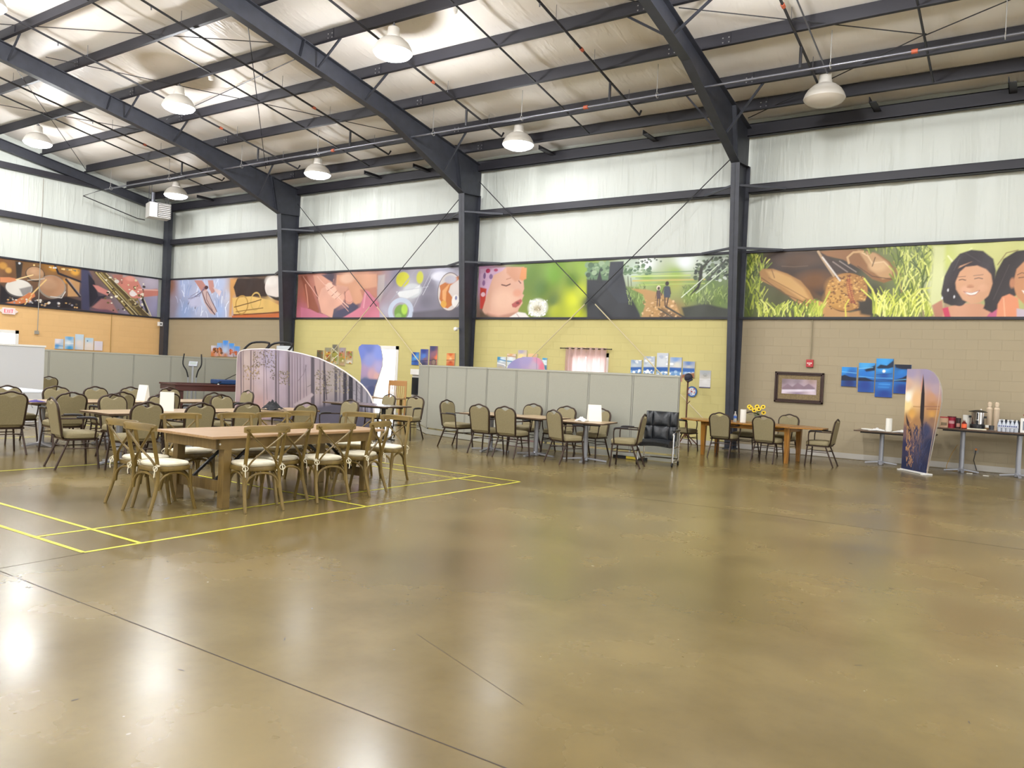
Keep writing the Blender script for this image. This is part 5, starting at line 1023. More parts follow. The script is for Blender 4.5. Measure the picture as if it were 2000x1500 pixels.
# pictures printed on the banners, canvases and displays, in metres on their own sheets
PAINT = {
'drums':[('g',[(12.225,4.392,'#7a5028'),(12.547,3.34,'#2c2a34'),(13.09,4.515,'#6a4a26'),(13.85,4.568,'#8c6024'),(14.648,4.569,'#a8752c'),(14.618,3.953,'#7a5634'),(14.535,3.277,'#33241e'),(13.493,3.119,'#2a2226'),(15.01,3.775,'#3d3c4c'),(15.425,4.676,'#6a5450'),(15.465,3.655,'#332c3c'),(16.604,4.661,'#b9a39c'),(17.744,4.448,'#c7bcca'),(17.916,3.493,'#9a96b4'),(17.161,3.181,'#8d86a4'),(11.778,3.92,'#6a4a28')],0.93),('e',12.321,4.353,0.124,0.114,'#b8863c',0.057),('e',12.492,4.221,0.096,0.094,'#c2924a',0.048),('e',14.707,4.466,0.143,0.122,'#d19a40',0.077),('e',13.958,4.474,0.137,0.087,'#b8802c',0.053),('e',13.641,4.647,0.103,0.065,'#a87428',0.041),('e',14.396,4.093,0.119,0.088,'#b4803c',0.054),('p',[(12.248,3.722),(12.541,3.496),(13.236,3.254),(13.895,3.377),(14.417,3.542),(14.968,3.433),(14.98,3.125),(12.272,3.025)],'#201c22',0.047),('p',[(12.696,4.564),(12.941,4.546),(12.909,4.066),(12.767,3.943)],'#2c2622',0.029),('l',[(13.95,4.691),(14.121,4.332),(14.997,4.111)],0.074,'#262026'),('e',13.352,4.204,0.317,0.267,'#3a3028',0),('e',13.351,4.22,0.286,0.235,'#a4805f',0),('e',13.399,4.28,0.184,0.118,'#b89270',0.071),('e',13.93,3.827,0.467,0.413,'#8d8378',0),('e',13.929,3.849,0.424,0.37,'#a87f60',0),('e',13.823,3.913,0.262,0.195,'#b48d6e',0.104),('e',12.851,3.647,0.457,0.316,'#55504e',0),('e',12.85,3.668,0.427,0.284,'#d2cdc4',0),('p',[(12.851,3.637),(13.277,3.782),(13.249,3.576),(12.983,3.387)],'#8e8986',0.029),('p',[(14.446,4.209),(14.886,4.097),(14.878,3.592),(14.471,3.548)],'#b98e60',0.022),('l',[(14.394,4.148),(14.906,3.595)],0.076,'#2a262c'),('l',[(14.447,4.182),(14.932,3.626)],0.022,'#8f8a90'),('p',[(12.24,3.954),(12.524,3.99),(12.717,3.978),(12.759,3.899),(12.53,3.808),(12.246,3.784)],'#c98258',0.014),('l',[(12.743,3.94),(13.278,4.167)],0.034,'#e4c690'),('p',[(12.272,3.041),(12.648,3.183),(12.983,3.387),(13.175,3.541),(13.351,3.545),(13.38,3.43),(13.258,3.337),(13.262,3.23),(12.991,3.149),(12.653,3.047)],'#c9794c',0.014),('l',[(13.042,3.101),(13.255,3.416)],0.04,'#d9b474'),('l',[(13.253,3.47),(13.714,4.051)],0.045,'#dcb878'),('speck',12.451,14.923,3.147,3.33,46,0.047,0.005,['#c8a06a','#8a8890','#d8d2c8','#5a4a38']),('speck',12.746,14.981,4.503,4.518,16,0.042,0.005,['#c8ccd2','#e0c080','#7a6a50']),('l',[(13.891,3.485),(14.26,3.47),(14.384,3.704)],0.026,'#c8c4c0'),('l',[(13.11,3.959),(13.662,4.082)],0.02,'#cfc8bc'),('p',[(14.906,4.717),(15.202,4.589),(15.323,4.378),(15.29,3.069),(14.98,3.125)],'#40405a',0.067),('p',[(15.178,4.473),(15.414,4.219),(15.58,3.668),(15.366,3.303),(15.283,3.238)],'#22202c',0.028),('p',[(15.58,3.668),(15.924,3.763),(15.59,3.411),(15.34,3.244)],'#2a2634',0.023),('p',[(15.363,4.071),(15.564,4.066),(16.007,3.888),(15.925,3.734),(15.573,3.839)],'#c48078',0.023),('p',[(15.368,3.247),(15.698,3.594),(16.048,3.602),(16.366,3.109),(15.952,3.072)],'#a2706c',0.046),('p',[(15.314,3.184),(15.946,3.216),(16.428,3.068),(15.605,3.04)],'#6a4c5c',0.057),('p',[(16.312,4.418),(16.79,4.597),(17.108,4.43),(17.311,4.095),(17.884,4.222),(18.033,4.117),(17.962,3.956),(17.323,3.826),(16.892,3.661),(16.52,3.769),(16.27,3.976)],'#cb8070',0.03),('l',[(17.153,4.107),(17.952,4.168)],0.05,'#e6b4a6'),('e',16.795,4.48,0.186,0.094,'#d89484',0.049),('p',[(16.069,4.533),(16.484,4.616),(16.498,4.295),(16.199,4.259)],'#b07468',0.048),('p',[(15.361,4.565),(15.832,4.588),(17.739,3.081),(16.855,3.064)],'#5a4a2c',0.011),('l',[(15.459,4.538),(16.978,3.075)],0.057,'#b8a468'),('l',[(15.659,4.548),(17.323,3.075)],0.07,'#8f7e4a'),('l',[(15.574,4.525),(17.166,3.073)],0.023,'#e8dcb0'),('l',[(15.833,4.559),(17.674,3.093)],0.029,'#c8b888'),('speck',15.838,17.413,3.203,4.445,60,0.063,0.006,['#d8cca0','#6a5a34','#efe8d0','#3a3022']),('r',16.957,3.579,0.225,0.154,0.044,'#8a7a50'),('e',16.912,3.919,0.137,0.107,'#e8dcd8',0),('e',16.256,4.312,0.096,0.07,'#e6dfd4',0),('l',[(17.327,3.736),(17.538,3.275)],0.102,'#2c2828'),('l',[(17.39,3.743),(17.706,3.108)],0.038,'#d0c6a0'),('n',0.1,1.6,1.6)],
'ballet':[('g',[(-28.803,4.383,'#8c6250'),(-28.743,3.525,'#8f8692'),(-27.933,4.422,'#a5b4d8'),(-27.857,3.337,'#8da2cc'),(-26.615,3.919,'#c0cbe6'),(-25.631,3.384,'#9cb2dc'),(-25.698,4.368,'#b4c2e2'),(-25.159,3.897,'#c3c8dc'),(-24.853,4.062,'#c8965c'),(-24.513,4.339,'#3a2a28'),(-23.723,4.319,'#33241f'),(-23.114,4.139,'#3c2e28'),(-24.103,3.487,'#d0ae6a'),(-22.823,3.531,'#dcb878'),(-24.079,3.122,'#b05c30'),(-22.385,3.148,'#b46034')],1.24),('grass',-28.35,-25.243,3.096,4.471,70,0.366,0.031,['#c6d2ee','#8ea2d0','#dfe6f6']),('p',[(-25.067,4.552),(-24.66,4.541),(-24.845,3.948),(-24.927,3.152),(-25.063,3.152)],'#d09a5c',0.109),('p',[(-24.66,4.541),(-22.928,4.492),(-22.97,3.862),(-23.78,3.875),(-24.659,3.86),(-24.864,4.233)],'#33231f',0.036),('p',[(-24.928,3.836),(-23.78,3.875),(-22.837,3.74),(-22.122,3.498),(-22.112,3.336),(-23.739,3.261),(-24.797,3.237)],'#dcb66c',0.018),('l',[(-24.795,3.208),(-23.737,3.228),(-22.109,3.298)],0.045,'#6a3c24'),('p',[(-24.884,3.18),(-22.106,3.255),(-22.094,3.066),(-24.876,3.066)],'#c0683a',0.018),('e',-22.535,4.192,0.538,0.415,'#e2d8d2',0),('e',-22.714,4.404,0.33,0.186,'#efe8e2',0.116),('p',[(-22.974,3.917),(-22.429,3.826),(-22.145,3.849),(-22.133,3.66),(-22.505,3.735)],'#2c2220',0.025),('r',-24.329,3.573,0.352,0.328,0.053,'#b08a48'),('r',-23.553,3.694,0.273,0.312,0.051,'#c8a860'),('l',[(-24.769,3.493),(-23.937,3.626),(-23.258,3.756)],0.036,'#6a4a28'),('l',[(-24.668,3.321),(-23.154,3.452)],0.036,'#8a6a3c'),('p',[(-27.293,4.556),(-26.802,4.542),(-26.446,4.269),(-26.482,4.093),(-26.801,4.1),(-27.03,4.311)],'#b48078',0.02),('p',[(-26.801,4.1),(-26.44,4.181),(-26.223,3.796),(-25.799,3.385),(-25.899,3.2),(-26.187,3.27),(-26.599,3.684)],'#c8b0ae',0.019),('l',[(-26.743,4.098),(-26.502,3.683),(-25.901,3.223)],0.048,'#5a4450'),('l',[(-26.415,4.092),(-25.971,3.56),(-25.795,3.327)],0.038,'#6a5058'),('l',[(-26.482,4.093),(-26.462,3.8),(-26.053,3.386)],0.038,'#8a6a6c'),('p',[(-26.417,4.532),(-26.131,4.524),(-25.959,4.083),(-26.144,4.017),(-26.328,4.208)],'#bb8880',0.019),('p',[(-26.113,4.261),(-25.587,4.105),(-25.666,3.905),(-25.912,4.083)],'#d8c4c8',0.019),('l',[(-26.494,4.27),(-26.914,4.043),(-27.489,3.814),(-27.627,3.636)],0.038,'#5e5878'),('l',[(-27.641,3.846),(-26.908,3.954),(-26.639,4.273)],0.03,'#6e6888'),('l',[(-27.291,3.811),(-27.187,3.453),(-26.906,3.924)],0.03,'#4e4a68'),('l',[(-27.498,3.933),(-27.016,4.104)],0.03,'#8a86a4'),('e',-26.494,4.258,0.115,0.071,'#4a2c34',0),('p',[(-27.639,3.816),(-26.906,3.924),(-26.687,3.567),(-27.469,3.514)],'#b9bcd8',0.1),('n',0.08,3,3)],
'baby':[('g',[(-21.185,4.345,'#a86a58'),(-20.846,3.881,'#a8604c'),(-21.065,3.287,'#b86a78'),(-20.267,4.321,'#b87a68'),(-19.784,4.514,'#3c3040'),(-18.909,4.353,'#c09078'),(-18.212,4.333,'#b47c5c'),(-17.666,4.285,'#a87058'),(-19.506,3.178,'#4a4658'),(-18.572,3.442,'#4c4450'),(-17.937,3.569,'#b87480'),(-18.366,3.108,'#c07a8c'),(-17.344,4.082,'#8a8490'),(-17.206,3.269,'#a8a4b4'),(-16.754,4.389,'#77748a'),(-16.217,3.898,'#bcbcc4'),(-15.579,3.574,'#6c6878'),(-14.567,3.258,'#64606c'),(-15.022,4.337,'#c0c0d4'),(-15.404,4.038,'#787484'),(-15.762,3.232,'#787486')],1.24),('p',[(-21.222,4.523),(-20.886,4.513),(-20.203,3.317),(-20.391,3.11),(-20.763,3.39),(-21.014,4.095)],'#8f5240',0.052),('l',[(-20.945,4.234),(-20.768,3.46)],0.051,'#c88872'),('p',[(-20.582,4.538),(-20.031,4.521),(-19.58,4.371),(-19.756,4.068),(-20.125,3.662),(-20.338,3.873)],'#c8907a',0.041),('l',[(-20.482,4.153),(-20.221,3.594),(-20.02,3.179)],0.061,'#6a3830'),('p',[(-20.151,4.077),(-19.767,4.24),(-19.176,4.056),(-19.025,3.783),(-19.144,3.549),(-19.518,3.382),(-19.572,3.075),(-20.1,3.265),(-20.305,3.734)],'#d4a08c',0.03),('e',-19.785,4.137,0.176,0.137,'#e2b8a4',0.02),('e',-19.629,3.98,0.213,0.137,'#dfb09c',0.019),('e',-19.451,3.858,0.212,0.13,'#e2b6a2',0.019),('l',[(-19.85,4.002),(-19.59,4.133)],0.025,'#8a5448'),('l',[(-19.643,3.827),(-19.365,4.026)],0.024,'#8a5448'),('l',[(-19.467,3.722),(-19.213,3.888)],0.019,'#96604f'),('e',-19.18,4.124,0.285,0.237,'#c89480',0.048),('e',-18.817,3.78,0.234,0.235,'#d49a88',0.024),('l',[(-19.036,3.952),(-18.994,3.581)],0.028,'#7a4a40'),('r',-18.819,3.814,0.216,0.222,0.019,'#b87a6c'),('p',[(-19.445,4.52),(-18.639,4.519),(-17.657,4.498),(-17.583,4.022),(-17.961,3.964),(-18.302,3.573),(-18.576,3.509),(-18.895,4.117),(-19.473,4.198)],'#c69174',0.048),('p',[(-18.329,4.005),(-17.61,4.088),(-17.567,3.761),(-18.119,3.571)],'#b07460',0.046),('e',-18.959,4.388,0.329,0.155,'#d0a68e',0.076),('p',[(-20.181,4.543),(-19.59,4.525),(-19.623,4.27),(-19.874,4.379)],'#3e3242',0.025),('p',[(-21.155,3.463),(-20.661,3.39),(-20.3,3.266),(-19.948,3.213),(-19.595,3.055),(-21.128,3.054)],'#c4748a',0.016),('p',[(-19.572,3.068),(-19.369,3.313),(-18.948,3.446),(-18.58,3.576),(-18.386,3.441),(-18.655,3.276),(-19.209,3.055)],'#44425a',0.039),('p',[(-19.209,3.055),(-18.655,3.276),(-18.294,3.44),(-18.1,4.0),(-17.937,3.931),(-17.489,3.564),(-17.414,3.056)],'#c47588',0.019),('l',[(-18.094,3.901),(-18.157,3.439)],0.073,'#d492a0'),('p',[(-17.587,4.447),(-17.279,4.469),(-17.296,4.016),(-17.444,3.564),(-17.567,3.761)],'#a89c9c',0.053),('e',-16.514,4.286,0.279,0.236,'#c4c030',0.034),('e',-15.828,4.33,0.131,0.189,'#c2c23c',0.033),('e',-16.093,3.927,0.372,0.222,'#c4c8cc',0.05),('p',[(-16.768,3.909),(-16.095,3.959),(-15.815,4.11),(-15.841,3.86),(-16.288,3.694),(-16.63,3.746)],'#d8dadc',0.026),('e',-15.023,4.349,0.338,0.136,'#dcdce8',0.048),('r',-16.552,3.298,0.438,0.352,0.144,'#b8c2d4'),('e',-16.55,3.267,0.279,0.243,'#6e9440',0.034),('e',-16.394,3.361,0.126,0.159,'#a8cc4c',0.034),('e',-16.636,3.139,0.128,0.096,'#8ab060',0.026),('p',[(-16.053,3.264),(-14.192,3.407),(-14.171,3.057),(-16.041,3.056)],'#5c5864',0.066),('e',-14.642,3.868,0.469,0.575,'#8e8890',0),('e',-14.642,3.868,0.447,0.556,'#cfc6c2',0),('p',[(-15.046,4.061),(-14.701,4.205),(-14.285,4.345),(-14.26,4.254),(-14.614,4.051),(-14.681,3.869),(-14.515,3.683),(-14.522,3.47),(-14.691,3.374),(-14.809,3.397),(-15.022,3.66),(-14.997,3.906)],'#bd6c2c',0.016),('p',[(-14.918,3.904),(-14.619,4.142),(-14.759,3.87),(-14.778,3.534),(-14.903,3.658)],'#e2a468',0.024),('e',-14.855,3.504,0.11,0.111,'#d8a040',0.016),('e',-14.624,4.234,0.232,0.122,'#b8b4c0',0.031),('e',-14.394,3.591,0.153,0.182,'#e8e4e0',0.023),('e',-14.38,3.681,0.046,0.061,'#7c7ca0',0.008),('r',-14.642,3.868,0.458,0.566,0.019,'#6a5a5c'),('l',[(-16.021,3.422),(-15.391,4.503)],0.025,'#a8a6b4'),('l',[(-17.049,3.559),(-16.046,4.525)],0.035,'#9c9aa8'),('l',[(-15.673,3.794),(-15.305,4.407)],0.016,'#cfcfd8'),('l',[(-16.556,3.937),(-15.485,4.04)],0.017,'#b4b4c0'),('l',[(-19.962,4.21),(-18.853,3.445)],0.03,'#e0b8a8'),('l',[(-20.378,4.497),(-18.845,3.31)],0.02,'#d8a898'),('l',[(-21.093,4.519),(-20.229,3.733)],0.026,'#d8a898'),('n',0.1,2.5,2.5)],
'girl':[('g',[(-13.462,4.349,'#b98cab'),(-13.14,3.186,'#6a5248'),(-11.832,4.298,'#5c7a2a'),(-11.434,3.892,'#4d6e20'),(-11.042,4.273,'#6f9a30'),(-10.121,4.435,'#86a43a'),(-10.451,4.101,'#5c7c24'),(-11.049,3.571,'#566e24'),(-10.943,3.297,'#a8b020'),(-10.422,3.563,'#c8ce24'),(-10.172,3.788,'#b4c028'),(-10.313,3.178,'#bcc41c'),(-11.392,3.142,'#6a7e22'),(-9.939,3.481,'#4a5430'),(-9.704,3.855,'#2c3234'),(-9.46,3.251,'#2b2d33'),(-8.801,3.211,'#30342c'),(-8.701,4.346,'#b8c8b8'),(-8.31,4.441,'#e6eaea'),(-7.322,4.474,'#e2e8ea'),(-6.63,4.411,'#a8b4a8'),(-8.291,4.078,'#8ca858'),(-7.529,4.163,'#94b054'),(-7.52,3.986,'#a8a850'),(-7.89,3.816,'#7c9440'),(-7.134,3.695,'#708838'),(-6.606,3.962,'#5c7438'),(-6.336,3.509,'#6a8040'),(-8.258,3.462,'#a88450'),(-7.482,3.276,'#8c7444'),(-6.747,3.237,'#3e4434')],1.36),('p',[(-10.04,4.546),(-9.405,4.528),(-9.378,4.035),(-10.016,4.108)],'#5c7a58',0.026),('speck',-10.039,-9.388,4.222,4.527,40,0.084,0.004,['#4a6448','#7a9470','#34483a','#90a684']),('speck',-8.988,-8.18,4.202,4.43,34,0.067,0.004,['#5c7858','#8aa27c','#466048']),('l',[(-8.957,4.226),(-6.199,4.23)],0.024,'#7a9470'),('l',[(-8.73,4.146),(-7.157,4.134)],0.032,'#b8cc74'),('l',[(-8.684,4.035),(-6.788,4.018)],0.036,'#c0b060'),('l',[(-8.519,3.921),(-6.783,3.925)],0.024,'#a8bc60'),('l',[(-8.608,4.106),(-7.153,4.067)],0.016,'#6c8c3c'),('l',[(-7.898,3.978),(-6.786,3.984)],0.015,'#7c9840'),('p',[(-10.016,4.108),(-9.38,4.072),(-9.079,3.842),(-8.668,3.723),(-8.451,3.391),(-8.433,3.064),(-9.959,3.063)],'#26292f',0.034),('p',[(-9.364,4.549),(-8.962,4.547),(-8.968,4.208),(-8.879,3.911),(-8.496,3.501),(-9.059,3.471),(-9.409,3.849)],'#2b2f38',0.012),('p',[(-9.733,4.006),(-9.655,4.361),(-9.543,3.994)],'#1f2428',0.013),('l',[(-9.911,4.143),(-9.88,3.972)],0.021,'#20242a'),('l',[(-9.825,4.141),(-9.795,3.97)],0.021,'#20242a'),('l',[(-8.831,4.149),(-8.804,3.873)],0.02,'#3c4030'),('l',[(-8.748,4.11),(-8.715,3.871)],0.016,'#3c4030'),('p',[(-8.878,3.893),(-8.516,3.866),(-8.269,3.68),(-8.293,3.39),(-8.396,3.1),(-8.57,3.393)],'#6c8444',0.04),('grass',-8.811,-8.318,3.395,3.862,60,0.111,0.012,['#8aa858','#4a5c30','#a8bc70']),('p',[(-8.714,3.834),(-8.315,3.807),(-7.884,3.709),(-7.492,3.454),(-7.324,3.099),(-8.414,3.064),(-8.297,3.463),(-8.387,3.682)],'#b48c58',0.024),('p',[(-7.865,3.35),(-7.363,3.135),(-7.359,3.064),(-7.927,3.082)],'#7a5c3c',0.031),('speck',-8.38,-7.398,3.099,3.536,60,0.036,0.004,['#caa06a','#8a6a40','#d8b488']),('grass',-7.339,-6.195,3.381,3.814,130,0.106,0.011,['#8fa850','#5c7434','#b4c478','#445a2c']),('p',[(-7.337,3.346),(-6.757,3.428),(-6.169,3.303),(-6.156,3.057),(-7.25,3.099)],'#34382f',0.037),('l',[(-7.751,3.367),(-7.25,3.099)],0.046,'#3a342c'),('l',[(-7.94,3.315),(-7.548,3.099)],0.035,'#4a4234'),('speck',-7.032,-6.187,3.985,4.532,150,0.056,0.004,['#4c5c44','#6c7c5c','#2e3830','#c4ccc0','#3a4638']),('p',[(-6.838,4.28),(-6.859,4.003),(-6.921,3.796),(-7.166,3.608),(-7.097,3.695),(-6.96,3.866),(-6.932,4.144),(-6.912,4.318)],'#26261f',0.011),('l',[(-6.908,4.248),(-6.601,4.548)],0.036,'#2e3028'),('l',[(-6.715,3.999),(-6.281,4.465)],0.05,'#3e4438'),('speck',-8.714,-7.924,4.462,4.585,20,0.037,0.004,['#3e4a3c','#5a6a54']),('l',[(-7.35,3.593),(-6.451,4.37)],0.022,'#d8e0cc'),('l',[(-6.988,3.693),(-6.237,4.293)],0.025,'#c4d0b4'),('e',-7.744,3.942,0.049,0.057,'#2c1f1a',0),('p',[(-7.798,3.879),(-7.684,3.876),(-7.64,3.704),(-7.65,3.591),(-7.809,3.593),(-7.825,3.743)],'#3c4454',0),('l',[(-7.786,3.593),(-7.768,3.385)],0.034,'#4a3228'),('l',[(-7.695,3.591),(-7.73,3.385)],0.034,'#4a3228'),('l',[(-7.815,3.851),(-7.881,3.655)],0.023,'#4a342c'),('l',[(-7.671,3.847),(-7.639,3.687)],0.019,'#4a342c'),('e',-7.964,3.839,0.054,0.061,'#e0d0b8',0),('e',-7.959,3.825,0.035,0.043,'#3c2a22',0),('p',[(-8.01,3.776),(-7.91,3.774),(-7.892,3.566),(-7.999,3.56)],'#4c3c44',0),('l',[(-7.976,3.567),(-7.982,3.38)],0.027,'#45302a'),('l',[(-7.922,3.566),(-7.921,3.387)],0.027,'#45302a'),('l',[(-8.002,3.754),(-8.031,3.575)],0.015,'#45302a'),('l',[(-7.916,3.738),(-7.866,3.651)],0.015,'#45302a'),('p',[(-13.054,4.337),(-12.617,4.526),(-12.034,4.505),(-11.994,4.303),(-12.024,4.164),(-11.981,3.903),(-12.03,3.764),(-11.98,3.723),(-12.04,3.592),(-12.016,3.504),(-12.136,3.344),(-12.178,3.224),(-12.438,3.103),(-13.235,3.083),(-13.402,3.311),(-13.287,3.807)],'#cfa08a',0.02),('e',-12.663,3.592,0.392,0.31,'#dcb29a',0.246),('p',[(-12.617,4.526),(-12.034,4.505),(-12.063,4.165),(-12.3,4.111),(-12.608,4.363)],'#c48e72',0.049),('p',[(-13.549,4.518),(-12.642,4.527),(-12.76,4.429),(-13.063,4.316),(-13.164,4.052),(-13.275,3.765),(-13.481,3.354)],'#c7a3bd',0.016),('e',-13.263,4.446,0.081,0.066,'#b03058',0),('e',-12.986,4.457,0.07,0.041,'#a83a60',0),('e',-13.382,4.306,0.046,0.091,'#7c5c84',0),('e',-13.152,4.278,0.061,0.074,'#84648c',0),('e',-13.396,4.099,0.051,0.083,'#8c6490',0),('p',[(-13.517,3.977),(-13.284,3.931),(-13.316,3.601),(-13.404,3.353),(-13.487,3.354)],'#b8382c',0.021),('e',-13.402,3.768,0.072,0.066,'#d8b0b8',0),('p',[(-12.106,4.507),(-11.937,4.481),(-11.93,4.182),(-12.06,4.125),(-12.16,4.188)],'#cc8650',0.024),('l',[(-12.757,4.034),(-12.597,3.997),(-12.467,4.043)],0.035,'#5c342c'),('l',[(-12.597,4.18),(-12.452,4.217)],0.025,'#b07c64'),('l',[(-12.181,4.128),(-12.104,4.058)],0.029,'#6a4034'),('e',-12.21,3.787,0.145,0.105,'#d2967c',0.058),('p',[(-12.386,3.475),(-12.245,3.554),(-12.08,3.617),(-12.029,3.564),(-12.095,3.464),(-12.235,3.377),(-12.347,3.394)],'#a8504c',0.015),('e',-12.179,3.505,0.058,0.032,'#6a2c2c',0.014),('p',[(-13.218,3.228),(-12.836,3.145),(-12.156,3.264),(-12.338,3.063),(-13.438,3.054)],'#b0806c',0.051),('p',[(-12.439,3.111),(-12.155,3.256),(-11.914,3.223),(-11.715,3.055),(-12.533,3.055)],'#e2dad4',0.02),('l',[(-12.201,3.204),(-12.097,3.083)],0.024,'#b89c9c'),('p',[(-13.482,3.27),(-13.137,3.145),(-12.632,3.055),(-13.469,3.054)],'#5a4a3a',0.051),('l',[(-11.467,3.221),(-11.434,3.051)],0.042,'#b8c86a'),('e',-11.512,3.368,0.306,0.246,'#d8d8cc',0.065),('speck',-11.793,-11.231,3.142,3.601,110,0.028,0.005,['#f4f2ec','#c0c0b4','#ffffff']),('e',-11.52,3.348,0.112,0.087,'#a89c7c',0.056),('speck',-11.619,-11.398,3.24,3.44,22,0.02,0.005,['#6c5c40','#d8d0b8']),('n',0.08,2,2)],
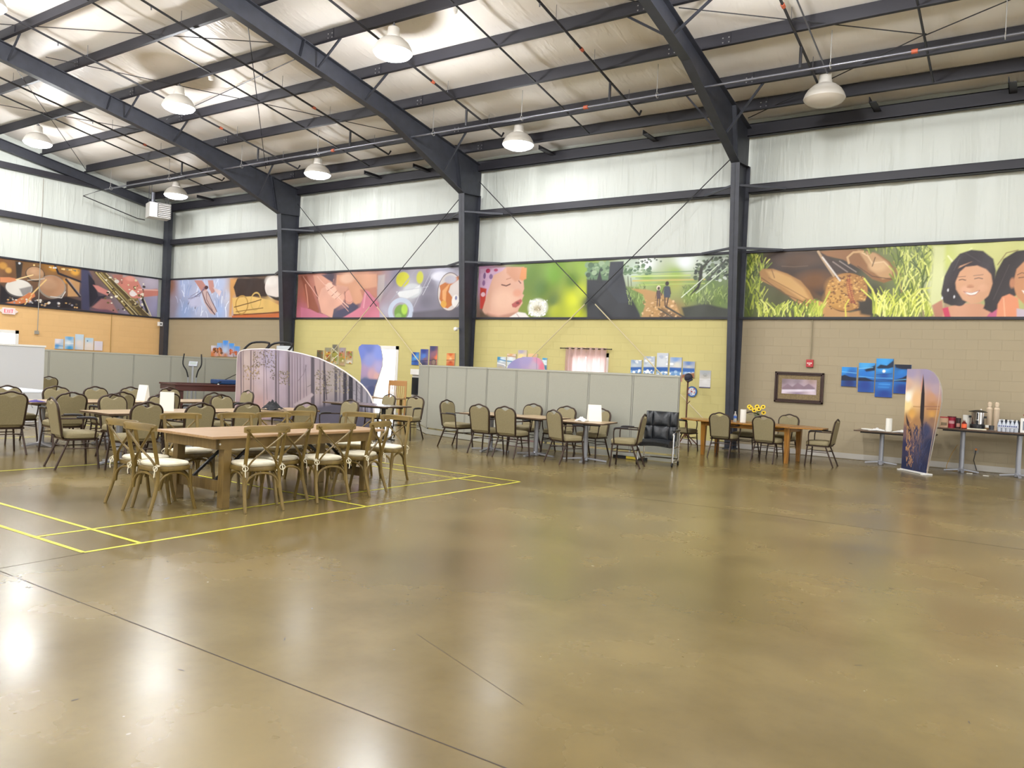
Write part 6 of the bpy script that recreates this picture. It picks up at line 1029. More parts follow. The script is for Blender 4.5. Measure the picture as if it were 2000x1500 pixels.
'glove':[('g',[(-5.71,4.334,'#4c5c30'),(-5.666,3.479,'#54602e'),(-5.109,4.412,'#4a3426'),(-4.616,4.292,'#3e2c22'),(-4.132,4.078,'#4a3020'),(-4.242,3.788,'#5c3c20'),(-3.532,4.25,'#2c221e'),(-3.055,3.541,'#2e281e'),(-4.889,3.302,'#4a4c28'),(-2.38,4.206,'#5c6c38'),(-2.35,3.591,'#4c5c2c'),(-2.024,4.193,'#8c9c50'),(-1.987,3.433,'#6a7a38'),(-1.71,4.331,'#c8d070'),(-1.328,4.521,'#cfd48a'),(-1.76,3.731,'#d8dcb0'),(-0.695,4.431,'#c8c880'),(-1.792,3.28,'#a8806c'),(-0.092,4.402,'#c8cc84'),(0.846,3.809,'#b0b870')],1.24),('p',[(-5.511,4.428),(-5.118,4.586),(-4.283,4.59),(-4.031,4.529),(-3.589,4.189),(-3.279,3.924),(-3.03,3.603),(-2.902,3.351),(-3.183,3.164),(-3.979,3.49),(-4.498,3.86),(-5.23,4.181),(-5.497,4.156)],'#3b2a20',0.047),('e',-4.249,3.919,0.372,0.196,'#6c4622',0.187),('e',-4.557,4.389,0.472,0.165,'#503a2a',0.127),('l',[(-4.971,4.272),(-4.71,4.246),(-4.392,4.257)],0.013,'#6c5848'),('grass',-5.75,-5.344,3.103,4.455,90,0.343,0.024,['#a8b43c','#6c7c28','#d0d468','#3c4a20','#8a9a34']),('p',[(-4.157,4.567),(-3.789,4.588),(-3.311,4.574),(-2.956,4.463),(-2.719,4.281),(-2.603,4.091),(-2.616,3.906),(-2.811,3.833),(-3.045,3.918),(-3.29,4.146),(-3.657,4.367),(-3.997,4.463)],'#8c6038',0.009),('p',[(-3.369,4.561),(-3.015,4.482),(-2.776,4.284),(-2.661,4.124),(-2.658,3.953),(-2.843,3.912),(-3.084,4.123),(-3.242,4.366)],'#bc9468',0.024),('e',-2.943,4.197,0.172,0.113,'#cfa87c',0.069),('l',[(-3.308,4.527),(-3.157,4.425),(-3.062,4.264),(-2.833,4.286),(-2.683,4.125)],0.027,'#dcbc90'),('l',[(-3.533,4.282),(-3.57,4.412),(-3.456,4.518),(-3.249,4.524)],0.042,'#c8a070'),('l',[(-4.188,4.569),(-4.086,4.402),(-3.821,4.004)],0.05,'#b49878'),('l',[(-2.644,3.907),(-3.048,3.981),(-3.352,4.212)],0.017,'#4a3020'),('p',[(-2.601,4.168),(-2.503,4.165),(-2.44,4.024),(-2.442,3.885),(-2.503,3.887),(-2.551,3.997)],'#b88c5c',0.008),('l',[(-2.648,4.279),(-2.499,3.81),(-2.447,3.593)],0.025,'#8c6c44'),('l',[(-3.059,4.201),(-3.01,4.387)],0.02,'#5c4020'),('p',[(-5.477,4.155),(-5.4,4.227),(-5.166,4.219),(-4.831,4.094),(-4.534,3.926),(-4.332,3.692),(-4.228,3.494),(-3.976,3.425),(-3.88,3.23),(-3.962,3.15),(-4.215,3.232),(-4.638,3.466),(-4.976,3.738),(-5.281,3.879),(-5.426,3.95)],'#a87c48',0.01),('p',[(-5.33,4.184),(-5.096,4.16),(-4.763,4.016),(-4.462,3.76),(-4.324,3.528),(-4.48,3.497),(-4.813,3.734),(-5.186,3.978)],'#c49a60',0.04),('l',[(-5.423,4.018),(-5.215,3.877),(-4.873,3.636),(-4.348,3.397)],0.02,'#6c4828'),('l',[(-5.255,4.013),(-4.815,3.768),(-4.353,3.495)],0.017,'#8a6236'),('l',[(-5.198,4.197),(-5.122,4.009)],0.02,'#86603a'),('p',[(-4.336,3.462),(-4.101,3.459),(-3.911,3.36),(-3.873,3.214),(-4.025,3.166),(-4.216,3.265)],'#bf9058',0.016),('p',[(-3.976,3.425),(-3.603,3.261),(-3.358,3.148),(-3.355,3.085),(-4.021,3.085),(-3.965,3.199)],'#b98c58',0.012),('p',[(-3.48,3.197),(-3.187,3.259),(-3.009,3.195),(-3.062,3.085),(-3.474,3.085)],'#b08450',0.015),('e',-3.043,3.289,0.098,0.063,'#7c5434',0.014),('e',-3.556,3.644,0.443,0.429,'#5c3818',0),('e',-3.556,3.651,0.432,0.416,'#a8763a',0),('e',-3.688,3.775,0.27,0.225,'#bf8c48',0.15),('e',-3.736,3.519,0.241,0.193,'#c4944c',0.151),('speck',-3.943,-3.16,3.29,4.008,240,0.029,0.003,['#8c5c28','#c89850','#6c4420','#d8ac64']),('l',[(-3.497,4.032),(-3.511,3.835),(-3.466,3.643),(-3.405,3.483),(-3.34,3.371)],0.015,'#7a2a20'),('l',[(-3.534,3.995),(-3.555,3.804),(-3.515,3.612),(-3.456,3.451)],0.012,'#8c3a28'),('l',[(-3.546,3.932),(-3.47,3.91)],0.012,'#a83828'),('l',[(-3.541,3.887),(-3.462,3.866)],0.012,'#a83828'),('l',[(-3.536,3.842),(-3.454,3.821)],0.012,'#a83828'),('l',[(-3.531,3.797),(-3.446,3.776)],0.012,'#a83828'),('l',[(-3.526,3.752),(-3.438,3.731)],0.012,'#a83828'),('l',[(-3.521,3.708),(-3.429,3.687)],0.012,'#a83828'),('l',[(-3.516,3.663),(-3.421,3.642)],0.012,'#a83828'),('l',[(-3.512,3.618),(-3.413,3.597)],0.012,'#a83828'),('l',[(-3.507,3.573),(-3.405,3.553)],0.012,'#a83828'),('l',[(-3.502,3.529),(-3.397,3.508)],0.012,'#a83828'),('l',[(-3.497,3.484),(-3.389,3.463)],0.012,'#a83828'),('l',[(-3.492,3.439),(-3.381,3.419)],0.012,'#a83828'),('p',[(-3.314,3.45),(-2.908,3.476),(-2.614,3.286),(-2.89,3.1),(-3.241,3.164)],'#30281c',0.047),('grass',-5.442,-4.028,3.076,3.231,120,0.289,0.024,['#c4cc50','#8c9c34','#e2e67c','#5c6c24','#a8b440']),('grass',-3.004,-1.792,3.075,3.28,150,0.472,0.023,['#d8dc60','#a0ac3c','#eef08c','#6c7c2c','#bcc448']),('grass',-2.601,-1.844,3.596,4.367,120,0.465,0.023,['#b8c058','#788838','#d8dc80','#4c5c28']),('grass',-3.245,-2.26,4.429,4.569,40,0.159,0.018,['#a8b050','#5c6c2c','#8c9c40']),('l',[(-3.206,3.938),(-3.034,3.698),(-2.937,3.476),(-2.937,3.194)],0.035,'#d8d860'),('l',[(-1.853,3.718),(-2.135,3.679),(-2.396,3.408),(-2.521,3.1)],0.032,'#ccd064'),('l',[(-3.535,3.101),(-3.562,3.357),(-3.494,3.484)],0.03,'#d8c850'),('l',[(-3.896,3.667),(-4.034,3.361),(-4.129,3.085)],0.028,'#c0c850'),('l',[(-4.088,4.434),(-3.695,3.904)],0.031,'#d8d0c8'),('l',[(-3.868,4.328),(-3.554,4.092)],0.024,'#8c7c74'),('l',[(-3.731,4.338),(-3.375,4.086)],0.018,'#9c8c84'),('p',[(-1.908,4.581),(-1.695,4.57),(-1.676,3.069),(-1.782,3.069),(-1.933,3.433)],'#d0d49c',0.07),('l',[(-1.715,3.881),(-1.224,4.487)],0.042,'#dce0a0'),('l',[(-1.632,4.357),(-1.409,4.05)],0.032,'#e2e4ac'),('p',[(-1.875,3.341),(-1.694,3.46),(-1.651,3.099),(-1.809,3.075)],'#b88068',0.016),('p',[(-1.676,3.069),(-1.659,3.279),(-1.377,3.381),(-1.019,3.377),(-0.687,3.214),(-0.68,3.069)],'#d09878',0.011),('p',[(-1.686,3.279),(-1.582,3.308),(-1.518,3.069),(-1.623,3.069)],'#c83c5c',0.008),('p',[(-0.905,3.098),(-0.765,3.302),(-0.689,3.272),(-0.729,3.069)],'#c05c80',0.008),('p',[(-1.721,3.58),(-1.678,3.939),(-1.572,4.205),(-1.425,4.393),(-1.223,4.463),(-1.018,4.432),(-0.835,4.264),(-0.78,4.029),(-0.787,3.767),(-0.737,3.505),(-0.689,3.272),(-0.912,3.245),(-0.977,3.567),(-1.375,3.336),(-1.531,3.338),(-1.665,3.399)],'#2b2226',0.011),('e',-1.379,3.426,0.103,0.101,'#2b2226',0.01),('p',[(-1.495,3.964),(-1.413,4.14),(-1.211,4.22),(-1.006,4.183),(-0.859,3.973),(-0.824,3.768),(-0.876,3.536),(-1.019,3.392),(-1.17,3.364),(-1.329,3.455),(-1.455,3.665)],'#d4a07c',0.013),('p',[(-1.557,3.876),(-1.462,4.082),(-1.211,4.22),(-1.06,4.258),(-0.905,4.15),(-0.819,3.914),(-0.951,4.064),(-1.106,4.143),(-1.309,4.121),(-1.407,4.02),(-1.475,3.814)],'#2f252a',0.01),('e',-1.287,3.661,0.092,0.077,'#dda888',0.041),('e',-0.983,3.684,0.085,0.076,'#dba684',0.04),('p',[(-1.311,3.617),(-1.181,3.594),(-1.051,3.633),(-1.098,3.563),(-1.179,3.547),(-1.267,3.566)],'#f4efe8',0.005),('l',[(-1.321,3.621),(-1.181,3.588),(-1.041,3.639)],0.01,'#a85c50'),('l',[(-1.311,3.617),(-1.217,3.536),(-1.115,3.546),(-1.046,3.627)],0.01,'#b0685c'),('l',[(-1.41,3.857),(-1.354,3.87),(-1.296,3.851)],0.016,'#2c1e1c'),('l',[(-1.139,3.876),(-1.068,3.892),(-1.002,3.872)],0.015,'#2c1e1c'),('l',[(-1.433,3.917),(-1.3,3.928)],0.01,'#5c4038'),('l',[(-1.159,3.939),(-0.996,3.954)],0.01,'#5c4038'),('e',-1.208,3.725,0.056,0.035,'#c08864',0.02),('l',[(-1.258,3.708),(-1.149,3.712)],0.01,'#a86c50'),('l',[(-1.322,4.403),(-1.058,4.214)],0.01,'#4c4248'),('l',[(-1.421,4.318),(-1.513,4.054)],0.01,'#4c4248'),('e',-1.598,3.653,0.013,0.027,'#e8e8ec',0.003),('e',-1.482,3.516,0.013,0.027,'#e8e8ec',0.003),('e',-1.696,3.49,0.013,0.027,'#e8e8ec',0.003),('p',[(-0.963,3.274),(-0.833,3.681),(-0.773,3.999),(-0.662,4.256),(-0.45,4.405),(-0.093,4.43),(0.263,4.273),(0.398,3.821),(0.401,3.264),(0.138,3.491),(-0.386,3.557),(-0.643,3.33),(-0.809,3.186)],'#2a2022',0.013),('l',[(-0.797,3.448),(-0.559,4.136)],0.012,'#4a3c40'),('l',[(-0.755,4.144),(-0.618,4.37),(-0.426,4.418)],0.02,'#8c7c50'),('p',[(-0.48,3.76),(-0.433,4.046),(-0.297,4.212),(-0.035,4.201),(0.14,3.941),(0.135,3.548),(0.005,3.324),(-0.23,3.297),(-0.407,3.5)],'#c48a60',0.012),('e',-0.493,3.774,0.044,0.098,'#b87c58',0.012),('l',[(-0.415,3.93),(-0.345,3.971),(-0.26,3.948)],0.012,'#3c2820'),('l',[(-0.389,3.872),(-0.305,3.881)],0.014,'#2c1e1c'),('p',[(-0.329,3.627),(-0.196,3.582),(-0.055,3.608),(-0.144,3.496),(-0.264,3.526)],'#f2ece6',0.005),('p',[(-0.729,3.069),(-0.718,3.359),(-0.651,3.504),(-0.531,3.559),(-0.382,3.471),(-0.327,3.069)],'#dd8f68',0.01),('l',[(-0.625,3.474),(-0.583,3.098)],0.02,'#e8ac88'),('p',[(-0.397,3.27),(-0.036,3.211),(0.319,3.069),(-0.387,3.069)],'#c4b4c0',0.01),('n',0.08,2,2)],
'framed':[('g',[(-4.798,1.647,'#7a6a70'),(-4.497,1.645,'#8c7c84'),(-4.173,1.675,'#a08880'),(-4.79,1.492,'#98828c'),(-4.489,1.491,'#c4b0bc'),(-4.166,1.522,'#a89098'),(-4.785,1.383,'#d4c4d0'),(-4.16,1.416,'#dccad4'),(-4.481,1.337,'#8c7890')],1.24),('p',[(-4.821,1.49),(-4.704,1.589),(-4.595,1.524),(-4.481,1.623),(-4.343,1.544),(-4.243,1.61),(-4.107,1.518),(-4.105,1.48),(-4.818,1.444)],'#86707c',0.012),('p',[(-4.819,1.451),(-4.105,1.487),(-4.103,1.442),(-4.816,1.397)],'#e2d6e2',0.009),('n',0.12,9,9)],
'forest':[('g',[(-0.056,1.514,'#a8949a'),(0.035,0.28,'#b49aa0'),(0.307,1.528,'#cfbab4'),(0.345,0.826,'#c9b0aa'),(0.772,1.196,'#d0bcc4'),(0.82,0.327,'#c9a4a0'),(1.083,1.556,'#bcb0c8'),(1.446,0.882,'#bcaab8'),(1.483,0.195,'#b0a0ae'),(2.056,1.422,'#b4a4b2'),(2.206,0.581,'#b8a4ac'),(2.603,0.94,'#b8a8a8'),(2.741,0.276,'#8c8290'),(3.102,1.131,'#b4a8a4'),(3.147,0.302,'#7c7684'),(3.716,0.832,'#a39ca6'),(3.76,0.013,'#5c5866'),(4.219,0.534,'#a09cac'),(4.245,0.047,'#4c4a5c'),(1.928,-0.117,'#78707e'),(0.626,-0.21,'#9c8a90')],1.49),('p',[(0.048,1.818),(0.08,1.819),(0.243,-0.59),(0.204,-0.593)],'#6c5c62',0.007),('p',[(0.132,1.821),(0.155,1.822),(0.33,-0.583),(0.302,-0.585)],'#7c6a66',0.007),('p',[(0.407,1.83),(0.452,1.831),(0.589,-0.563),(0.533,-0.567)],'#7e6a70',0.007),('p',[(0.515,1.833),(0.537,1.834),(0.67,-0.556),(0.643,-0.559)],'#8e7a80',0.007),('p',[(0.865,1.844),(0.896,1.845),(1.029,-0.529),(0.991,-0.531)],'#a08c94',0.007),('p',[(1.245,1.855),(1.302,1.857),(1.437,-0.497),(1.366,-0.502)],'#74666e',0.007),('p',[(1.336,1.858),(1.371,1.859),(1.503,-0.492),(1.46,-0.495)],'#7c6e78',0.006),('p',[(1.579,1.866),(1.614,1.867),(1.745,-0.473),(1.702,-0.476)],'#a0909c',0.006),('p',[(1.637,1.867),(1.705,1.87),(1.84,-0.465),(1.755,-0.472)],'#70646e',0.006),('p',[(1.752,1.871),(1.782,1.872),(1.912,-0.46),(1.875,-0.463)],'#82727e',0.006),('p',[(1.839,1.874),(1.865,1.874),(1.994,-0.453),(1.962,-0.456)],'#907e8a',0.006),('p',[(1.911,1.876),(1.941,1.877),(2.07,-0.447),(2.033,-0.45)],'#84747f',0.006),('p',[(1.998,1.879),(2.023,1.879),(2.151,-0.441),(2.12,-0.444)],'#7a6c78',0.006),('p',[(2.105,1.882),(2.126,1.883),(2.253,-0.433),(2.227,-0.435)],'#8c7c88',0.006),('p',[(2.326,1.889),(2.425,1.892),(2.562,-0.409),(2.438,-0.419)],'#5c545e',0.006),('p',[(2.574,1.896),(2.611,1.897),(2.739,-0.395),(2.693,-0.399)],'#8a7c84',0.006),('p',[(2.689,1.9),(2.742,1.902),(2.871,-0.385),(2.805,-0.39)],'#433c48',0.006),('p',[(3.024,1.91),(3.097,1.912),(3.227,-0.357),(3.137,-0.364)],'#5a5460',0.006),('p',[(3.165,1.915),(3.197,1.916),(3.322,-0.35),(3.282,-0.353)],'#746c78',0.006),('p',[(3.289,1.918),(3.393,1.922),(3.526,-0.334),(3.397,-0.344)],'#3c3844',0.006),('p',[(3.46,1.924),(3.579,1.927),(3.714,-0.319),(3.566,-0.331)],'#2e2b36',0.006),('p',[(3.679,1.93),(3.715,1.932),(3.838,-0.31),(3.794,-0.313)],'#4a4652',0.006),('p',[(3.818,1.935),(3.889,1.937),(4.016,-0.296),(3.929,-0.303)],'#6a6672',0.006),('p',[(4.005,1.94),(4.052,1.942),(4.176,-0.284),(4.118,-0.288)],'#787682',0.006),('p',[(4.137,1.945),(4.191,1.946),(4.315,-0.273),(4.248,-0.278)],'#6c6a78',0.006),('speck',0.515,1.266,1.39,1.833,120,0.026,0.002,['#7c6c5c','#94826c','#6c5e54','#b4a08c']),('speck',0.177,0.782,1.022,1.417,80,0.025,0.002,['#a08860','#c0a478','#8c7658']),('speck',1.13,1.294,1.081,1.489,40,0.021,0.002,['#6c6258','#80765f']),('speck',1.422,1.742,0.965,1.311,70,0.022,0.002,['#86785c','#a08e6c','#6c6050']),('speck',2.476,2.918,0.789,1.371,110,0.024,0.002,['#7c705c','#9c8e70','#645a4e']),('speck',2.919,3.519,0.821,1.523,110,0.023,0.002,['#6c6456','#8c8068','#a4977c']),('l',[(0.914,1.845),(0.987,1.31),(1.061,0.55)],0.013,'#4e4456'),('l',[(0.076,1.607),(0.14,0.639),(0.218,0.467)],0.014,'#5e4e62'),('l',[(2.188,1.495),(2.267,0.618)],0.013,'#544856'),('l',[(1.99,1.079),(2.148,1.273),(2.22,1.496)],0.011,'#7c6c74'),('l',[(2.719,1.65),(2.785,1.183),(2.854,0.651)],0.029,'#4a404c'),('l',[(2.271,0.94),(2.372,0.996)],0.01,'#4c4450'),('l',[(2.984,1.459),(3.108,1.398),(3.285,1.471)],0.006,'#5a525a'),('l',[(3.098,1.397),(3.204,1.302),(3.371,1.359)],0.006,'#5a525a'),('l',[(3.212,1.336),(3.299,1.207),(3.457,1.247)],0.006,'#5a525a'),('l',[(3.326,1.274),(3.394,1.112),(3.542,1.136)],0.006,'#5a525a'),('l',[(3.439,1.213),(3.489,1.017),(3.627,1.024)],0.006,'#5a525a'),('l',[(3.551,1.152),(3.583,0.923),(3.712,0.914)],0.006,'#5a525a'),('l',[(3.663,1.092),(3.677,0.83),(3.796,0.803)],0.006,'#5a525a'),('l',[(3.774,1.032),(3.77,0.736),(3.881,0.693)],0.006,'#5a525a'),('l',[(3.644,1.453),(3.788,1.328),(3.919,1.431)],0.006,'#44404a'),('l',[(3.673,1.355),(3.792,1.246),(3.91,1.316)],0.006,'#44404a'),('l',[(3.701,1.258),(3.797,1.164),(3.9,1.202)],0.006,'#44404a'),('l',[(3.73,1.161),(3.801,1.082),(3.891,1.087)],0.006,'#44404a'),('l',[(3.759,1.064),(3.805,1.0),(3.881,0.972)],0.006,'#44404a'),('l',[(3.788,0.967),(3.81,0.919),(3.872,0.856)],0.006,'#44404a'),('p',[(1.896,0.478),(2.403,0.795),(2.468,0.748),(2.031,0.316)],'#bfaeb4',0.021),('p',[(2.115,0.321),(3.132,0.584),(4.324,0.378),(4.462,-0.423),(-0.021,-0.788),(0.177,-0.241)],'#5a5666',0.084),('n',0.07,5,5),('m',0.72)],
'arch':[('g',[(-15.627,2.119,'#6474b8'),(-15.912,1.896,'#6c7cc4'),(-15.222,1.913,'#8090d4'),(-15.6,1.688,'#8c94cc'),(-15.196,1.486,'#a8a0cc'),(-15.741,1.394,'#a890b0'),(-15.478,1.304,'#c8a0a8'),(-15.279,1.255,'#d4a8a4'),(-15.664,1.109,'#7c7c9c'),(-15.453,0.903,'#4c547c'),(-15.525,0.468,'#3c4468')],1.86),('p',[(-16.162,1.043),(-15.729,1.207),(-15.53,1.187),(-15.178,1.188),(-15.169,1.031),(-15.953,0.936)],'#5c6488',0.041),('n',0.04,6,6)],
'lav':[('g',[(-10.681,1.744,'#948cb8'),(-10.241,1.883,'#a094bc'),(-10.013,1.729,'#b8a4b8'),(-9.918,1.855,'#d08ca4'),(-9.797,1.737,'#d8788c'),(-10.054,1.173,'#b0808c')],1.86),('l',[(-9.982,1.964),(-9.911,0.689)],0.014,'#8c7c9c'),('n',0.04,5,5)],
'sail':[('g',[(0.154,1.923,'#a79ab4'),(0.614,1.924,'#a094b0'),(0.859,1.793,'#a494a8'),(0.081,1.664,'#d8b49c'),(0.874,1.604,'#b09aa4'),(0.116,1.446,'#fff4dc'),(0.115,1.267,'#ffe2a0'),(0.325,1.395,'#eec08c'),(0.8,1.451,'#c49474'),(0.814,1.281,'#b08058'),(0.224,1.115,'#e0a858'),(0.827,1.13,'#cc9850'),(0.139,0.991,'#b08458'),(0.835,1.036,'#8c6c58'),(0.363,0.946,'#a87c50'),(0.125,0.791,'#6c5458'),(0.705,0.836,'#3c4060'),(0.119,0.492,'#2c2c50'),(0.816,0.56,'#202848'),(0.153,0.099,'#1c2448'),(0.71,0.072,'#1a2244')],1.86),('l',[(0.609,1.271),(1.014,1.287)],0.021,'#9a6c54'),('l',[(0.672,1.226),(1.004,1.237)],0.018,'#96684e'),('l',[(0.274,1.255),(0.52,1.257)],0.016,'#c08c58'),('e',0.095,1.426,0.07,0.08,'#fffaf0',0.051),('p',[(0.516,1.876),(0.551,1.751),(0.588,1.52),(0.601,1.29),(0.603,1.059),(0.586,0.904),(0.59,0.712),(0.566,0.71),(0.55,0.901),(0.489,1.052),(0.485,1.246),(0.489,1.478),(0.503,1.672)],'#2a2024',0.009),('p',[(0.511,1.866),(0.482,1.711),(0.47,1.555),(0.496,1.537),(0.512,1.711)],'#c88c78',0.012),('p',[(0.058,1.115),(0.104,1.028),(0.213,0.877),(0.276,0.685),(0.249,0.643),(0.156,0.794),(0.086,0.947)],'#33242c',0.01),('grass',0.111,0.234,0.392,0.997,50,0.059,0.013,['#c8985c','#a8784c','#8c6450']),('grass',0.153,0.369,0.099,0.517,60,0.079,0.013,['#c09060','#3c3450','#a88064']),('grass',0.318,0.734,0.021,0.838,140,0.136,0.012,['#2c3050','#3c4468','#242c4c']),('l',[(1.01,1.514),(1.024,1.683),(0.984,1.832),(0.876,1.925)],0.011,'#d0bcb8'),('l',[(0.787,1.963),(0.908,1.888),(0.978,1.794),(1.011,1.608),(0.998,1.42),(0.889,0.737),(0.769,0.079)],0.012,'#cdb49c'),('n',0.04,5,5)],
'cal':[('g',[(-6.657,1.763,'#a8acb0'),(-6.652,1.664,'#bcb8b0'),(-6.65,1.625,'#c4c0b8'),(-6.647,1.566,'#e8e6e4'),(-6.64,1.427,'#e2e0de')],2.48),('r',-6.654,1.704,0.045,0.032,0.008,'#8c8c88'),('e',-6.654,1.694,0.029,0.02,'#9c9a92',0.006),('l',[(-6.793,1.603),(-6.503,1.615)],0.008,'#fbfbfb'),('p',[(-6.804,1.415),(-6.501,1.418),(-6.499,1.391),(-6.802,1.388)],'#3c3a5c',0.002),('l',[(-6.77,1.56),(-6.525,1.565)],0.003,'#c8c6c4'),('l',[(-6.768,1.532),(-6.523,1.537)],0.003,'#c8c6c4'),('l',[(-6.767,1.505),(-6.522,1.51)],0.003,'#c8c6c4'),('l',[(-6.765,1.477),(-6.52,1.482)],0.003,'#c8c6c4'),('l',[(-6.764,1.449),(-6.519,1.455)],0.003,'#c8c6c4')],
}
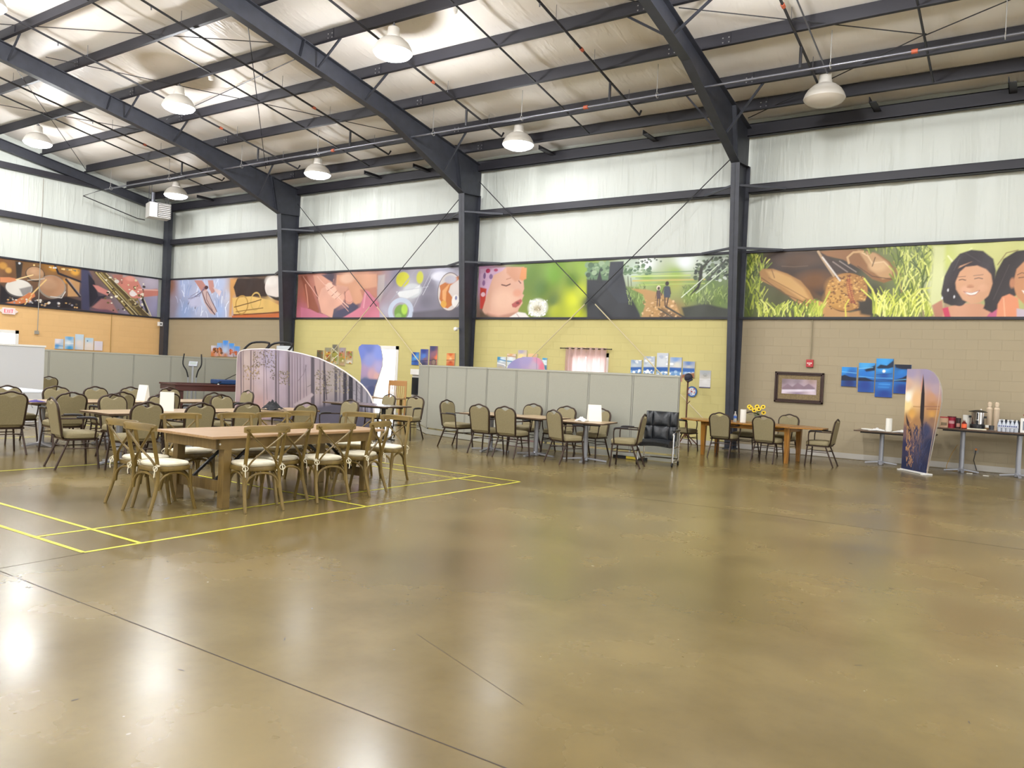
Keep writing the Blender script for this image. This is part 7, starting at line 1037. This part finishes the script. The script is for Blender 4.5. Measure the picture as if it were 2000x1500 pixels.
ART = {
'palm':([(-26.045,-25.701,1.642,2.049),(-25.689,-25.364,1.652,2.152),(-25.352,-25.016,1.652,2.253),(-24.997,-24.666,1.652,2.154),(-24.647,-24.335,1.661,2.047)],[('g',[(-25.961,1.989,'#c8c4cc'),(-25.943,1.718,'#c07038'),(-25.562,2.093,'#78a8dc'),(-25.476,1.73,'#d09060'),(-25.2,2.196,'#3888d8'),(-25.178,1.871,'#a8c0dc'),(-25.166,1.699,'#b07048'),(-24.83,2.107,'#3c90dc'),(-24.808,1.785,'#b8a8b0'),(-24.493,2.0,'#4890d8'),(-24.474,1.717,'#9c8c8c')],1.24),('speck',-25.864,-25.386,1.77,1.952,16,0.097,0.031,['#8c4c28','#c47838','#5c3820']),('speck',-24.876,-24.506,1.754,1.897,9,0.076,0.03,['#a8502c','#c46c44']),('l',[(-25.576,1.843),(-25.532,1.651)],0.031,'#6a3c24'),('l',[(-24.72,1.825),(-24.679,1.655)],0.03,'#7a4030')]),
'falls':([(-20.224,-19.926,1.695,2.005),(-19.852,-19.559,1.637,2.099),(-19.498,-19.221,1.546,2.208),(-19.169,-18.883,1.523,2.113),(-18.835,-18.554,1.601,2.002)],[('g',[(-20.152,1.9,'#4c4c38'),(-20.139,1.693,'#5a4a2c'),(-19.714,2.013,'#8c8c78'),(-19.706,1.876,'#c8a030'),(-19.693,1.671,'#8c4c24'),(-19.378,2.089,'#5c5c58'),(-19.366,1.885,'#a8a048'),(-19.357,1.749,'#7c8428'),(-19.346,1.58,'#b8b498'),(-19.039,2.028,'#9c94a0'),(-19.03,1.894,'#c07c48'),(-19.02,1.725,'#8c8c30'),(-19.009,1.557,'#b09070'),(-18.702,1.935,'#8c6048'),(-18.692,1.768,'#a88c54'),(-18.683,1.634,'#d8d4c4')],1.36),('speck',-20.208,-18.539,1.572,1.985,70,0.052,0.025,['#5c4c20','#c88830','#788430','#d8cca0','#a04c24']),('l',[(-19.601,2.152),(-19.173,1.89),(-19.498,1.677)],0.024,'#e8e4cc')]),
'dusk':([(-16.001,-15.712,1.645,2.037),(-15.654,-15.349,1.656,2.139),(-15.292,-14.993,1.668,2.239)],[('g',[(-15.926,1.973,'#2848a0'),(-15.837,1.865,'#58a8e8'),(-15.83,1.755,'#24489c'),(-15.522,2.076,'#2c3c8c'),(-15.512,1.921,'#4878c8'),(-15.466,1.828,'#7c5c6c'),(-15.499,1.703,'#3c3c5c'),(-15.165,2.178,'#3c4068'),(-15.114,1.993,'#886070'),(-15.009,1.903,'#e87848'),(-15.141,1.776,'#6c4c4c')],1.49),('l',[(-15.996,1.75),(-14.985,1.827)],0.021,'#20305c'),('e',-15.119,1.746,0.099,0.093,'#8c7468',0.02),('r',-15.119,1.746,0.08,0.093,0.02,'#4a3c40')]),
'orange':([(-14.632,-14.323,1.675,2.04)],[('g',[(-14.486,2.009,'#d06028'),(-14.558,1.916,'#e8a060'),(-14.404,1.92,'#e09050'),(-14.477,1.857,'#f0c890'),(-14.473,1.781,'#b84820'),(-14.468,1.69,'#d05c28')],1.86),('l',[(-14.631,1.83),(-14.322,1.847)],0.019,'#8c2c14')]),
'beach':([(-12.784,-12.484,1.62,1.983),(-12.451,-12.156,1.632,2.079),(-12.09,-11.8,1.645,2.188),(-11.747,-11.445,1.658,2.097),(-11.277,-11.129,1.672,1.994)],[('g',[(-12.739,1.952,'#3c8cb4'),(-12.629,1.882,'#d8e4e8'),(-12.622,1.766,'#a8a8b0'),(-12.652,1.663,'#b4a488'),(-12.323,2.05,'#d8a470'),(-12.318,1.963,'#dce8ec'),(-12.274,1.806,'#c8d8dc'),(-11.983,2.144,'#a8a0b4'),(-11.977,2.03,'#ecd490'),(-11.606,2.068,'#e4b888'),(-11.218,1.952,'#4c9cc0'),(-11.213,1.868,'#dce8ea'),(-11.205,1.728,'#2c6c94')],1.49),('l',[(-12.791,1.921),(-12.487,1.872),(-12.156,1.853)],0.028,'#2c7cac'),('l',[(-12.784,1.804),(-12.552,1.768),(-12.407,1.686)],0.027,'#f0f0ee'),('l',[(-12.461,2.017),(-12.164,1.996)],0.024,'#b07c50'),('l',[(-11.282,1.922),(-11.133,1.912)],0.021,'#f4f6f6'),('l',[(-11.276,1.824),(-11.128,1.815)],0.021,'#e8f0f2')]),
'wave':([(-8.62,-8.322,1.68,2.019),(-8.268,-7.97,1.681,2.119),(-7.916,-7.617,1.67,2.212),(-7.565,-7.259,1.621,2.113),(-7.223,-6.922,1.622,2.022)],[('g',[(-8.513,1.978,'#8ca0bc'),(-8.507,1.874,'#c4ccd0'),(-8.125,2.081,'#a8b4c8'),(-8.116,1.926,'#ccd4dc'),(-7.771,2.167,'#c8ccd4'),(-7.763,2.001,'#d4d8dc'),(-7.415,2.063,'#7c9ccc'),(-7.382,1.937,'#dcd8cc'),(-7.08,1.972,'#5c7cb4'),(-7.074,1.872,'#c8c4b8')],1.36),('speck',-8.521,-7.515,1.933,2.135,26,0.065,0.014,['#dcdee2','#b4bccc','#eceef0']),('p',[(-8.719,1.828),(-7.674,1.864),(-6.814,1.856),(-6.808,1.757),(-8.714,1.736)],'#3060a8',0.014),('p',[(-8.715,1.749),(-6.809,1.77),(-6.799,1.584),(-8.702,1.5)],'#6c98c8',0.014),('speck',-8.644,-6.891,1.605,1.765,110,0.045,0.014,['#eef2f4','#a8c4dc','#ffffff','#5888c0']),('p',[(-7.262,1.689),(-6.874,1.767),(-6.864,1.581),(-7.256,1.564)],'#94603c',0.026)]),
'moon':([(-3.561,-3.253,1.587,2.011),(-3.216,-2.895,1.482,2.112),(-2.874,-2.536,1.392,2.215),(-2.515,-2.194,1.487,2.101)],[('g',[(-3.5,1.952,'#2c90dc'),(-3.391,1.867,'#1c5cac'),(-3.402,1.665,'#182c6c'),(-3.09,2.056,'#48a4e0'),(-3.083,1.901,'#1c70c8'),(-3.07,1.636,'#1c3c8c'),(-2.732,2.177,'#3c9ce0'),(-2.703,1.981,'#3c9ce4'),(-2.706,1.85,'#144c9c'),(-2.698,1.675,'#2474c4'),(-2.687,1.457,'#163c8c'),(-2.371,2.058,'#141c38'),(-2.366,1.95,'#2078c8'),(-2.36,1.821,'#206cc0'),(-2.348,1.584,'#16307c')],1.49),('p',[(-3.598,1.802),(-3.494,1.84),(-3.388,1.8),(-3.231,1.784),(-3.078,1.801),(-2.922,1.742),(-2.532,1.737),(-2.534,1.764),(-2.873,1.766),(-2.533,1.743),(-2.532,1.727),(-3.594,1.712)],'#121c34',0.006),('p',[(-2.514,1.771),(-2.36,1.821),(-2.191,1.935),(-2.181,1.732),(-2.513,1.738)],'#141e38',0.008),('p',[(-2.865,2.019),(-2.788,2.088),(-2.667,2.07),(-2.553,2.171),(-2.536,2.226),(-2.527,2.042),(-2.634,2.005),(-2.834,1.998)],'#14243c',0.01),('p',[(-3.106,1.966),(-2.986,2.015),(-2.888,2.073),(-2.882,1.953),(-3.063,1.924)],'#122038',0.01),('p',[(-2.532,2.139),(-2.2,2.128),(-2.194,2.0),(-2.369,2.004),(-2.488,2.032)],'#10182c',0.01),('e',-2.716,1.948,0.03,0.033,'#f4f6e8',0.004),('l',[(-3.571,1.905),(-3.257,1.883)],0.011,'#7cc4f0'),('l',[(-3.231,1.984),(-2.936,2.017)],0.01,'#8cd0f4'),('l',[(-3.202,1.819),(-2.915,1.797),(-2.535,1.802)],0.01,'#68b8ec'),('l',[(-2.858,1.866),(-2.56,1.899)],0.01,'#0c2c64'),('l',[(-2.798,1.671),(-2.588,1.67)],0.01,'#58a8e8'),('l',[(-2.815,1.604),(-2.605,1.603)],0.008,'#4898dc'),('l',[(-2.514,1.76),(-2.281,1.792)],0.01,'#74c0f0')]),
'sky':([(14.097,14.388,1.641,1.999),(14.441,14.747,1.651,2.105),(14.801,15.104,1.651,2.212),(15.154,15.464,1.65,2.104),(15.505,15.811,1.658,2.002)],[('g',[(14.173,1.903,'#e4dce0'),(14.179,1.739,'#5c98cc'),(14.287,1.689,'#b8ccd8'),(14.596,2.04,'#6cacd8'),(14.566,1.89,'#dce4e8'),(14.609,1.688,'#3c98cc'),(14.94,2.118,'#c4d8e8'),(14.949,1.894,'#e4dcd8'),(15.297,2.047,'#b4d4e4'),(15.305,1.839,'#e8dcd4'),(15.311,1.688,'#e4d8cc'),(15.643,1.935,'#dcd4e0'),(15.653,1.705,'#e0d4d8')],1.36),('e',15.243,1.987,0.024,0.025,'#486c90',0.006),('l',[(14.459,1.865),(14.73,1.862)],0.018,'#f4f4f4'),('l',[(14.091,1.743),(14.391,1.75)],0.021,'#3c88c8')]),
}
PF_IN = [(-4.829,-4.072,1.362,1.697)]
PF_MAT = [(-4.903,-4.012,1.258,1.766)]
PF_OUT = [(-4.989,-3.92,1.166,1.858)]
FROWS = [(0.02,-0.063,4.31),(0.489,-0.063,4.31),(0.612,-0.063,4.282),(0.783,-0.063,4.198),(0.926,-0.063,4.072),(1.068,-0.063,3.9),(1.208,-0.063,3.667),(1.372,-0.063,3.352),(1.512,-0.063,3.036),(1.582,-0.063,2.829),(1.675,-0.051,2.554),(1.678,-0.051,2.538),(1.762,0.016,2.103),(1.769,0.037,2.066),(1.807,0.155,1.796),(1.834,0.39,1.603),(1.838,0.464,1.568),(1.852,0.736,0.8),(1.854,0.736,1.243)]
AROWS = [(0.02,-15.883,-15.468),(0.184,-15.883,-15.468),(0.446,-15.883,-15.424),(0.692,-15.886,-15.381),(0.881,-15.889,-15.329),(0.982,-15.886,-15.302),(1.099,-15.883,-15.257),(1.2,-15.88,-15.218),(1.317,-15.876,-15.173),(1.374,-15.874,-15.151),(1.535,-15.87,-15.094),(1.561,-15.874,-15.085),(1.722,-15.901,-15.08),(1.774,-15.922,-15.079),(1.894,-15.972,-15.108),(1.986,-16.01,-15.13),(2.01,-16.019,-15.142),(2.083,-16.003,-15.18),(2.113,-15.948,-15.196),(2.135,-15.907,-15.247),(2.147,-15.907,-15.275)]
CROWS = [(0.02,-10.74,-9.742),(1.613,-10.84,-9.742),(1.653,-10.821,-9.742),(1.728,-10.786,-9.759),(1.774,-10.735,-9.77),(1.82,-10.684,-9.8),(1.87,-10.584,-9.833),(1.893,-10.537,-9.872),(1.923,-10.412,-9.924),(1.928,-10.391,-9.948),(1.941,-10.391,-10.01)]
SROWS = [(0.03,-0.001,0.76),(0.422,0.003,0.857),(0.682,0.005,0.913),(0.711,0.006,0.919),(0.97,0.008,0.984),(1.182,0.01,1.035),(1.189,0.01,1.037),(1.377,0.009,1.07),(1.563,0.008,1.062),(1.582,0.008,1.055),(1.701,0.013,1.009),(1.813,0.017,0.928),(1.906,0.021,0.82),(1.958,0.023,0.684),(1.962,0.023,0.66),(1.975,0.023,0.58)]
CAL = [(-6.794,-6.513,1.393,1.818)]
# ================================================================= BANNERS, CANVASES, DISPLAYS
m_ban = painted_mat('banner_print', .42, .35, 1.1, (2.2, 1, 1.1))
def banner(key, label, u0, u1, side):
    rows = [(ZC + .045, u0, u1), (4.60, u0, u1)]; w = lambda s, t: .008 * np.sin(s * 3.1 + t * 2) + .006 * np.sin(s * 9 - t * 4)
    if side == 'y': o = sheet('wall_banner', m_ban, rows, PAINT[key], (0, YB - .02, 0), (1, 0, 0), thick=.006, ds=.0125, warp=w)
    else: o = sheet('wall_banner', m_ban, rows, PAINT[key], (XL + .03, 0, 0), (0, 1, 0), thick=.006, ds=.0125, warp=w)
    return tag(o, label, 'banner')
banner('drums', 'long printed banner with drums and saxophone on the left end wall', 8.6, 17.95, 'x')
banner('ballet', 'printed banner with ballet slippers, eyeglasses and mug in the corner bay', -28.85, -21.6, 'y')
banner('baby', 'printed banner with baby hands and a glass marble', -21.35, -13.85, 'y')
banner('girl', 'printed banner with a child blowing a dandelion and two walkers on a path', -13.6, -6.02, 'y')
banner('glove', 'printed banner with a baseball in a glove and smiling girls', -5.78, 1.75, 'y')
m_can = painted_mat('canvas_print', .6)
SETS = [('palm', 'palm beach canvas', 'above the pool table, on the tan wall', 'y', 'five palm beach canvases'), ('falls', 'autumn waterfall canvas', 'above the forest display', 'y', 'five waterfall canvases'), ('dusk', 'blue dusk seascape canvas', 'right of the bright doorway', 'y', 'three dusk canvases'),
        ('orange', 'orange sunset canvas', 'left of the second column', 'y', None), ('beach', 'beach waves canvas', 'behind the lavender display', 'y', 'five beach canvases'), ('wave', 'ocean wave canvas', 'on the yellow wall by the coat rack', 'y', 'five ocean canvases'),
        ('moon', 'blue moonlit sea canvas', 'right of the framed picture', 'y', 'four moonlit canvases'), ('sky', 'pale sky canvas', 'on the mustard end wall', 'x', 'five pale sky canvases')]
NM = {1: [''], 3: ['leftmost', 'middle', 'rightmost and tallest'], 4: ['leftmost and smallest', 'second', 'tallest, with the moon,', 'rightmost'], 5: ['leftmost', 'second', 'tallest middle', 'fourth', 'rightmost']}
for key, nm, where, side, grp in SETS:
    R4, ops = ART[key]
    for (u0, u1, z0, z1), w_ in zip(R4, NM[len(R4)]):
        if side == 'y': o = sheet('canvas_picture', m_can, [(z0, u0, u1), (z1, u0, u1)], ops, (0, YB - .03, 0), (1, 0, 0), thick=.03, ds=.012)
        else: o = sheet('canvas_picture', m_can, [(z0, u0, u1), (z1, u0, u1)], ops, (XL + .035, 0, 0), (0, 1, 0), thick=.03, ds=.012)
        tag(o, (w_ + ' ' + nm + ' ' + where).strip(), 'picture', grp)
# framed picture
t = thing('framed_picture', 'dark framed wide picture with mauve print on the tan wall', 'picture', ((PF_OUT[0][0] + PF_OUT[0][1]) / 2, YB, 1.2))
def rel(o): o.parent = t; o.matrix_parent_inverse = Matrix.Translation(-t.location); return o
a = PF_OUT[0]; f = MB(); m_frame = mat('dark_frame', '#37231c', .35); wd = .075
for k, (d0, d1, yy) in enumerate(((0, wd * .55, .05), (wd * .55, wd, .035))):
    for q in ((a[0] + d0, a[1] - d0, a[3] - d1, a[3] - d0), (a[0] + d0, a[1] - d0, a[2] + d0, a[2] + d1), (a[0] + d0, a[0] + d1, a[2] + d0, a[3] - d0), (a[1] - d1, a[1] - d0, a[2] + d0, a[3] - d0)): f.box(q[0], q[1], YB - yy, YB, q[2], q[3])
rel(f.build('frame', m_frame, bevel=.006))
b = PF_MAT[0]; rel(MB().box(a[0] + .07, a[1] - .07, YB - .022, YB - .002, a[2] + .07, a[3] - .07).build('mat_board', noisy('mat_board', '#6e5c40', '#8a7752', 60, rough=.7)))
c = PF_IN[0]; rel(sheet('print', m_can, [(c[2], c[0], c[1]), (c[3], c[0], c[1])], PAINT['framed'], (0, YB - .028, 0), (1, 0, 0), thick=.005, ds=.01))
# calendar, card and round disc by the coat rack
c = CAL[0]; tag(sheet('calendar', m_can, [(c[2], c[0], c[1]), (c[3], c[0], c[1])], PAINT['cal'], (0, YB - .012, 0), (1, 0, 0), thick=.01, ds=.008), 'wall calendar with grey picture and white page right of the coat rack', 'calendar')
tag(MB().box(-7.33, -7.24, YB - .01, YB, 1.52, 1.68).build('wall_card', mat('dusky_pink', '#b87c70', .7)), 'small dusky pink card on the wall beside the partition end', 'card')
t = thing('round_plaque', 'round blue plaque with white and red pattern behind the coat rack', 'plaque', (-6.96, YB - .04, 1.29))
dk = [('g', [(-.05, .04, '#dfe4ea'), (.05, .03, '#c86450'), (0, -.05, '#5c7cb8'), (-.06, -.04, '#a04038'), (.03, .08, '#e8e8ea')], 3), ('speck', -.11, .11, -.11, .11, 30, .025, 1, ['#e8ecf0', '#b84a3c', '#4a70b4', '#24407c'])]
D = [(z, -math.sqrt(max(.0169 - z * z, .00002)), math.sqrt(max(.0169 - z * z, .00002))) for z in np.linspace(-.129, .129, 21)]
o = sheet('disc', m_can, D, [('g', [(0, 0, '#2c5a9c'), (.1, 0, '#3464a8')], 2), ('e', 0, 0, .095, .095, '#d8dce2', 0), ('speck', -.07, .07, -.07, .07, 26, .024, 1, ['#e8ecf0', '#b84a3c', '#4a70b4', '#c8ccd2']), ('e', 0, 0, .02, .02, '#9c2c2c', 0)], (0, 0, 0), (1, 0, 0), thick=.02, ds=.008, parent=t, back=mat('plaque_back', '#2a4a80', .6))
# forest fabric display
m_fabp = painted_mat('fabric_print', .75)
dx, dy = 4.2, .75; L_ = math.hypot(dx, dy)
t = thing('fabric_display', 'large curved fabric display printed with a misty forest behind the farm table', 'display', (-17.6, 13.2, 0), math.atan2(dy, dx))
sheet('printed_panel', m_fabp, FROWS, PAINT['forest'], (0, 0, 0), (1, 0, 0), thick=.03, ds=.0125, parent=t, warp=lambda s, t_: .06 * np.sin(s * 1.5))
rim = [(A, z) for z, A, B in FROWS] + [(B, z) for z, A, B in FROWS[::-1]]
MB().tube([(x, .02 - .06 * math.sin(x * 1.5), z) for x, z in rim], .022, 6).build('tube_frame', mat('white_tube', '#ddd4d0', .5), t, smooth=True)
t = thing('fabric_display', 'tall wavy display printed with a blue and pink dusk sky in front of the doorway', 'display', (-15.6, 16.0, 0))
def relsheet(rows, key, x0, ops=None, **k):
    rows = [(z, a - x0, b_ - x0) for z, a, b_ in rows]
    def sh(o):
        o = list(o)
        if o[0] == 'g': o[1] = [(x - x0, y, c) for x, y, c in o[1]]
        elif o[0] in 'er': o[1] -= x0
        elif o[0] in 'pl': o[1] = [(x - x0, y) for x, y in o[1]]
        elif o[0] in ('grass', 'speck'): o[1] -= x0; o[2] -= x0
        return tuple(o)
    return sheet('printed_panel', m_fabp, rows, [sh(o) for o in PAINT[key]], (0, 0, 0), (1, 0, 0), thick=.03, ds=.012, parent=t, **k), rows
o, rw = relsheet(AROWS, 'arch', -15.6)
MB().box(rw[0][1] - .05, rw[0][2] + .05, -.2, .25, 0, .02).build('foot_plate', m_pfr, t)
t = thing('fabric_display', 'lavender and pink arched display top rising behind the partition', 'display', (-12.0, 15.9, 0))
o, rw = relsheet(CROWS, 'lav', -12.0); MB().box(rw[0][1], rw[0][2], -.2, .25, 0, .02).build('foot_plate', m_pfr, t)
t = thing('fabric_display', 'sail-shaped display printed with pampas grass at sunset beside the coffee table', 'display', (-2.12, 16.95, 0), math.atan2(-.57, .49))
sheet('printed_panel', m_fabp, SROWS, PAINT['sail'], (0, 0, 0), (1, 0, 0), thick=.025, ds=.008, parent=t, back=mat('display_edge', '#a39a8e', .6))
ft = MB(); s0, s1 = SROWS[0][1], SROWS[0][2]
ft.bar((s0 - .02, .015, .02), (s1 + .02, .015, .02), .06, .03); ft.bar((s1 - .02, -.08, .015), (s1 - .02, .12, .015), .06, .025); ft.bar((s0 + .02, -.08, .015), (s0 + .02, .12, .015), .06, .025)
ft.build('base_bar', m_white, t)
